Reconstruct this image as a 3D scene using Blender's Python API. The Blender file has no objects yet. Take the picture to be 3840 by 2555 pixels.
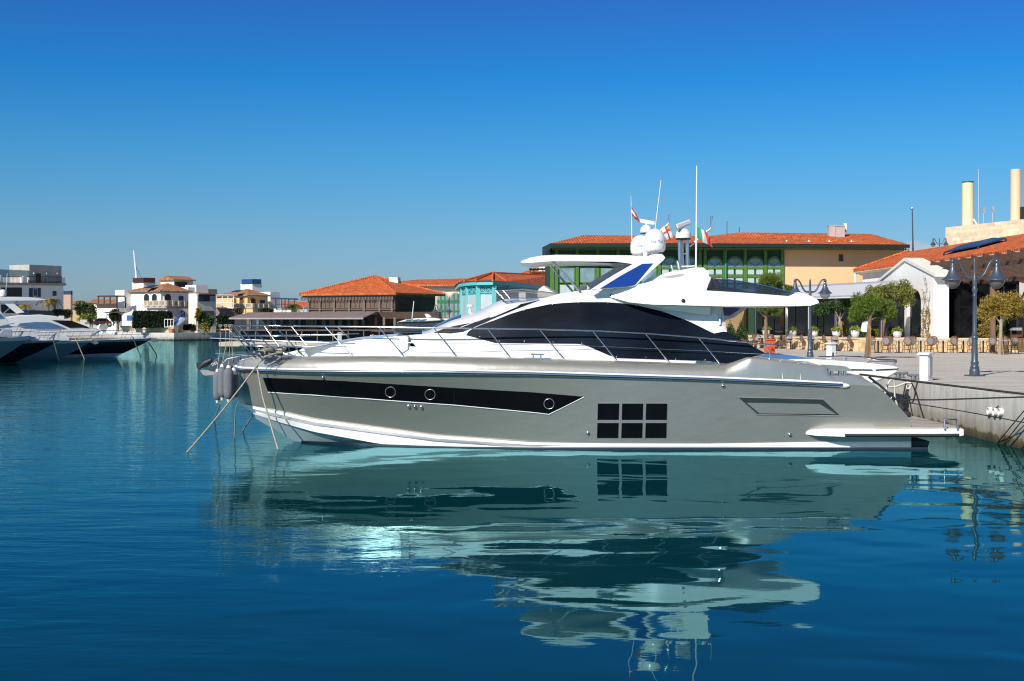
import bpy, bmesh, math, random
from mathutils import Vector, Matrix
random.seed(7)
R = math.radians
sc = bpy.context.scene
col = sc.collection

# ------------------------------------------------------------ camera, sky, sun, exposure
F = 4800.0; CX = 1920.0; HY = 1207.0; EYE = 3.3           # focal length, principal column, horizon row (photo pixels), eye height
cd = bpy.data.cameras.new('camera'); cam = bpy.data.objects.new('camera', cd); col.objects.link(cam)
cam.location = (0, 0, EYE); cam.rotation_euler = (R(90), 0, 0)
cd.sensor_width = 36; cd.lens = 45; cd.shift_y = -(1277.5-HY)/3840; cd.clip_end = 9000; cd.clip_start = .1
sc.camera = cam
SUN_EL, SUN_AZ = 35.0, 213.0          # azimuth of the sun, clockwise from +Y
sd = Vector((math.sin(R(SUN_AZ))*math.cos(R(SUN_EL)), math.cos(R(SUN_AZ))*math.cos(R(SUN_EL)), math.sin(R(SUN_EL))))
ld = bpy.data.lights.new('sun', 'SUN'); ld.energy = 4.7; ld.angle = R(.53); ld.color = (1, .94, .86)
sun = bpy.data.objects.new('sun', ld); col.objects.link(sun); sun.rotation_euler = sd.to_track_quat('Z', 'Y').to_euler()
W = bpy.data.worlds.new('World'); sc.world = W; W.use_nodes = True
nt = W.node_tree; nt.nodes.clear()
def nn(t, ty, **k):
    n = t.nodes.new(ty)
    for a, v in k.items(): setattr(n, a, v)
    return n
def ramp(t, stops, interp='LINEAR'):
    n = t.nodes.new('ShaderNodeValToRGB'); cr = n.color_ramp; cr.interpolation = interp
    while len(cr.elements) < len(stops): cr.elements.new(.5)
    for e, (p, c) in zip(cr.elements, stops):
        e.position = p; e.color = (c[0], c[1], c[2], 1)
    return n
wo = nn(nt, 'ShaderNodeOutputWorld'); bg = nn(nt, 'ShaderNodeBackground'); bg.inputs[1].default_value = .066
sky = nn(nt, 'ShaderNodeTexSky', sky_type='NISHITA', sun_disc=False, sun_elevation=R(SUN_EL), sun_rotation=R(SUN_AZ), air_density=1.0, dust_density=.4, ozone_density=2.5)
tc = nn(nt, 'ShaderNodeTexCoord'); sx = nn(nt, 'ShaderNodeSeparateXYZ'); nt.links.new(tc.outputs['Generated'], sx.inputs[0])
# colour balance of the air by height above the horizon
rp = ramp(nt, [(0, (.53, .70, 1.06)), (.043, (.46, .71, 1.07)), (.064, (.43, .73, 1.06)), (.126, (.24, .75, 1.16)), (.187, (.10, .66, 1.22)), (.25, (.15, .50, 1.14)), (.5, (.24, .44, .72)), (1, (.32, .46, .62))])
mr = nn(nt, 'ShaderNodeMapRange'); nt.links.new(sx.outputs['Z'], mr.inputs[0])
nt.links.new(mr.outputs[0], rp.inputs[0])
mul = nn(nt, 'ShaderNodeMix', data_type='RGBA', blend_type='MULTIPLY'); mul.inputs[0].default_value = 1
nt.links.new(sky.outputs[0], mul.inputs[6]); nt.links.new(rp.outputs[0], mul.inputs[7])
# one small cloud low over the quay on the right
cn = nn(nt, 'ShaderNodeTexNoise'); cn.inputs['Scale'].default_value = 60; cn.inputs['Detail'].default_value = 6
nt.links.new(tc.outputs['Generated'], cn.inputs['Vector'])
def math_n(t, op, a, b=None):
    n = nn(t, 'ShaderNodeMath', operation=op)
    for i, s in enumerate((a, b)):
        if s is None: continue
        if isinstance(s, (int, float)): n.inputs[i].default_value = s
        else: t.links.new(s, n.inputs[i])
    return n.outputs[0]
cdir = Vector(((3455-CX)/F, 1, (HY-975)/F)).normalized()
dx = math_n(nt, 'DIVIDE', math_n(nt, 'SUBTRACT', sx.outputs['X'], cdir.x), .030)
dz = math_n(nt, 'DIVIDE', math_n(nt, 'SUBTRACT', sx.outputs['Z'], cdir.z), .0155)
d2 = math_n(nt, 'ADD', math_n(nt, 'MULTIPLY', dx, dx), math_n(nt, 'MULTIPLY', dz, dz))
dy = math_n(nt, 'GREATER_THAN', sx.outputs['Y'], 0)
cm = nn(nt, 'ShaderNodeMapRange', interpolation_type='SMOOTHSTEP'); nt.links.new(math_n(nt, 'ADD', d2, math_n(nt, 'MULTIPLY', math_n(nt, 'SUBTRACT', cn.outputs[0], .5), 2.4)), cm.inputs[0])
cm.inputs[1].default_value = 1.05; cm.inputs[2].default_value = .55; cm.inputs[3].default_value = 0; cm.inputs[4].default_value = .62
cmix = nn(nt, 'ShaderNodeMix', data_type='RGBA'); nt.links.new(math_n(nt, 'MULTIPLY', cm.outputs[0], dy), cmix.inputs[0])
nt.links.new(mul.outputs[2], cmix.inputs[6]); cmix.inputs[7].default_value = (6.6, 6.7, 6.9, 1)
nt.links.new(cmix.outputs[2], bg.inputs[0]); nt.links.new(bg.outputs[0], wo.inputs[0])
sc.view_settings.view_transform = 'Standard'; sc.view_settings.look = 'None'; sc.view_settings.exposure = .38; sc.view_settings.gamma = 1
sc.render.engine = 'CYCLES'
cy = sc.cycles
cy.filter_width = 1.15; cy.use_denoising = True; cy.max_bounces = 8; cy.transparent_max_bounces = 12; cy.sample_clamp_indirect = 6
cy.caustics_refractive = False; cy.caustics_reflective = True; cy.blur_glossy = 1.0

# ------------------------------------------------------------ helpers
def P(px, py, Y):                      # the point at depth Y seen at photo pixel (px, py)
    return Vector(((px-CX)*Y/F, Y, EYE-(py-HY)*Y/F))
def PZ(px, py, z):                     # the point at height z seen at photo pixel (px, py)
    return P(px, py, (EYE-z)*F/(py-HY))
class Plane:
    def __init__(s, o, n): s.o = Vector(o); s.n = Vector(n).normalized()
    def hit(s, px, py):
        d = Vector(((px-CX)/F, 1, -(py-HY)/F)); e = Vector((0, 0, EYE))
        return e+d*((s.o-e).dot(s.n)/d.dot(s.n))
def lin(tab, x):
    if x <= tab[0][0]: return tab[0][1]
    for (a, b), (c, d) in zip(tab, tab[1:]):
        if x <= c: return b+(d-b)*(x-a)/(c-a)
    return tab[-1][1]
class MB:
    def __init__(s): s.v = []; s.f = []
    def add(s, vs, fs):
        o = len(s.v); s.v += [Vector(a) for a in vs]; s.f += [tuple(o+i for i in f) for f in fs]; return s
    def poly(s, pts): return s.add(pts, [range(len(pts))])
    def prism(s, pts, vec):
        n = len(pts); vec = Vector(vec); pts = [Vector(p) for p in pts]
        return s.add(pts+[p+vec for p in pts], [tuple(range(n)), tuple(range(2*n-1, n-1, -1))]+[(i, (i+1) % n, n+(i+1) % n, n+i) for i in range(n)])
    def box(s, c, d, rot=None):
        c = Vector(c); q = [Vector((x*d[0]/2, y*d[1]/2, z*d[2]/2)) for z in (-1, 1) for x, y in ((-1, -1), (1, -1), (1, 1), (-1, 1))]
        if rot is not None:
            m = Matrix.Rotation(rot, 3, 'Z') if isinstance(rot, (int, float)) else rot
            q = [m @ a for a in q]
        return s.add([c+a for a in q], [(3, 2, 1, 0), (4, 5, 6, 7), (0, 1, 5, 4), (1, 2, 6, 5), (2, 3, 7, 6), (3, 0, 4, 7)])
    def bar(s, a, b, w, h):                     # box beam from a to b
        a = Vector(a); b = Vector(b); d = b-a; L = d.length
        m = d.to_track_quat('X', 'Z').to_matrix()
        return s.box((a+b)/2, (L, w, h), m)
    def tube(s, pts, r, n=8, closed=False):
        pts = [Vector(p) for p in pts]; N = len(pts); rs = r if isinstance(r, (list, tuple)) else [r]*N
        vs = []; up = None
        for i, p in enumerate(pts):
            if closed: t = pts[(i+1) % N]-pts[i-1]
            else: t = pts[min(i+1, N-1)]-pts[max(i-1, 0)]
            t = t.normalized() if t.length > 1e-9 else Vector((0, 0, 1))
            if up is None:
                up = Vector((0, 0, 1)) if abs(t.z) < .9 else Vector((1, 0, 0))
            u = t.cross(up)
            if u.length < 1e-6: u = t.cross(Vector((0, 1, 0)))
            u.normalize(); w = u.cross(t).normalized(); up = w
            vs += [p+(u*math.cos(2*math.pi*k/n)+w*math.sin(2*math.pi*k/n))*rs[i] for k in range(n)]
        M_ = N if closed else N-1
        fs = [(i*n+k, i*n+(k+1) % n, ((i+1) % N)*n+(k+1) % n, ((i+1) % N)*n+k) for i in range(M_) for k in range(n)]
        if not closed: fs += [tuple(range(n-1, -1, -1)), tuple((N-1)*n+k for k in range(n))]
        return s.add(vs, fs)
    def lathe(s, prof, c, n=20, mat=None):
        c = Vector(c); vs = []
        for r, z in prof:
            for k in range(n):
                a = 2*math.pi*k/n; q = Vector((r*math.cos(a), r*math.sin(a), z)); vs.append(c+(mat @ q if mat else q))
        m = len(prof)
        fs = [(i*n+k, i*n+(k+1) % n, (i+1)*n+(k+1) % n, (i+1)*n+k) for i in range(m-1) for k in range(n)]
        fs += [tuple(range(n-1, -1, -1)), tuple((m-1)*n+k for k in range(n))]
        return s.add(vs, fs)
    def ball(s, c, r, n=14, m=9):
        r = r if isinstance(r, (list, tuple)) else (r, r, r); c = Vector(c); o = len(s.v)
        prof = [(math.sin(math.pi*i/m), -math.cos(math.pi*i/m)) for i in range(m+1)]
        prof[0] = (.01, -1); prof[-1] = (.01, 1)
        s.lathe(prof, (0, 0, 0), n)
        for i in range(o, len(s.v)): q = s.v[i]; s.v[i] = c+Vector((q.x*r[0], q.y*r[1], q.z*r[2]))
        return s
    def grid(s, rows):
        n = len(rows[0]); o = [p for r in rows for p in r]
        return s.add(o, [(i*n+k, i*n+k+1, (i+1)*n+k+1, (i+1)*n+k) for i in range(len(rows)-1) for k in range(n-1)])
    def slab(s, pl, pts, vec): return s.prism([pl.hit(*p) for p in pts], vec)
def auto_uv(me):
    uv = me.uv_layers.new(name='UVMap'); d = uv.data
    for p in me.polygons:
        n = p.normal
        u = Vector((0, 0, 1)).cross(n)
        u = Vector((1, 0, 0)) if u.length < .05 else u.normalized()
        w = n.cross(u)
        for li in p.loop_indices:
            co = me.vertices[me.loops[li].vertex_index].co; d[li].uv = (co.dot(u), co.dot(w))
ORG = {}
def mesh_of(name, mb, mat, org, smooth=None, bevel=0, recalc=True):
    me = bpy.data.meshes.new(name); me.from_pydata([v-org for v in mb.v], [], mb.f)
    bm = bmesh.new(); bm.from_mesh(me); bmesh.ops.remove_doubles(bm, verts=bm.verts, dist=1e-5)
    if recalc: bmesh.ops.recalc_face_normals(bm, faces=bm.faces)
    bm.to_mesh(me); bm.free(); auto_uv(me); me.materials.append(mat)
    if smooth is not None:
        me.polygons.foreach_set('use_smooth', [True]*len(me.polygons)); me.set_sharp_from_angle(angle=R(smooth))
    o = bpy.data.objects.new(name, me); col.objects.link(o)
    if bevel:
        b = o.modifiers.new('bevel', 'BEVEL'); b.width = bevel; b.segments = 3; b.limit_method = 'ANGLE'; b.angle_limit = R(38); b.harden_normals = True
        if smooth is None:
            me.polygons.foreach_set('use_smooth', [True]*len(me.polygons)); me.set_sharp_from_angle(angle=R(30))
    return o
def tag(o, label=None, cat=None, group=None, kind=None):
    for k, v in (('label', label), ('category', cat), ('group', group), ('kind', kind)):
        if v: o[k] = v
    return o
def thing(name, label, cat, loc=(0, 0, 0), rz=0, group=None, local=False):
    o = bpy.data.objects.new(name, None); col.objects.link(o); o.location = loc; o.rotation_euler = (0, 0, rz); o.empty_display_size = .3
    tag(o, label, cat, group, 'thing'); ORG[o.name] = Vector((0, 0, 0)) if local else Vector(loc); return o
def part(name, mb, mat, parent, label=None, smooth=None, bevel=0, kind=None, recalc=True):
    o = mesh_of(name, mb, mat, ORG[parent.name], smooth, bevel, recalc); o.parent = parent; ORG[o.name] = ORG[parent.name]
    return tag(o, label, kind=kind)
def solo(name, mb, mat, label, cat, group=None, smooth=None, bevel=0, kind=None, recalc=True):
    lo = Vector((sum(v.x for v in mb.v)/len(mb.v), sum(v.y for v in mb.v)/len(mb.v), min(v.z for v in mb.v)))
    o = mesh_of(name, mb, mat, lo, smooth, bevel, recalc); o.location = lo; ORG[o.name] = lo
    return tag(o, label, cat, group, kind)
KIDS = {}
def dup(root, loc, rz=None, label=None, sc_=None):
    def cp(o, parent):
        c = o.copy(); col.objects.link(c)
        if parent is not None: c.parent = parent
        for ch in [x for x in o.children]: cp(ch, c)
        return c
    r = cp(root, None); r.location = loc
    if rz is not None: r.rotation_euler = (0, 0, rz)
    if sc_: r.scale = sc_
    if label: r['label'] = label
    return r

# ------------------------------------------------------------ materials
def M(name, c, rough=.5, metal=0, var=.08, vs=2.0, bump=0, bs=20, spec=.5, coat=0, emit=0, stretch=None, alpha=1, croughness=.05):
    m = bpy.data.materials.new(name); m.use_nodes = True; t = m.node_tree; b = t.nodes['Principled BSDF']
    b.inputs['Roughness'].default_value = rough; b.inputs['Metallic'].default_value = metal; b.inputs['Specular IOR Level'].default_value = spec
    b.inputs['Coat Weight'].default_value = coat; b.inputs['Coat Roughness'].default_value = croughness
    tcn = nn(t, 'ShaderNodeTexCoord'); mp = nn(t, 'ShaderNodeMapping'); t.links.new(tcn.outputs['Object'], mp.inputs[0])
    if stretch: mp.inputs['Scale'].default_value = stretch
    n = nn(t, 'ShaderNodeTexNoise'); n.inputs['Scale'].default_value = vs; n.inputs['Detail'].default_value = 5; t.links.new(mp.outputs[0], n.inputs['Vector'])
    rp_ = ramp(t, [(.3, [max(0, x*(1-var)) for x in c]), (.7, [min(1, x*(1+var)) for x in c])]); t.links.new(n.outputs[0], rp_.inputs[0])
    t.links.new(rp_.outputs[0], b.inputs['Base Color'])
    if bump:
        n2 = nn(t, 'ShaderNodeTexNoise'); n2.inputs['Scale'].default_value = bs; n2.inputs['Detail'].default_value = 4; t.links.new(mp.outputs[0], n2.inputs['Vector'])
        bp = nn(t, 'ShaderNodeBump'); bp.inputs['Strength'].default_value = bump; bp.inputs['Distance'].default_value = .02
        t.links.new(n2.outputs[0], bp.inputs['Height']); t.links.new(bp.outputs[0], b.inputs['Normal'])
    if alpha < 1: b.inputs['Alpha'].default_value = alpha
    return m
def tint_glass(name, c, trans=.5, rough=.02):        # a tinted pane: part see-through, part mirror
    m = bpy.data.materials.new(name); m.use_nodes = True; t = m.node_tree; t.nodes.clear()
    o = nn(t, 'ShaderNodeOutputMaterial'); tr = nn(t, 'ShaderNodeBsdfTransparent'); gl = nn(t, 'ShaderNodeBsdfPrincipled')
    gl.inputs['Base Color'].default_value = (*[x*.3 for x in c], 1); gl.inputs['Roughness'].default_value = rough
    tcn = nn(t, 'ShaderNodeTexCoord'); n = nn(t, 'ShaderNodeTexNoise'); n.inputs['Scale'].default_value = 3; t.links.new(tcn.outputs['Object'], n.inputs['Vector'])
    rp_ = ramp(t, [(.3, [x*.9 for x in c]), (.7, c)]); t.links.new(n.outputs[0], rp_.inputs[0]); t.links.new(rp_.outputs[0], tr.inputs[0])
    mx = nn(t, 'ShaderNodeMixShader'); mx.inputs[0].default_value = 1-trans; t.links.new(tr.outputs[0], mx.inputs[1]); t.links.new(gl.outputs[0], mx.inputs[2]); t.links.new(mx.outputs[0], o.inputs[0])
    return m
def tiles(name, c, w=.28, h=.36, var=.25):           # clay roof tiles: rolls down the slope, courses across it
    m = bpy.data.materials.new(name); m.use_nodes = True; t = m.node_tree; b = t.nodes['Principled BSDF']; b.inputs['Roughness'].default_value = .75
    tcn = nn(t, 'ShaderNodeTexCoord'); br = nn(t, 'ShaderNodeTexBrick'); t.links.new(tcn.outputs['UV'], br.inputs['Vector'])
    br.inputs['Scale'].default_value = 1; br.inputs['Brick Width'].default_value = w; br.inputs['Row Height'].default_value = h; br.inputs['Mortar Size'].default_value = .025
    br.offset = 0; br.inputs['Mortar Smooth'].default_value = .6
    br.inputs['Color1'].default_value = (*[x*(1-var) for x in c], 1); br.inputs['Color2'].default_value = (*[min(1, x*(1+var)) for x in c], 1); br.inputs['Mortar'].default_value = (*[x*.35 for x in c], 1)
    n = nn(t, 'ShaderNodeTexNoise'); n.inputs['Scale'].default_value = 1.2; n.inputs['Detail'].default_value = 6; t.links.new(tcn.outputs['Object'], n.inputs['Vector'])
    rp_ = ramp(t, [(.3, (.78, .76, .74)), (.7, (1.08, 1.05, 1.0))]); t.links.new(n.outputs[0], rp_.inputs[0])
    mx = nn(t, 'ShaderNodeMix', data_type='RGBA', blend_type='MULTIPLY'); mx.inputs[0].default_value = 1; t.links.new(br.outputs[0], mx.inputs[6]); t.links.new(rp_.outputs[0], mx.inputs[7]); t.links.new(mx.outputs[2], b.inputs['Base Color'])
    wv = nn(t, 'ShaderNodeTexWave', bands_direction='X'); wv.inputs['Scale'].default_value = 2*math.pi/(20*w); t.links.new(tcn.outputs['UV'], wv.inputs['Vector'])
    bp = nn(t, 'ShaderNodeBump'); bp.inputs['Strength'].default_value = .8; bp.inputs['Distance'].default_value = .06; t.links.new(wv.outputs[1], bp.inputs['Height']); t.links.new(bp.outputs[0], b.inputs['Normal'])
    return m
def bricks(name, c, w=.5, h=.25, var=.15, mortar=.02, mc=.6, rough=.85):
    m = bpy.data.materials.new(name); m.use_nodes = True; t = m.node_tree; b = t.nodes['Principled BSDF']; b.inputs['Roughness'].default_value = rough
    tcn = nn(t, 'ShaderNodeTexCoord'); br = nn(t, 'ShaderNodeTexBrick'); t.links.new(tcn.outputs['UV'], br.inputs['Vector'])
    br.inputs['Scale'].default_value = 1; br.inputs['Brick Width'].default_value = w; br.inputs['Row Height'].default_value = h; br.inputs['Mortar Size'].default_value = mortar
    br.inputs['Color1'].default_value = (*[x*(1-var) for x in c], 1); br.inputs['Color2'].default_value = (*[min(1, x*(1+var)) for x in c], 1); br.inputs['Mortar'].default_value = (*[x*mc for x in c], 1)
    n = nn(t, 'ShaderNodeTexNoise'); n.inputs['Scale'].default_value = 2; n.inputs['Detail'].default_value = 6; t.links.new(tcn.outputs['Object'], n.inputs['Vector'])
    rp_ = ramp(t, [(.3, (.82, .81, .8)), (.7, (1.08, 1.08, 1.06))]); t.links.new(n.outputs[0], rp_.inputs[0])
    mx = nn(t, 'ShaderNodeMix', data_type='RGBA', blend_type='MULTIPLY'); mx.inputs[0].default_value = 1; t.links.new(br.outputs[0], mx.inputs[6]); t.links.new(rp_.outputs[0], mx.inputs[7]); t.links.new(mx.outputs[2], b.inputs['Base Color'])
    bp = nn(t, 'ShaderNodeBump'); bp.inputs['Strength'].default_value = .4; bp.inputs['Distance'].default_value = .02; t.links.new(n.outputs[0], bp.inputs['Height']); t.links.new(bp.outputs[0], b.inputs['Normal'])
    return m
gel = M('white_gelcoat', (.72, .72, .705), .18, var=.02, coat=.3)
silver = M('silver_paint', (.50, .49, .43), .35, .75, var=.04, vs=.6, coat=.3, bump=.42, bs=3.2, stretch=(.8, 1, 1.3))
blackglass = M('black_glass', (.004, .004, .005), .04, var=.2)
canvas = M('navy_canvas', (.005, .009, .017), .35, var=.6, vs=.8, bump=1.0, bs=1.3, stretch=(.5, 1, 1.6), spec=.08)
chrome = M('stainless_steel', (.66, .66, .66), .24, 1, var=.04)
dchrome = M('dark_steel', (.10, .11, .12), .3, .8)
navy = M('antifouling', (.012, .022, .035), .5, var=.2)
bluepanel = M('royal_blue_panel', (.012, .045, .23), .12, var=.04)
rubber = M('black_rubber', (.012, .012, .014), .6)
greycloth = M('grey_fleece', (.135, .14, .16), .95, var=.12, vs=9, bump=.5, bs=60)
ropem = M('rope', (.33, .30, .25), .9, var=.35, vs=30, bump=.8, bs=60)
ropeblack = M('black_rope', (.012, .012, .013), .85, var=.3, vs=20)
teak = M('weathered_teak', (.36, .32, .27), .8, var=.15, vs=4, stretch=(.4, 6, 1))
white = M('white_render', (.80, .78, .75), .9, var=.04, vs=.6, bump=.15, bs=8)
whitewarm = M('cream_render', (.74, .66, .54), .9, var=.05, vs=.6, bump=.15, bs=8)
conc = M('concrete', (.40, .385, .35), .9, var=.16, vs=.7, bump=.4, bs=6)
redtile = tiles('red_clay_tiles', (.60, .135, .03), var=.32)
browntile = tiles('brown_clay_tiles', (.40, .20, .095), var=.35)
darkglass = M('window_glass', (.012, .016, .022), .06, var=.4, vs=.6)
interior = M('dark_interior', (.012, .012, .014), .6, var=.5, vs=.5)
blueshut = M('blue_shutter', (.03, .09, .30), .6)
darkblue = M('dark_blue_wood', (.012, .03, .09), .6)
brownwood = M('brown_wood', (.055, .028, .016), .7, var=.25, vs=3)
blacksteel = M('black_metal', (.012, .012, .013), .5)
stonecream = bricks('cream_limestone', (.52, .43, .31), .7, .3, .12)
print('p1 ok')
# ------------------------------------------------------------ setting: water, quays, ground
def water_mat():
    m = bpy.data.materials.new('harbour_water'); m.use_nodes = True; t = m.node_tree; t.nodes.clear()
    mo = nn(t, 'ShaderNodeOutputMaterial'); body = nn(t, 'ShaderNodeBsdfDiffuse'); body.inputs[0].default_value = (.001, .034, .044, 1)
    gls = nn(t, 'ShaderNodeBsdfGlossy'); gls.inputs[0].default_value = (.38, .77, .83, 1); gls.inputs['Roughness'].default_value = .012
    fr = nn(t, 'ShaderNodeFresnel'); fr.inputs[0].default_value = 1.33; mxs = nn(t, 'ShaderNodeMixShader')
    t.links.new(fr.outputs[0], mxs.inputs[0]); t.links.new(body.outputs[0], mxs.inputs[1]); t.links.new(gls.outputs[0], mxs.inputs[2]); t.links.new(mxs.outputs[0], mo.inputs[0])
    tcn = nn(t, 'ShaderNodeTexCoord'); sp = nn(t, 'ShaderNodeSeparateXYZ'); t.links.new(tcn.outputs['Object'], sp.inputs[0])
    def noise(scale, sx_, sy_, det, dist=0, rot=0):
        mp = nn(t, 'ShaderNodeMapping'); mp.inputs['Scale'].default_value = (sx_, sy_, 1); mp.inputs['Rotation'].default_value = (0, 0, rot); t.links.new(tcn.outputs['Object'], mp.inputs[0])
        n = nn(t, 'ShaderNodeTexNoise'); n.inputs['Scale'].default_value = scale; n.inputs['Detail'].default_value = det; n.inputs['Distortion'].default_value = dist
        t.links.new(mp.outputs[0], n.inputs['Vector']); return n.outputs[0]
    # the open basin is ruffled by the breeze, the water beside the yacht lies in its lee
    def mr(src, a, b_, c, d):
        n = nn(t, 'ShaderNodeMapRange', interpolation_type='SMOOTHSTEP'); t.links.new(src, n.inputs[0])
        for i, v in enumerate((a, b_, c, d)): n.inputs[i+1].default_value = v
        return n.outputs[0]
    big = noise(.18, .6, 1, 2)
    wob = math_n(t, 'ADD', sp.outputs['X'], math_n(t, 'MULTIPLY', math_n(t, 'SUBTRACT', big, .5), 10))
    lee = mr(wob, -9.5, -1, 1.1, .05)
    farr = mr(sp.outputs['Y'], 13, 32, .12, 1.0)
    calm = math_n(t, 'MULTIPLY', lee, farr)
    h1 = math_n(t, 'ADD', math_n(t, 'MULTIPLY', noise(1.0, .7, 1.0, 0, .6), .0115), math_n(t, 'MULTIPLY', noise(.4, .8, 1.0, 0, .2), .012))                # long smooth swell
    h2 = math_n(t, 'MULTIPLY', math_n(t, 'MULTIPLY', noise(2.6, .35, 1.3, 3, .4, .06), .085), calm)
    h3 = math_n(t, 'MULTIPLY', math_n(t, 'MULTIPLY', noise(9, .4, 1.2, 2, .2, -.05), .030), calm)
    h4 = math_n(t, 'MULTIPLY', math_n(t, 'MULTIPLY', noise(.75, .4, 1.3, 2, .6, .1), .075), math_n(t, 'MULTIPLY', calm, calm))
    h = math_n(t, 'ADD', math_n(t, 'ADD', h1, h4), math_n(t, 'ADD', h2, h3))
    bp = nn(t, 'ShaderNodeBump'); bp.inputs['Strength'].default_value = 1; bp.inputs['Distance'].default_value = 1
    t.links.new(h, bp.inputs['Height'])
    for s_ in (gls, fr): t.links.new(bp.outputs[0], s_.inputs['Normal'])
    return m
watm = water_mat()
mb = MB(); mb.poly([(-1500, -60, 0), (1500, -60, 0), (1500, 2600, 0), (-1500, 2600, 0)])
solo('water', mb, watm, 'calm blue green harbour water', 'water', kind='structure')
def paving_mat():
    m = bpy.data.materials.new('paving'); m.use_nodes = True; t = m.node_tree; b = t.nodes['Principled BSDF']; b.inputs['Roughness'].default_value = .8
    tcn = nn(t, 'ShaderNodeTexCoord')
    br = nn(t, 'ShaderNodeTexBrick'); t.links.new(tcn.outputs['Object'], br.inputs['Vector']); br.inputs['Scale'].default_value = 1
    br.inputs['Brick Width'].default_value = .9; br.inputs['Row Height'].default_value = .45; br.inputs['Mortar Size'].default_value = .015
    br.inputs['Color1'].default_value = (.46, .43, .38, 1); br.inputs['Color2'].default_value = (.53, .495, .44, 1); br.inputs['Mortar'].default_value = (.34, .315, .28, 1)
    mp = nn(t, 'ShaderNodeMapping'); mp.inputs['Scale'].default_value = (.25, 1, 1); t.links.new(tcn.outputs['Object'], mp.inputs[0])
    n = nn(t, 'ShaderNodeTexNoise'); n.inputs['Scale'].default_value = .8; n.inputs['Detail'].default_value = 7; t.links.new(mp.outputs[0], n.inputs['Vector'])
    rp_ = ramp(t, [(.3, (.80, .80, .80)), (.7, (1.1, 1.09, 1.07))]); t.links.new(n.outputs[0], rp_.inputs[0])
    mx = nn(t, 'ShaderNodeMix', data_type='RGBA', blend_type='MULTIPLY'); mx.inputs[0].default_value = 1; t.links.new(br.outputs[0], mx.inputs[6]); t.links.new(rp_.outputs[0], mx.inputs[7]); t.links.new(mx.outputs[2], b.inputs['Base Color'])
    return m
paving = paving_mat()
QZ = 1.33; QX = 13.2
def quaywall_mat():                                   # pale concrete, grey water stains, green weed at the waterline
    m = bpy.data.materials.new('quay_concrete'); m.use_nodes = True; t = m.node_tree; b = t.nodes['Principled BSDF']; b.inputs['Roughness'].default_value = .85
    g = nn(t, 'ShaderNodeNewGeometry'); sp = nn(t, 'ShaderNodeSeparateXYZ'); t.links.new(g.outputs['Position'], sp.inputs[0])
    n = nn(t, 'ShaderNodeTexNoise'); n.inputs['Scale'].default_value = 2.2; n.inputs['Detail'].default_value = 8; t.links.new(g.outputs['Position'], n.inputs['Vector'])
    mp = nn(t, 'ShaderNodeMapping'); mp.inputs['Scale'].default_value = (3, 3, .35); t.links.new(g.outputs['Position'], mp.inputs[0])
    n2 = nn(t, 'ShaderNodeTexNoise'); n2.inputs['Scale'].default_value = 1.5; n2.inputs['Detail'].default_value = 6; t.links.new(mp.outputs[0], n2.inputs['Vector'])
    z = math_n(t, 'ADD', sp.outputs['Z'], math_n(t, 'MULTIPLY', math_n(t, 'SUBTRACT', n.outputs[0], .5), .5))
    rz = ramp(t, [(.0, (.03, .028, .012)), (.12, (.10, .075, .03)), (.17, (.28, .25, .20)), (.30, (.34, .32, .28)), (.44, (.46, .445, .40)), (1, (.60, .58, .53))])
    t.links.new(math_n(t, 'DIVIDE', z, 1.5), rz.inputs[0])
    rp_ = ramp(t, [(.3, (.74, .74, .74)), (.55, (1, 1, 1)), (.8, (1.12, 1.12, 1.1))]); t.links.new(n2.outputs[0], rp_.inputs[0])
    mx = nn(t, 'ShaderNodeMix', data_type='RGBA', blend_type='MULTIPLY'); mx.inputs[0].default_value = 1; t.links.new(rz.outputs[0], mx.inputs[6]); t.links.new(rp_.outputs[0], mx.inputs[7]); t.links.new(mx.outputs[2], b.inputs['Base Color'])
    bp = nn(t, 'ShaderNodeBump'); bp.inputs['Strength'].default_value = .6; bp.inputs['Distance'].default_value = .03; t.links.new(n.outputs[0], bp.inputs['Height']); t.links.new(bp.outputs[0], b.inputs['Normal'])
    return m
quaym = quaywall_mat()
LAND = [(13.2, -40), (13.2, 118), (-3, 118), (-3, 166), (-33.9, 166), (-36, 254.5), (-59.7, 226), (-75, 238.7), (-600, 240), (-600, 1500), (1200, 1500), (1200, -40)]
mb = MB(); mb.prism([(x, y, QZ-.004) for x, y in LAND], (0, 0, -4))
solo('quay', mb, quaym, 'pale concrete harbour quay with a weedy waterline', 'quay', kind='structure')
mb = MB(); mb.poly([(13.55, -40, QZ), (13.55, 118.4, QZ), (-2.6, 118.4, QZ), (-2.6, 166.3, QZ), (-33.6, 166.3, QZ), (-35.6, 255.6, QZ), (-59.7, 226.5, QZ), (-75, 239.1, QZ), (-600, 240.4, QZ), (-600, 1500, QZ), (1200, 1500, QZ), (1200, -40, QZ)])
solo('promenade', mb, paving, 'sunlit beige paved promenade behind the quay edge', 'promenade', kind='structure')

mb = MB(); mb.prism([(-33.9, 148, .45), (-3.2, 148, .45), (-3.2, 165.9, .45), (-33.9, 165.9, .45)], (0, 0, .5))
solo('dock', mb, M('pale_dock_boards', (.46, .40, .31), .85, var=.12, vs=1.5), 'low pale dock deck in front of the waterside restaurant', 'dock', kind='structure')
mb = MB()
for x in range(-33, -3, 5): mb.box((x, 149.5, -.3), (.4, .4, 1.5)); mb.box((x, 160, -.3), (.4, .4, 1.5))
solo('dock_piles', mb, rubber, 'dark piles carrying the low dock in front of the restaurant', 'piles', kind='structure')
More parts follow.
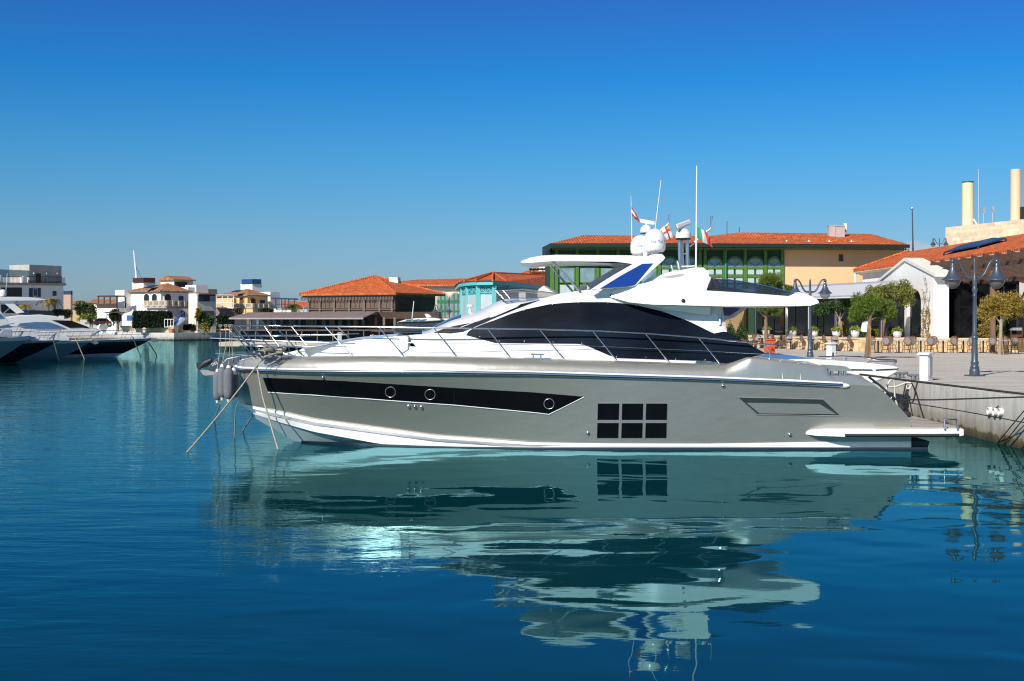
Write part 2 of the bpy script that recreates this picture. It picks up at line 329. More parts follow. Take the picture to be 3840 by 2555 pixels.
# ------------------------------------------------------------ the silver and white motor yacht
Yc = 35.3
def YP(px, py, b): return P(px, py, Yc-b)
def sheet(mb, poly, bf, off=0, thick=.02, across=False, sx_=45, sy_=45, far=False):
    bm = bmesh.new(); vs = [bm.verts.new((x, y, 0)) for x, y in poly]; bm.faces.new(vs)
    bmesh.ops.triangulate(bm, faces=bm.faces[:])
    x0, x1 = min(p[0] for p in poly), max(p[0] for p in poly); y0, y1 = min(p[1] for p in poly), max(p[1] for p in poly)
    for a, b, st, no in ((x0, x1, sx_, (1, 0, 0)), (y0, y1, sy_, (0, 1, 0))):
        k = int((b-a)/st)
        for i in range(1, k+1):
            v = a+(b-a)*i/(k+1)
            bmesh.ops.bisect_plane(bm, geom=bm.verts[:]+bm.edges[:]+bm.faces[:], plane_co=(v, v, 0), plane_no=no)
    bm.verts.index_update(); n = len(bm.verts)
    fr = []; bk = []
    for v in bm.verts:
        b = bf(v.co.x, v.co.y)+off; p = YP(v.co.x, v.co.y, b); q = Vector((p.x, 2*Yc-p.y, p.z))
        if across: fr.append(p); bk.append(q)
        elif far: fr.append(q); bk.append(q-Vector((0, thick, 0)))
        else: fr.append(p); bk.append(p+Vector((0, thick, 0)))
    fs = [tuple(v.index for v in f.verts) for f in bm.faces]
    bd = [(e.verts[0].index, e.verts[1].index) for e in bm.edges if len(e.link_faces) == 1]
    mb.add(fr+bk, fs+[tuple(n+i for i in reversed(f)) for f in fs]+[(a, b, n+b, n+a) for a, b in bd]); bm.free()
    return mb
def both(mb, poly, bf, **k): return sheet(mb, poly, bf, **k)
yA_t = [(870, 1369), (879, 1361), (895, 1352), (912, 1347), (945, 1342), (978, 1341), (1058, 1340), (1137, 1337), (1380, 1333), (1698, 1335), (1897, 1340), (1996, 1342), (2215, 1350), (2447, 1357), (2600, 1362), (2722, 1365), (2811, 1341), (2876, 1346), (2992, 1360), (3059, 1371), (3102, 1374), (3107, 1408), (3229, 1408), (3250, 1424)]
yB_t = [(870, 1374), (879, 1377), (899, 1384), (965, 1387), (1128, 1391), (1380, 1392), (1632, 1393), (2000, 1400), (2282, 1409), (2650, 1420), (2906, 1431), (3173, 1443), (3300, 1449)]
yD_t = [(880, 1508), (892, 1512), (998, 1533), (1177, 1573), (1380, 1600), (1632, 1634), (2000, 1659), (2282, 1663), (2650, 1664), (2906, 1660), (3059, 1657), (3420, 1656)]
xs_t = [(1360, 868), (1374, 870), (1395, 880), (1478, 887), (1512, 893), (1531, 919), (1568, 955), (1594, 998), (1614, 1038), (1648, 1094), (1700, 1190), (1800, 1420)]
xe_t = [(1408, 3229), (1424, 3250), (1435, 3267), (1481, 3326), (1524, 3370), (1563, 3405), (1581, 3415), (1608, 3417)]
yA = lambda x: lin(yA_t, x); yB = lambda x: lin(yB_t, x); yD = lambda x: lin(yD_t, x); xs = lambda y: lin(xs_t, y); xe = lambda y: lin(xe_t, y)
def g(s, p): s = max(0, min(1, s)); return 1-(1-s)**p
def bB(px): return 2.40*g((px-868)/1150, 3.0)-.12*max(0, (px-2900)/500)
def bD(px): return 2.16*g((px-890)/1500, 1.75)-.05*max(0, (px-2900)/500)
def bh(px, py):                                        # half breadth of the hull side at a photo pixel
    a, d = yB(px), yD(px); v = max(0, min(1.0, (py-a)/max(1, d-a)))
    return max(.01, (bB(px)*(1-v)+bD(px)*v)*g((px-xs(py)+1)/60, 2))
hx = [2722, 2811, 3102, 3107]
us = sorted(set([round(i/110*(2359)) for i in range(0, 111)]+[3, 7, 12, 25, 40]+[x-870 for x in hx])); us = [u/2359 for u in us]
def row(fy, fb, u0=870, ys=None):
    r = []
    for u in us:
        px = 870+2359*u
        for _ in range(4):
            py = fy(px); px = xs(py)+(xe(py)-xs(py))*u
        r.append((px, fy(px), max(.004, fb(px, fy(px)))))
    return r
def mir(p): return Vector((p.x, 2*Yc-p.y, p.z))
def addrows(mb, rows):
    a = [[YP(*q) for q in r] for r in rows]; mb.grid(a); mb.grid([[mir(p) for p in r] for r in a]); return a
yacht = thing('motor_yacht', 'large silver and white motor yacht moored across the middle, bow to the left', 'yacht', (6, Yc, 0))
# hull side
mb = MB(); rows = [row(lambda x, v=v: yB(x)+(yD(x)-yB(x))*v, bh) for v in [i/14 for i in range(15)]]
a = addrows(mb, rows)
tr = [[r[-1] for r in a]]; tr.append([mir(p) for p in tr[0]]); mb.grid(tr)
part('hull', mb, silver, yacht, 'metallic silver topsides', smooth=40)
# gunwale shoulder
def inset(px): return lin([(870, .42), (2600, .42), (2722, .36), (2811, .10), (3300, .06)], px)
def gw(w):
    cw, sw = 1-math.cos(w*math.pi/2), math.sin(w*math.pi/2)
    return row(lambda x: yB(x)+(yA(x)-yB(x))*sw, lambda px, py: bB(px)-inset(px)*cw*min(1, bB(px)/1.1))
mb = MB(); rows = [gw(i/8) for i in range(9)]; ga = addrows(mb, rows); tr = [[r[-1] for r in ga]]; tr.append([mir(p) for p in tr[0]]); mb.grid(tr)
part('gunwale', mb, silver, yacht, 'smooth silver shoulder above the rub rail', smooth=32)
top = ga[-1]
mb = MB(); mb.grid([[p+Vector((0, 0, -.02)) for p in top], [Vector((p.x, Yc, p.z+.05)) for p in top], [mir(p)+Vector((0, 0, -.02)) for p in top]]); part('deck', mb, gel, yacht, smooth=30)
sm = lambda a, b, x: (lambda t: t*t*(3-2*t))(max(0, min(1, (x-a)/(b-a))))
# white bottom with chine steps
yK = lambda x: lin([(880, 1512), (893, 1513), (919, 1531), (955, 1568), (998, 1594), (1038, 1614), (1094, 1650), (1190, 1700), (1500, 1800), (3420, 1820)], x)
mb = MB()
def brow(d, bo, v=None):
    def fy(x):
        y = yD(x)+d if v is None else yD(x)+32+(yK(x)-yD(x)-32)*v
        return min(y, yK(x))
    def fb(px, py):
        k = max(0, min(1, (yK(px)-py)/70)); return max(.004, bD(px)*k**.45+(bo if bo > 0 else bo+(.04-bo)*sm(1750, 2150, px))*min(1, (px-893)/120))
    r = []
    for u in us:
        px = 893+(3417-893)*u; py = fy(px); r.append((px, py, max(.004, fb(px, py))))
    return r
d2 = lambda x: lin([(893, 24), (1050, 40), (1200, 48), (1400, 58), (1600, 62), (1800, 55), (2100, 40), (2400, 32), (3420, 30)], x)
def brow2(v, bo):                                      # below the second chine the bottom turns sharply under
    def fy(x): a_ = min(yD(x)+d2(x), yK(x)); return a_+(yK(x)-a_)*v
    return [(893+(3417-893)*u, fy(893+(3417-893)*u), max(.004, (bD(893+(3417-893)*u)*max(0, min(1, (yK(893+(3417-893)*u)-min(yD(893+(3417-893)*u)+d2(893+(3417-893)*u), yK(893+(3417-893)*u)))/70))**.45+.04*min(1, (2524*u)/120))*bo)) for u in us]
addrows(mb, [brow(0, .0), brow(0, .045), brow(11, .045), brow(12, -.14), brow(23, -.15), brow(24, .07), brow2(0, 1.02)])
part('chine', mb, gel, yacht, 'white chine and spray rails', smooth=25)
mb = MB(); addrows(mb, [brow2(0, 1.02), brow2(.02, .88), brow2(.3, .62), brow2(.65, .32), brow2(1, .02)]); part('hull_bottom', mb, M('shade_toned_bottom', (.34, .43, .46), .3, var=.05, coat=.3), yacht, smooth=25)  # shade under the white hull is put into this bluish colour
mb = MB()
for s in (0, 1):
    rr = []
    for d, o in ((-12, .10), (6, .11), (40, .06)):
        r = []
        for i in range(80):
            px = 1130+(3480-1130)*i/79; yw = lin([(1094, 1652), (1210, 1664), (1356, 1675), (1565, 1683), (1714, 1687), (2000, 1690), (3500, 1690)], px); py = yw+d*min(1, (px-1090)/200)
            k = max(0, min(1, (yK(px)-py)/70)); p = YP(px, py, bD(px)*k**.45+o+.015*min(1, (px-1090)/300)); r.append(mir(p) if s else p)
        rr.append(r)
    mb.grid(rr)
part('boot_stripe', mb, navy, yacht, smooth=40)
# rub rail
mb = MB(); pts = [YP(x, yB(x)+3, bB(x)+.02) for x in list(range(880, 1000, 15))+list(range(1000, 3180, 40))]
mb.tube(pts, .05, 10); mb.tube([mir(p) for p in pts], .05, 10); part('rub_rail', mb, chrome, yacht, smooth=60)
mb = MB(); pts = [YP(x, yB(x)-5, bB(x)+.005) for x in list(range(880, 1000, 15))+list(range(1000, 3200, 40))]
mb.tube(pts, .03, 8); mb.tube([mir(p) for p in pts], .03, 8); mb.ball(YP(3165, 1447, bB(3165)+.01), (.16, .05, .06)); part('rail_trim', mb, gel, yacht, smooth=60)
bright = M('polished_ring', (.55, .56, .57), .32, .8)
# black hull window band
hw = [(985, 1417), (1100, 1421), (1300, 1430), (1700, 1455), (2000, 1472), (2190, 1488), (2059, 1553), (2000, 1546), (1700, 1518), (1380, 1495), (1005, 1470)]
o_ = part('hull_window', both(MB(), hw, bh, off=.014, thick=.03, sx_=30), blackglass, yacht, 'long black window band tapering aft', smooth=40)
mb = MB(); mb.tube([YP(x, y+1.5, bh(x, y)+.012) for x, y in [(1005, 1470), (1180, 1481), (1380, 1495), (1540, 1507), (1700, 1518), (1850, 1532), (2000, 1546), (2059, 1553), (2190, 1488)]], .012, 6); part('window_trim', mb, gel, o_)
for cx, cy_ in ((1464, 1471), (1613, 1480), (2059, 1515)):
    mb = MB(); mb.tube([YP(cx+19*math.cos(t), cy_+19*math.sin(t), bh(cx+19*math.cos(t), cy_+19*math.sin(t))+.02) for t in [i*math.pi/14 for i in range(28)]], .0115, 6, True); part('porthole', mb, bright, o_, smooth=60)
for cx in (1703, 1268):
    y0 = lin([(985, 1417), (1300, 1430), (1700, 1455)], cx); y1 = lin([(1005, 1470), (1380, 1495), (1700, 1518)], cx); mb = MB(); mb.tube([YP(cx, y0+2, bh(cx, y0)+.018), YP(cx, y1-2, bh(cx, y1)+.018)], .004, 5); part('window_joint', mb, dchrome, o_)
# six-pane hull window
o_ = part('square_window', both(MB(), [(2240, 1511), (2505, 1513), (2499, 1646), (2236, 1645)], bh, off=.006, thick=.03), silver, yacht, 'six pane square hull window')
for x0, x1 in ((2242, 2322), (2333, 2412), (2423, 2502)):
    for y0, y1 in ((1514, 1575), (1587, 1643)):
        dxl = lambda y: -3.5*(y-1514)/130
        part('pane', both(MB(), [(x0+dxl(y0), y0), (x1+dxl(y0), y0), (x1+dxl(y1), y1), (x0+dxl(y1), y1)], bh, off=.014, thick=.02), blackglass, o_)
# air intake aft
recess_dark = M('recess_shadow', (.035, .05, .05), .4, .3, coat=.2)  # dark sheet painted in place of the shadow inside the recess
o_ = part('air_intake', both(MB(), [(2768, 1491), (3087, 1498), (3153, 1560), (2839, 1555)], bh, off=.010, thick=.02), recess_dark, yacht, 'slanted air intake, recess shadow painted dark')
part('intake_cover', both(MB(), [(2800, 1511), (3074, 1516), (3136, 1554), (2848, 1551)], bh, off=.03, thick=.05), silver, o_)
mb = MB(); mb.tube([YP(x, y, bh(x, y)+.012) for x, y in ((2768, 1491), (2839, 1555), (3153, 1560), (3087, 1498))], .012, 6, True); part('intake_rim', mb, silver, o_, smooth=60)
for cx, cy_ in ((1532, 1524), (1556, 1525), (1580, 1527), (2205, 1625), (2712, 1447), (2962, 1630), (1211, 1416)):
    mb = MB(); mb.ball(YP(cx, cy_, bh(cx, cy_)+.01), (.05, .05, .05), 10, 6); part('hull_fitting', mb, chrome, yacht, smooth=60)
for pts in (((2925, 1352), (2931, 1375), (2935, 1422)), ((2992, 1361), (3000, 1380), (3002, 1425)), ((2935, 1423), (3002, 1426))):
    mb = MB(); mb.tube([YP(x, y, bB(x)-inset(x)*((yB(x)-y)/max(1, yB(x)-yA(x)))**2*.9+.006) for x, y in pts], .008, 5); part('door_seam', mb, gel, yacht)
o_ = part('stern_wing', sheet(MB(), [(3100, 1371), (3172, 1375), (3203, 1393), (3106, 1391)], lambda x, y: 2.2, thick=.7), silver, yacht, bevel=.02)
for x in (3118, 3150, 3168): mb = MB(); mb.tube([YP(x, 1392, 2.1), YP(x, 1410, 2.1)], .05, 8); part('fairlead', mb, chrome, o_, smooth=50)
mb = MB(); mb.prism([YP(x, y, 2.1) for x, y in ((1964, 1342), (2066, 1343), (2066, 1351), (1964, 1350))], (0, .25, 0)); part('cleat_pad', mb, M('blue_grey_pad', (.14, .19, .30), .4), yacht)
mb = MB(); mb.tube([YP(1990, 1328.5, 2.0), YP(2040, 1329.5, 2.0)], .018, 8)
for x in (2000, 2028): mb.tube([YP(x, 1329, 2.0), YP(x, 1344, 2.0)], .022, 8)
part('cleat', mb, chrome, yacht, smooth=50)
# swim platform
bp_ = lambda x, y: 2.10+.40*g((x-3000)/150, 1.5)
pf = [(3003, 1623), (3040, 1613), (3100, 1609), (3608, 1608), (3614, 1611), (3614, 1634), (3585, 1640), (3200, 1641), (3060, 1635), (3003, 1627)]
pl_ = part('swim_platform', sheet(MB(), pf, bp_, across=True), gel, yacht, 'white swim platform with teak deck', bevel=.03)
zt = YP(3300, 1608, 2.5).z+.012
mb = MB(); xa, xb = YP(3290, 1608, 2.4).x, YP(3606, 1608, 2.4).x
mb.box(((xa+xb)/2, Yc, zt), (xb-xa, 4.7, .02)); part('teak_deck', mb, teak, pl_)
mb = MB(); pts = [YP(x, y, 2.5) for x, y in ((3168, 1634), (3330, 1634), (3500, 1634), (3595, 1633))]; mb.tube(pts, .045, 8); part('platform_rail', mb, dchrome, pl_, smooth=60)
mb = MB(); mb.tube([PZ(3541, 1606, .58), PZ(3543, 1588, .84).lerp(PZ(3543, 1606, .58)+Vector((0, 0, .22)), 1), PZ(3587, 1606, .58)+Vector((0, 0, .22)), PZ(3589, 1606, .58)], .025, 8); part('grab_handle', mb, chrome, pl_, smooth=40)
mb = MB(); mb.prism([YP(x, y, 2.0) for x, y in ((3060, 1659), (3487, 1655), (3472, 1700), (3060, 1700))], (0, 4.0, 0)); part('stern_underside', mb, navy, yacht)
# ---- superstructure
bb = lambda x: lin([(1040, .3), (1120, .62), (1177, .8), (1340, 1.2), (1532, 1.5), (1700, 1.66), (1900, 1.8), (2200, 1.9), (3000, 1.9)], x)
bc = lambda x, y: max(.05, bb(x)-.30*(1335-y)/146)
cabin_poly = [(1055, 1352), (1055, 1329), (1110, 1315), (1177, 1303), (1277, 1287), (1340, 1276), (1380, 1272), (1460, 1265), (1532, 1258), (1535, 1312), (1582, 1312), (1583, 1256), (1625, 1247), (1700, 1222), (1792, 1203), (1859, 1183), (1939, 1149), (1974, 1140), (2025, 1124), (2099, 1102), (2172, 1091), (2255, 1084), (2408, 1078), (2600, 1080), (2700, 1100), (2700, 1220), (2727, 1246), (2712, 1246), (2678, 1252), (2660, 1280), (2600, 1372), (2300, 1362), (1900, 1350), (1500, 1345)]
part('cabin', sheet(MB(), cabin_poly, bc, across=True), gel, yacht, 'white superstructure', smooth=30)
mb = MB(); yE = lambda x: lin([(1583, 1256), (1625, 1247), (1700, 1222), (1792, 1203), (1859, 1183), (1939, 1149), (1974, 1140), (2025, 1124), (2099, 1102), (2172, 1091), (2255, 1084)], x)
yT = lambda x: lin([(1534, 1260), (1616, 1230), (1700, 1189), (1740, 1178), (1802, 1162), (1845, 1139), (1888, 1121), (1930, 1117), (1974, 1119), (2025, 1119), (2099, 1101), (2255, 1084)], x)
def roofpt(px, t, off=0):                               # across the coach roof: t = 0 near edge, .5 centre line
    e = YP(px, yE(px), bc(px, yE(px))); c = P(px, yT(px), Yc-.35); dz_ = max(0, c.z-e.z); k = math.sin(math.pi*t)**.7 if 0 < t < 1 else 0
    y = e.y+(2*Yc-2*e.y)*t
    X = e.x+(c.x-e.x)*math.sin(math.pi*t)
    return Vector((X, y, e.z+dz_*k+off))
mb = MB(); mb.grid([[roofpt(x, t/16) for t in range(17)] for x in range(1583, 2260, 18)]); part('coach_roof', mb, gel, yacht, smooth=50)
ws = tint_glass('windscreen_glass', (.10, .22, .45), .15)
mb = MB(); mb.grid([[roofpt(x, .18+.66*t/12+(1-(x-1583)/150)*.05, .018) for t in range(13)] for x in range(1583, 1730, 12)]); part('windscreen', mb, M('windscreen_sky', (.05, .12, .24), .05, .0, var=.1), yacht, 'raked windscreen, reflected sky painted in as blue', smooth=50)  # blue of the reflected sky is put into the glass colour
# canvas covers
win = [(1748, 1257), (1757, 1243), (1776, 1230), (1815, 1214), (1859, 1199), (1915, 1177), (1971, 1160), (2060, 1141), (2115, 1136), (2172, 1133), (2274, 1133), (2330, 1137), (2381, 1142), (2483, 1166), (2581, 1203), (2670, 1247), (2678, 1251), (2712, 1244), (2727, 1245), (2800, 1286), (2871, 1325), (2862, 1329), (2811, 1341), (2725, 1364), (2650, 1354), (2315, 1343), (2282, 1332), (2195, 1294), (2165, 1289), (1950, 1287), (1857, 1286), (1797, 1270)]
bwin = lambda x, y: bc(x, y)
cv = part('salon_window_cover', both(MB(), win, bwin, off=.02, thick=.03, sx_=30, sy_=30), canvas, yacht, 'navy mesh cover over the salon windows', smooth=40)
mb = MB(); arc = win[:16]
mb.tube([YP(x, y, bc(x, y)+.03) for x, y in arc], .010, 6); part('cover_piping', mb, gel, cv, smooth=60)
mb = MB()
for x, y in ((1800, 1262), (1872, 1279), (1966, 1280), (2074, 1283), (2182, 1287), (2312, 1338), (2423, 1341), (2534, 1347), (2644, 1350), (1852, 1203), (1965, 1165), (2072, 1143), (2168, 1137), (2280, 1137), (2385, 1146), (2490, 1171), (2585, 1207)): mb = MB(); mb.ball(YP(x, y, bc(x, y)+.03), .018, 8, 5); part('snap_button', mb, chrome, cv, smooth=60)
band = [(1625, 1248), (1660, 1235), (1700, 1223), (1792, 1206), (1859, 1185), (1939, 1151), (1952, 1141), (1990, 1133), (2025, 1125), (2000, 1134), (1940, 1157), (1860, 1190), (1790, 1222), (1735, 1244), (1690, 1250)]
part('windscreen_side_cover', both(MB(), band, bc, off=.02, thick=.03, sx_=30), canvas, yacht, 'narrow navy cover along the windscreen pillar', smooth=40)
mb = MB(); mb.tube([YP(x, y, bc(x, y)+.035) for x, y in ((1726, 1229), (1790, 1204), (1835, 1187))], .012, 6); part('pillar_trim', mb, gel, yacht)
# recess, hatch, sunpad
mb = MB(); mb.prism([YP(x, y, 1.5) for x, y in ((1499, 1262), (1533, 1258), (1531, 1312), (1500, 1330))], (0, .5, 0)); part('sunpad_backrest', mb, M('vinyl_cushion', (.62, .62, .62), .5, bump=.4, bs=8), yacht, bevel=.03)
mb = MB(); mb.ball(YP(1566, 1288, .9), (.10, .05, .12)); part('side_hatch', mb, blackglass, yacht, smooth=60)
mb = MB(); mb.grid([[Vector((YP(x, y, .0).x, Yc+q, YP(x, y, 0).z+.06-.06*abs(q)**2)) for q in (-1.0, -.7, -.3, 0, .3, .7, 1.0)] for x, y in ((1150, 1308), (1200, 1299), (1280, 1284), (1350, 1273), (1440, 1264), (1500, 1259))]); part('sunpad', mb, gel, yacht, smooth=50)
# ---- flybridge
sm = lambda a, b, x: (lambda t: t*t*(3-2*t))(max(0, min(1, (x-a)/(b-a))))
def bf_(x, y): return bc(x, y)+.012+sm(2235, 2520, x)*(2.10-.30*(1146-y)/146-bc(x, y))
fly = [(2235, 1089), (2300, 1079), (2347, 1076), (2408, 1064), (2449, 1055), (2463, 1043), (2483, 1030), (2514, 1020), (2575, 1009), (2602, 1004), (2639, 1004), (2647, 1012), (2658, 1016), (2658, 1037), (2666, 1039), (2649, 1090), (2800, 1099), (2957, 1111), (2982, 1100), (2995, 1095), (3046, 1112), (3068, 1127), (3072, 1137), (3040, 1147), (2727, 1150), (2500, 1144), (2415, 1140), (2357, 1134), (2290, 1114)]
fl = part('flybridge', sheet(MB(), fly, bf_, across=True), gel, yacht, 'white flybridge coaming with long aft wing', bevel=.035)
part('fairing_groove', sheet(MB(), [(2480, 1018+4), (2500, 1026), (2560, 1022), (2570, 1026)], lambda x, y: 1.4, thick=.02), gel, fl) if False else None
mb = MB(); both(mb, [(2470, 1046), (2500, 1035), (2568, 1026), (2558, 1036), (2520, 1042)], bf_, off=.006, thick=.02); part('side_lens', mb, M('grey_lens', (.36, .37, .38), .2), fl)
mb = MB(); mb.ball(YP(2562, 1128, bf_(2562, 1128)+.02), (.05, .05, .05)); part('deck_light', mb, rubber, fl, smooth=60)
# creased side fairing below the wing
part('side_fairing', both(MB(), [(2357, 1134), (2500, 1146), (2665, 1151), (2663, 1183), (2600, 1176), (2480, 1157)], lambda x, y: bc(x, y)+.02+.22*sm(2357, 2560, x)*(1-abs(y-1150)/60), thick=.05), gel, yacht, smooth=30)
mb = MB(); mb.tube([YP(2700, 1164, 1.62), YP(2700, 1219, 1.7)], .035, 8); part('door_frame', mb, chrome, yacht)
tg = tint_glass('smoked_glass', (.30, .42, .55), .82)
gpl = [(2672, 1047), (2734, 1049), (2785, 1056), (2874, 1073), (2947, 1092), (2981, 1100), (2957, 1110), (2800, 1098), (2655, 1088)]
for q in (False, True): part('wind_deflector', sheet(MB(), gpl, lambda x, y: 1.97, thick=.012, far=q), tg, fl, 'smoked glass side screen')
for q in (1, -1):
    mb = MB()
    f = [YP(x, y, 1.98) for x, y in ((2655, 1084), (2800, 1094), (2957, 1106), (2990, 1100), (2957, 1112), (2800, 1100), (2650, 1091))]
    mb.prism(f if q > 0 else [mir(p) for p in f], (0, .03*q, 0))
    f = [YP(x, y, 1.98) for x, y in ((2668, 1042), (2678, 1046), (2662, 1088), (2651, 1088))]; mb.prism(f if q > 0 else [mir(p) for p in f], (0, .03*q, 0)); part('screen_base', mb, rubber, fl)
pts = [YP(x, y, 1.97) for x, y in gpl[:6]]; brim = M('blue_rim', (.05, .10, .26), .3)
for f in (lambda v: v, mir): mb = MB(); mb.tube([f(p) for p in pts], .014, 6); part('screen_rim', mb, brim, fl, smooth=60)
# fly windscreen forward
mb = MB(); tp = [(1856, 1089), (1960, 1086), (2030, 1094), (2095, 1103)]; bt = [(1888, 1122), (1974, 1124), (2040, 1118), (2100, 1106)]
mb.grid([[YP(x, y, 1.1) for x, y in tp], [YP(x, y, 1.25) for x, y in bt]]); mb.grid([[mir(YP(x, y, 1.1)) for x, y in tp], [mir(YP(x, y, 1.25)) for x, y in bt]])
fw = [YP(*tp[0], b) for b in (1.1, .6, 0, -.6, -1.1)]; fb2 = [YP(*bt[0], b) for b in (1.25, .7, 0, -.7, -1.25)]; mb.grid([fw, fb2])
part('fly_windscreen', mb, tint_glass('clear_screen', (.55, .58, .62), .65), fl, smooth=50)
mb = MB(); pts = [YP(x, y, 1.1) for x, y in tp]; mb.tube(pts, .022, 6); mb.tube([mir(p) for p in pts], .022, 6); mb.tube(fw, .022, 6); mb.tube([YP(1888, 1121, 1.25), YP(1856, 1089, 1.1)], .012, 6); mb.tube([YP(1912, 1121, 1.25), YP(1884, 1088, 1.1)], .012, 6); part('screen_frame', mb, chrome, fl, smooth=60)
mb = MB(); mb.ball(P(1762, 1148, Yc+.2), (.10, .10, .055)); mb.lathe([(.05, -.18), (.035, -.1), (.03, -.02)], P(1762, 1148, Yc+.2), 12); part('satellite_antenna', mb, gel, yacht, smooth=50)
mb = MB(); mb.box(P(1959, 1108, Yc-.1), (.20, .22, .16)); mb.lathe([(.09, -.14), (.06, -.05)], P(1962, 1110, Yc-.1), 12); part('searchlight', mb, gel, yacht, bevel=.03)
cw = M('cream_cover', (.62, .57, .48), .7, var=.06, bump=.6, bs=6)
mb = MB(); mb.prism([P(x, y, Yc-.4) for x, y in ((2018, 1118), (2016, 1089), (2024, 1082), (2042, 1069), (2052, 1073), (2097, 1098), (2097, 1112))], (0, .9, 0)); part('helm_cover', mb, cw, fl, bevel=.05)
mb = MB(); mb.prism([P(x, y, Yc-.3) for x, y in ((2160, 1094), (2176, 1076), (2190, 1060), (2200, 1060), (2202, 1082), (2196, 1094))], (0, .6, 0)); part('seat_cover', mb, cw, fl, bevel=.05)
# hardtop and its legs
ht = [(1951, 983), (1958, 977), (1991, 966), (2032, 959), (2086, 956), (2364, 958), (2440, 962), (2412, 975), (2372, 990), (2347, 987), (2307, 982), (2072, 980), (1990, 986), (1957, 987)]
bt_ = lambda x, y: 1.55*g((x-1930)/110, 2.2)
hd = part('hardtop', sheet(MB(), ht, bt_, across=True, sx_=20), gel, fl, 'white hardtop over the flybridge', bevel=.04)
lg = [(2212, 1088), (2300, 1032), (2412, 969), (2440, 956), (2483, 952), (2496, 967), (2488, 978), (2440, 1020), (2383, 1074), (2300, 1082)]
leg_in = [(2251, 1082), (2330, 1033), (2408, 990), (2449, 988), (2381, 1069), (2351, 1075)]
bl = lambda x, y: 1.62-.12*(1080-y)/146+.12
for q in (0, 1):
    L = part('hardtop_leg', sheet(MB(), lg, bl, thick=.16, far=bool(q)), gel, fl, bevel=.02)
    part('leg_panel', sheet(MB(), leg_in, bl, off=.012, thick=.184, far=bool(q)), bluepanel, L, 'royal blue inset panel')
mb = MB(); both(mb, [(2445, 1030), (2452, 1024), (2474, 1006), (2462, 1040), (2420, 1062), (2408, 1063)], lambda x, y: 1.5, thick=.02); part('side_glass', mb, tint_glass('pale_glass', (.85, .92, .9), .85), fl)
mb = MB()
p, q = YP(2072, 979, 1.25), YP(2174, 1092, 1.45)
for a_, b_ in ((p, q), (mir(p), mir(q))): mb = MB(); mb.tube([a_, b_], .03, 8); part('hardtop_strut', mb, chrome, hd, smooth=60)
mb = MB(); mb.prism([P(x, y, Yc+1.5) for x, y in ((2201, 1067), (2255, 1035), (2296, 1011), (2325, 990), (2372, 985), (2380, 1003), (2300, 1045), (2222, 1092))], (0, .1, 0)); part('arch_gusset', mb, gel, fl, bevel=.01)
# domes, radars, masts
def dome(px, yb, yt, w, Y, txt):
    r = w/2*Y/F; h = (yb-yt)*Y/F; c = P(px, yb, Y)
    prof = [(r*.80, 0), (r*.97, .10*h), (r, .28*h), (r*1.0, .46*h), (r*.96, .62*h), (r*.84, .78*h), (r*.62, .91*h), (r*.34, .98*h), (.01, h)]
    mb = MB(); mb.lathe(prof, c, 28); o = part('satellite_dome', mb, gel, fl, smooth=60)
    mb = MB(); mb.lathe([(r*.35, -.14), (r*.35, .01)], c, 16); part('dome_pedestal', mb, gel, o, smooth=50)
    cu = bpy.data.curves.new('lettering', 'FONT'); cu.body = txt; cu.size = r*.40; cu.extrude = .004; cu.align_x = 'CENTER'
    to = bpy.data.objects.new('t', cu); col.objects.link(to); dg = bpy.context.evaluated_depsgraph_get(); me = bpy.data.meshes.new_from_object(to.evaluated_get(dg)); bpy.data.objects.remove(to)
    vs = []
    th0 = math.atan2(-c.x, -c.y)
    for v in me.vertices:                              # wrapped round the dome, facing the bow-quay side
        a_ = v.co.x/(r*1.003)+.10; vs.append(c+Vector((math.sin(a_)*(r*1.004+.01*v.co.z), -math.cos(a_)*(r*1.004+.01*v.co.z), .36*h+v.co.y)))
    mb = MB(); mb.add(vs, [tuple(p.vertices) for p in me.polygons]); part('lettering', mb, M('teal_print', (.01, .16, .36), .5), o, recalc=False)
dome(2455, 946, 858, 82, Yc-1.0, 'Sea Tel'); dome(2404, 956, 882, 80, Yc+1.25, 'Sea Tel')
def radar(px, yb, yt, w, Y, base, ang):
    k = Y/F; r = w/2*k; h = (yb-yt)*k; c = P(px, yb, Y)
    mb = MB(); mb.lathe([(r*.62, -.10*h), (r*.98, -.0), (r*1.0, .35*h), (r*.92, .62*h), (r*.55, .98*h), (r*.2, h), (.03, 1.2*h)], c, 24); o = part('radar', mb, gel, base, smooth=50)
    mb = MB(); mb.box(c+Vector((0, 0, 1.45*h)), (3.5*r, .42*r, .70*r), Matrix.Rotation(R(-22 if w > 50 else 14), 3, 'Y') @ Matrix.Rotation(ang, 3, 'Z')); part('radar_scanner', mb, gel, o, bevel=.05)
    mb = MB(); mb.lathe([(r*.92, -.16*h), (r*1.0, -.02*h)], c, 24); part('radar_base', mb, rubber, o, smooth=50)
radar(2562, 894, 858, 58, Yc-.1, fl, R(48)); radar(2423, 873, 845, 44, Yc+.3, fl, R(-38))
mb = MB()
for x, w in ((2548, .045), (2557, .045), (2577, .05)): mb.tube([P(x, 896, Yc-.1+.12*(x == 2557)), P(x+1, 1010, Yc-.1+.12*(x == 2557))], w, 10)
mb.tube([P(2548, 950, Yc-.1), P(2577, 953, Yc-.1)], .02, 6); part('radar_mast', mb, chrome, fl, smooth=60)
mb = MB(); mb.tube([P(2423, 876, Yc+.3), P(2421, 960, Yc+.3)], .07, 10); part('radar_mast', mb, gel, fl, smooth=60)
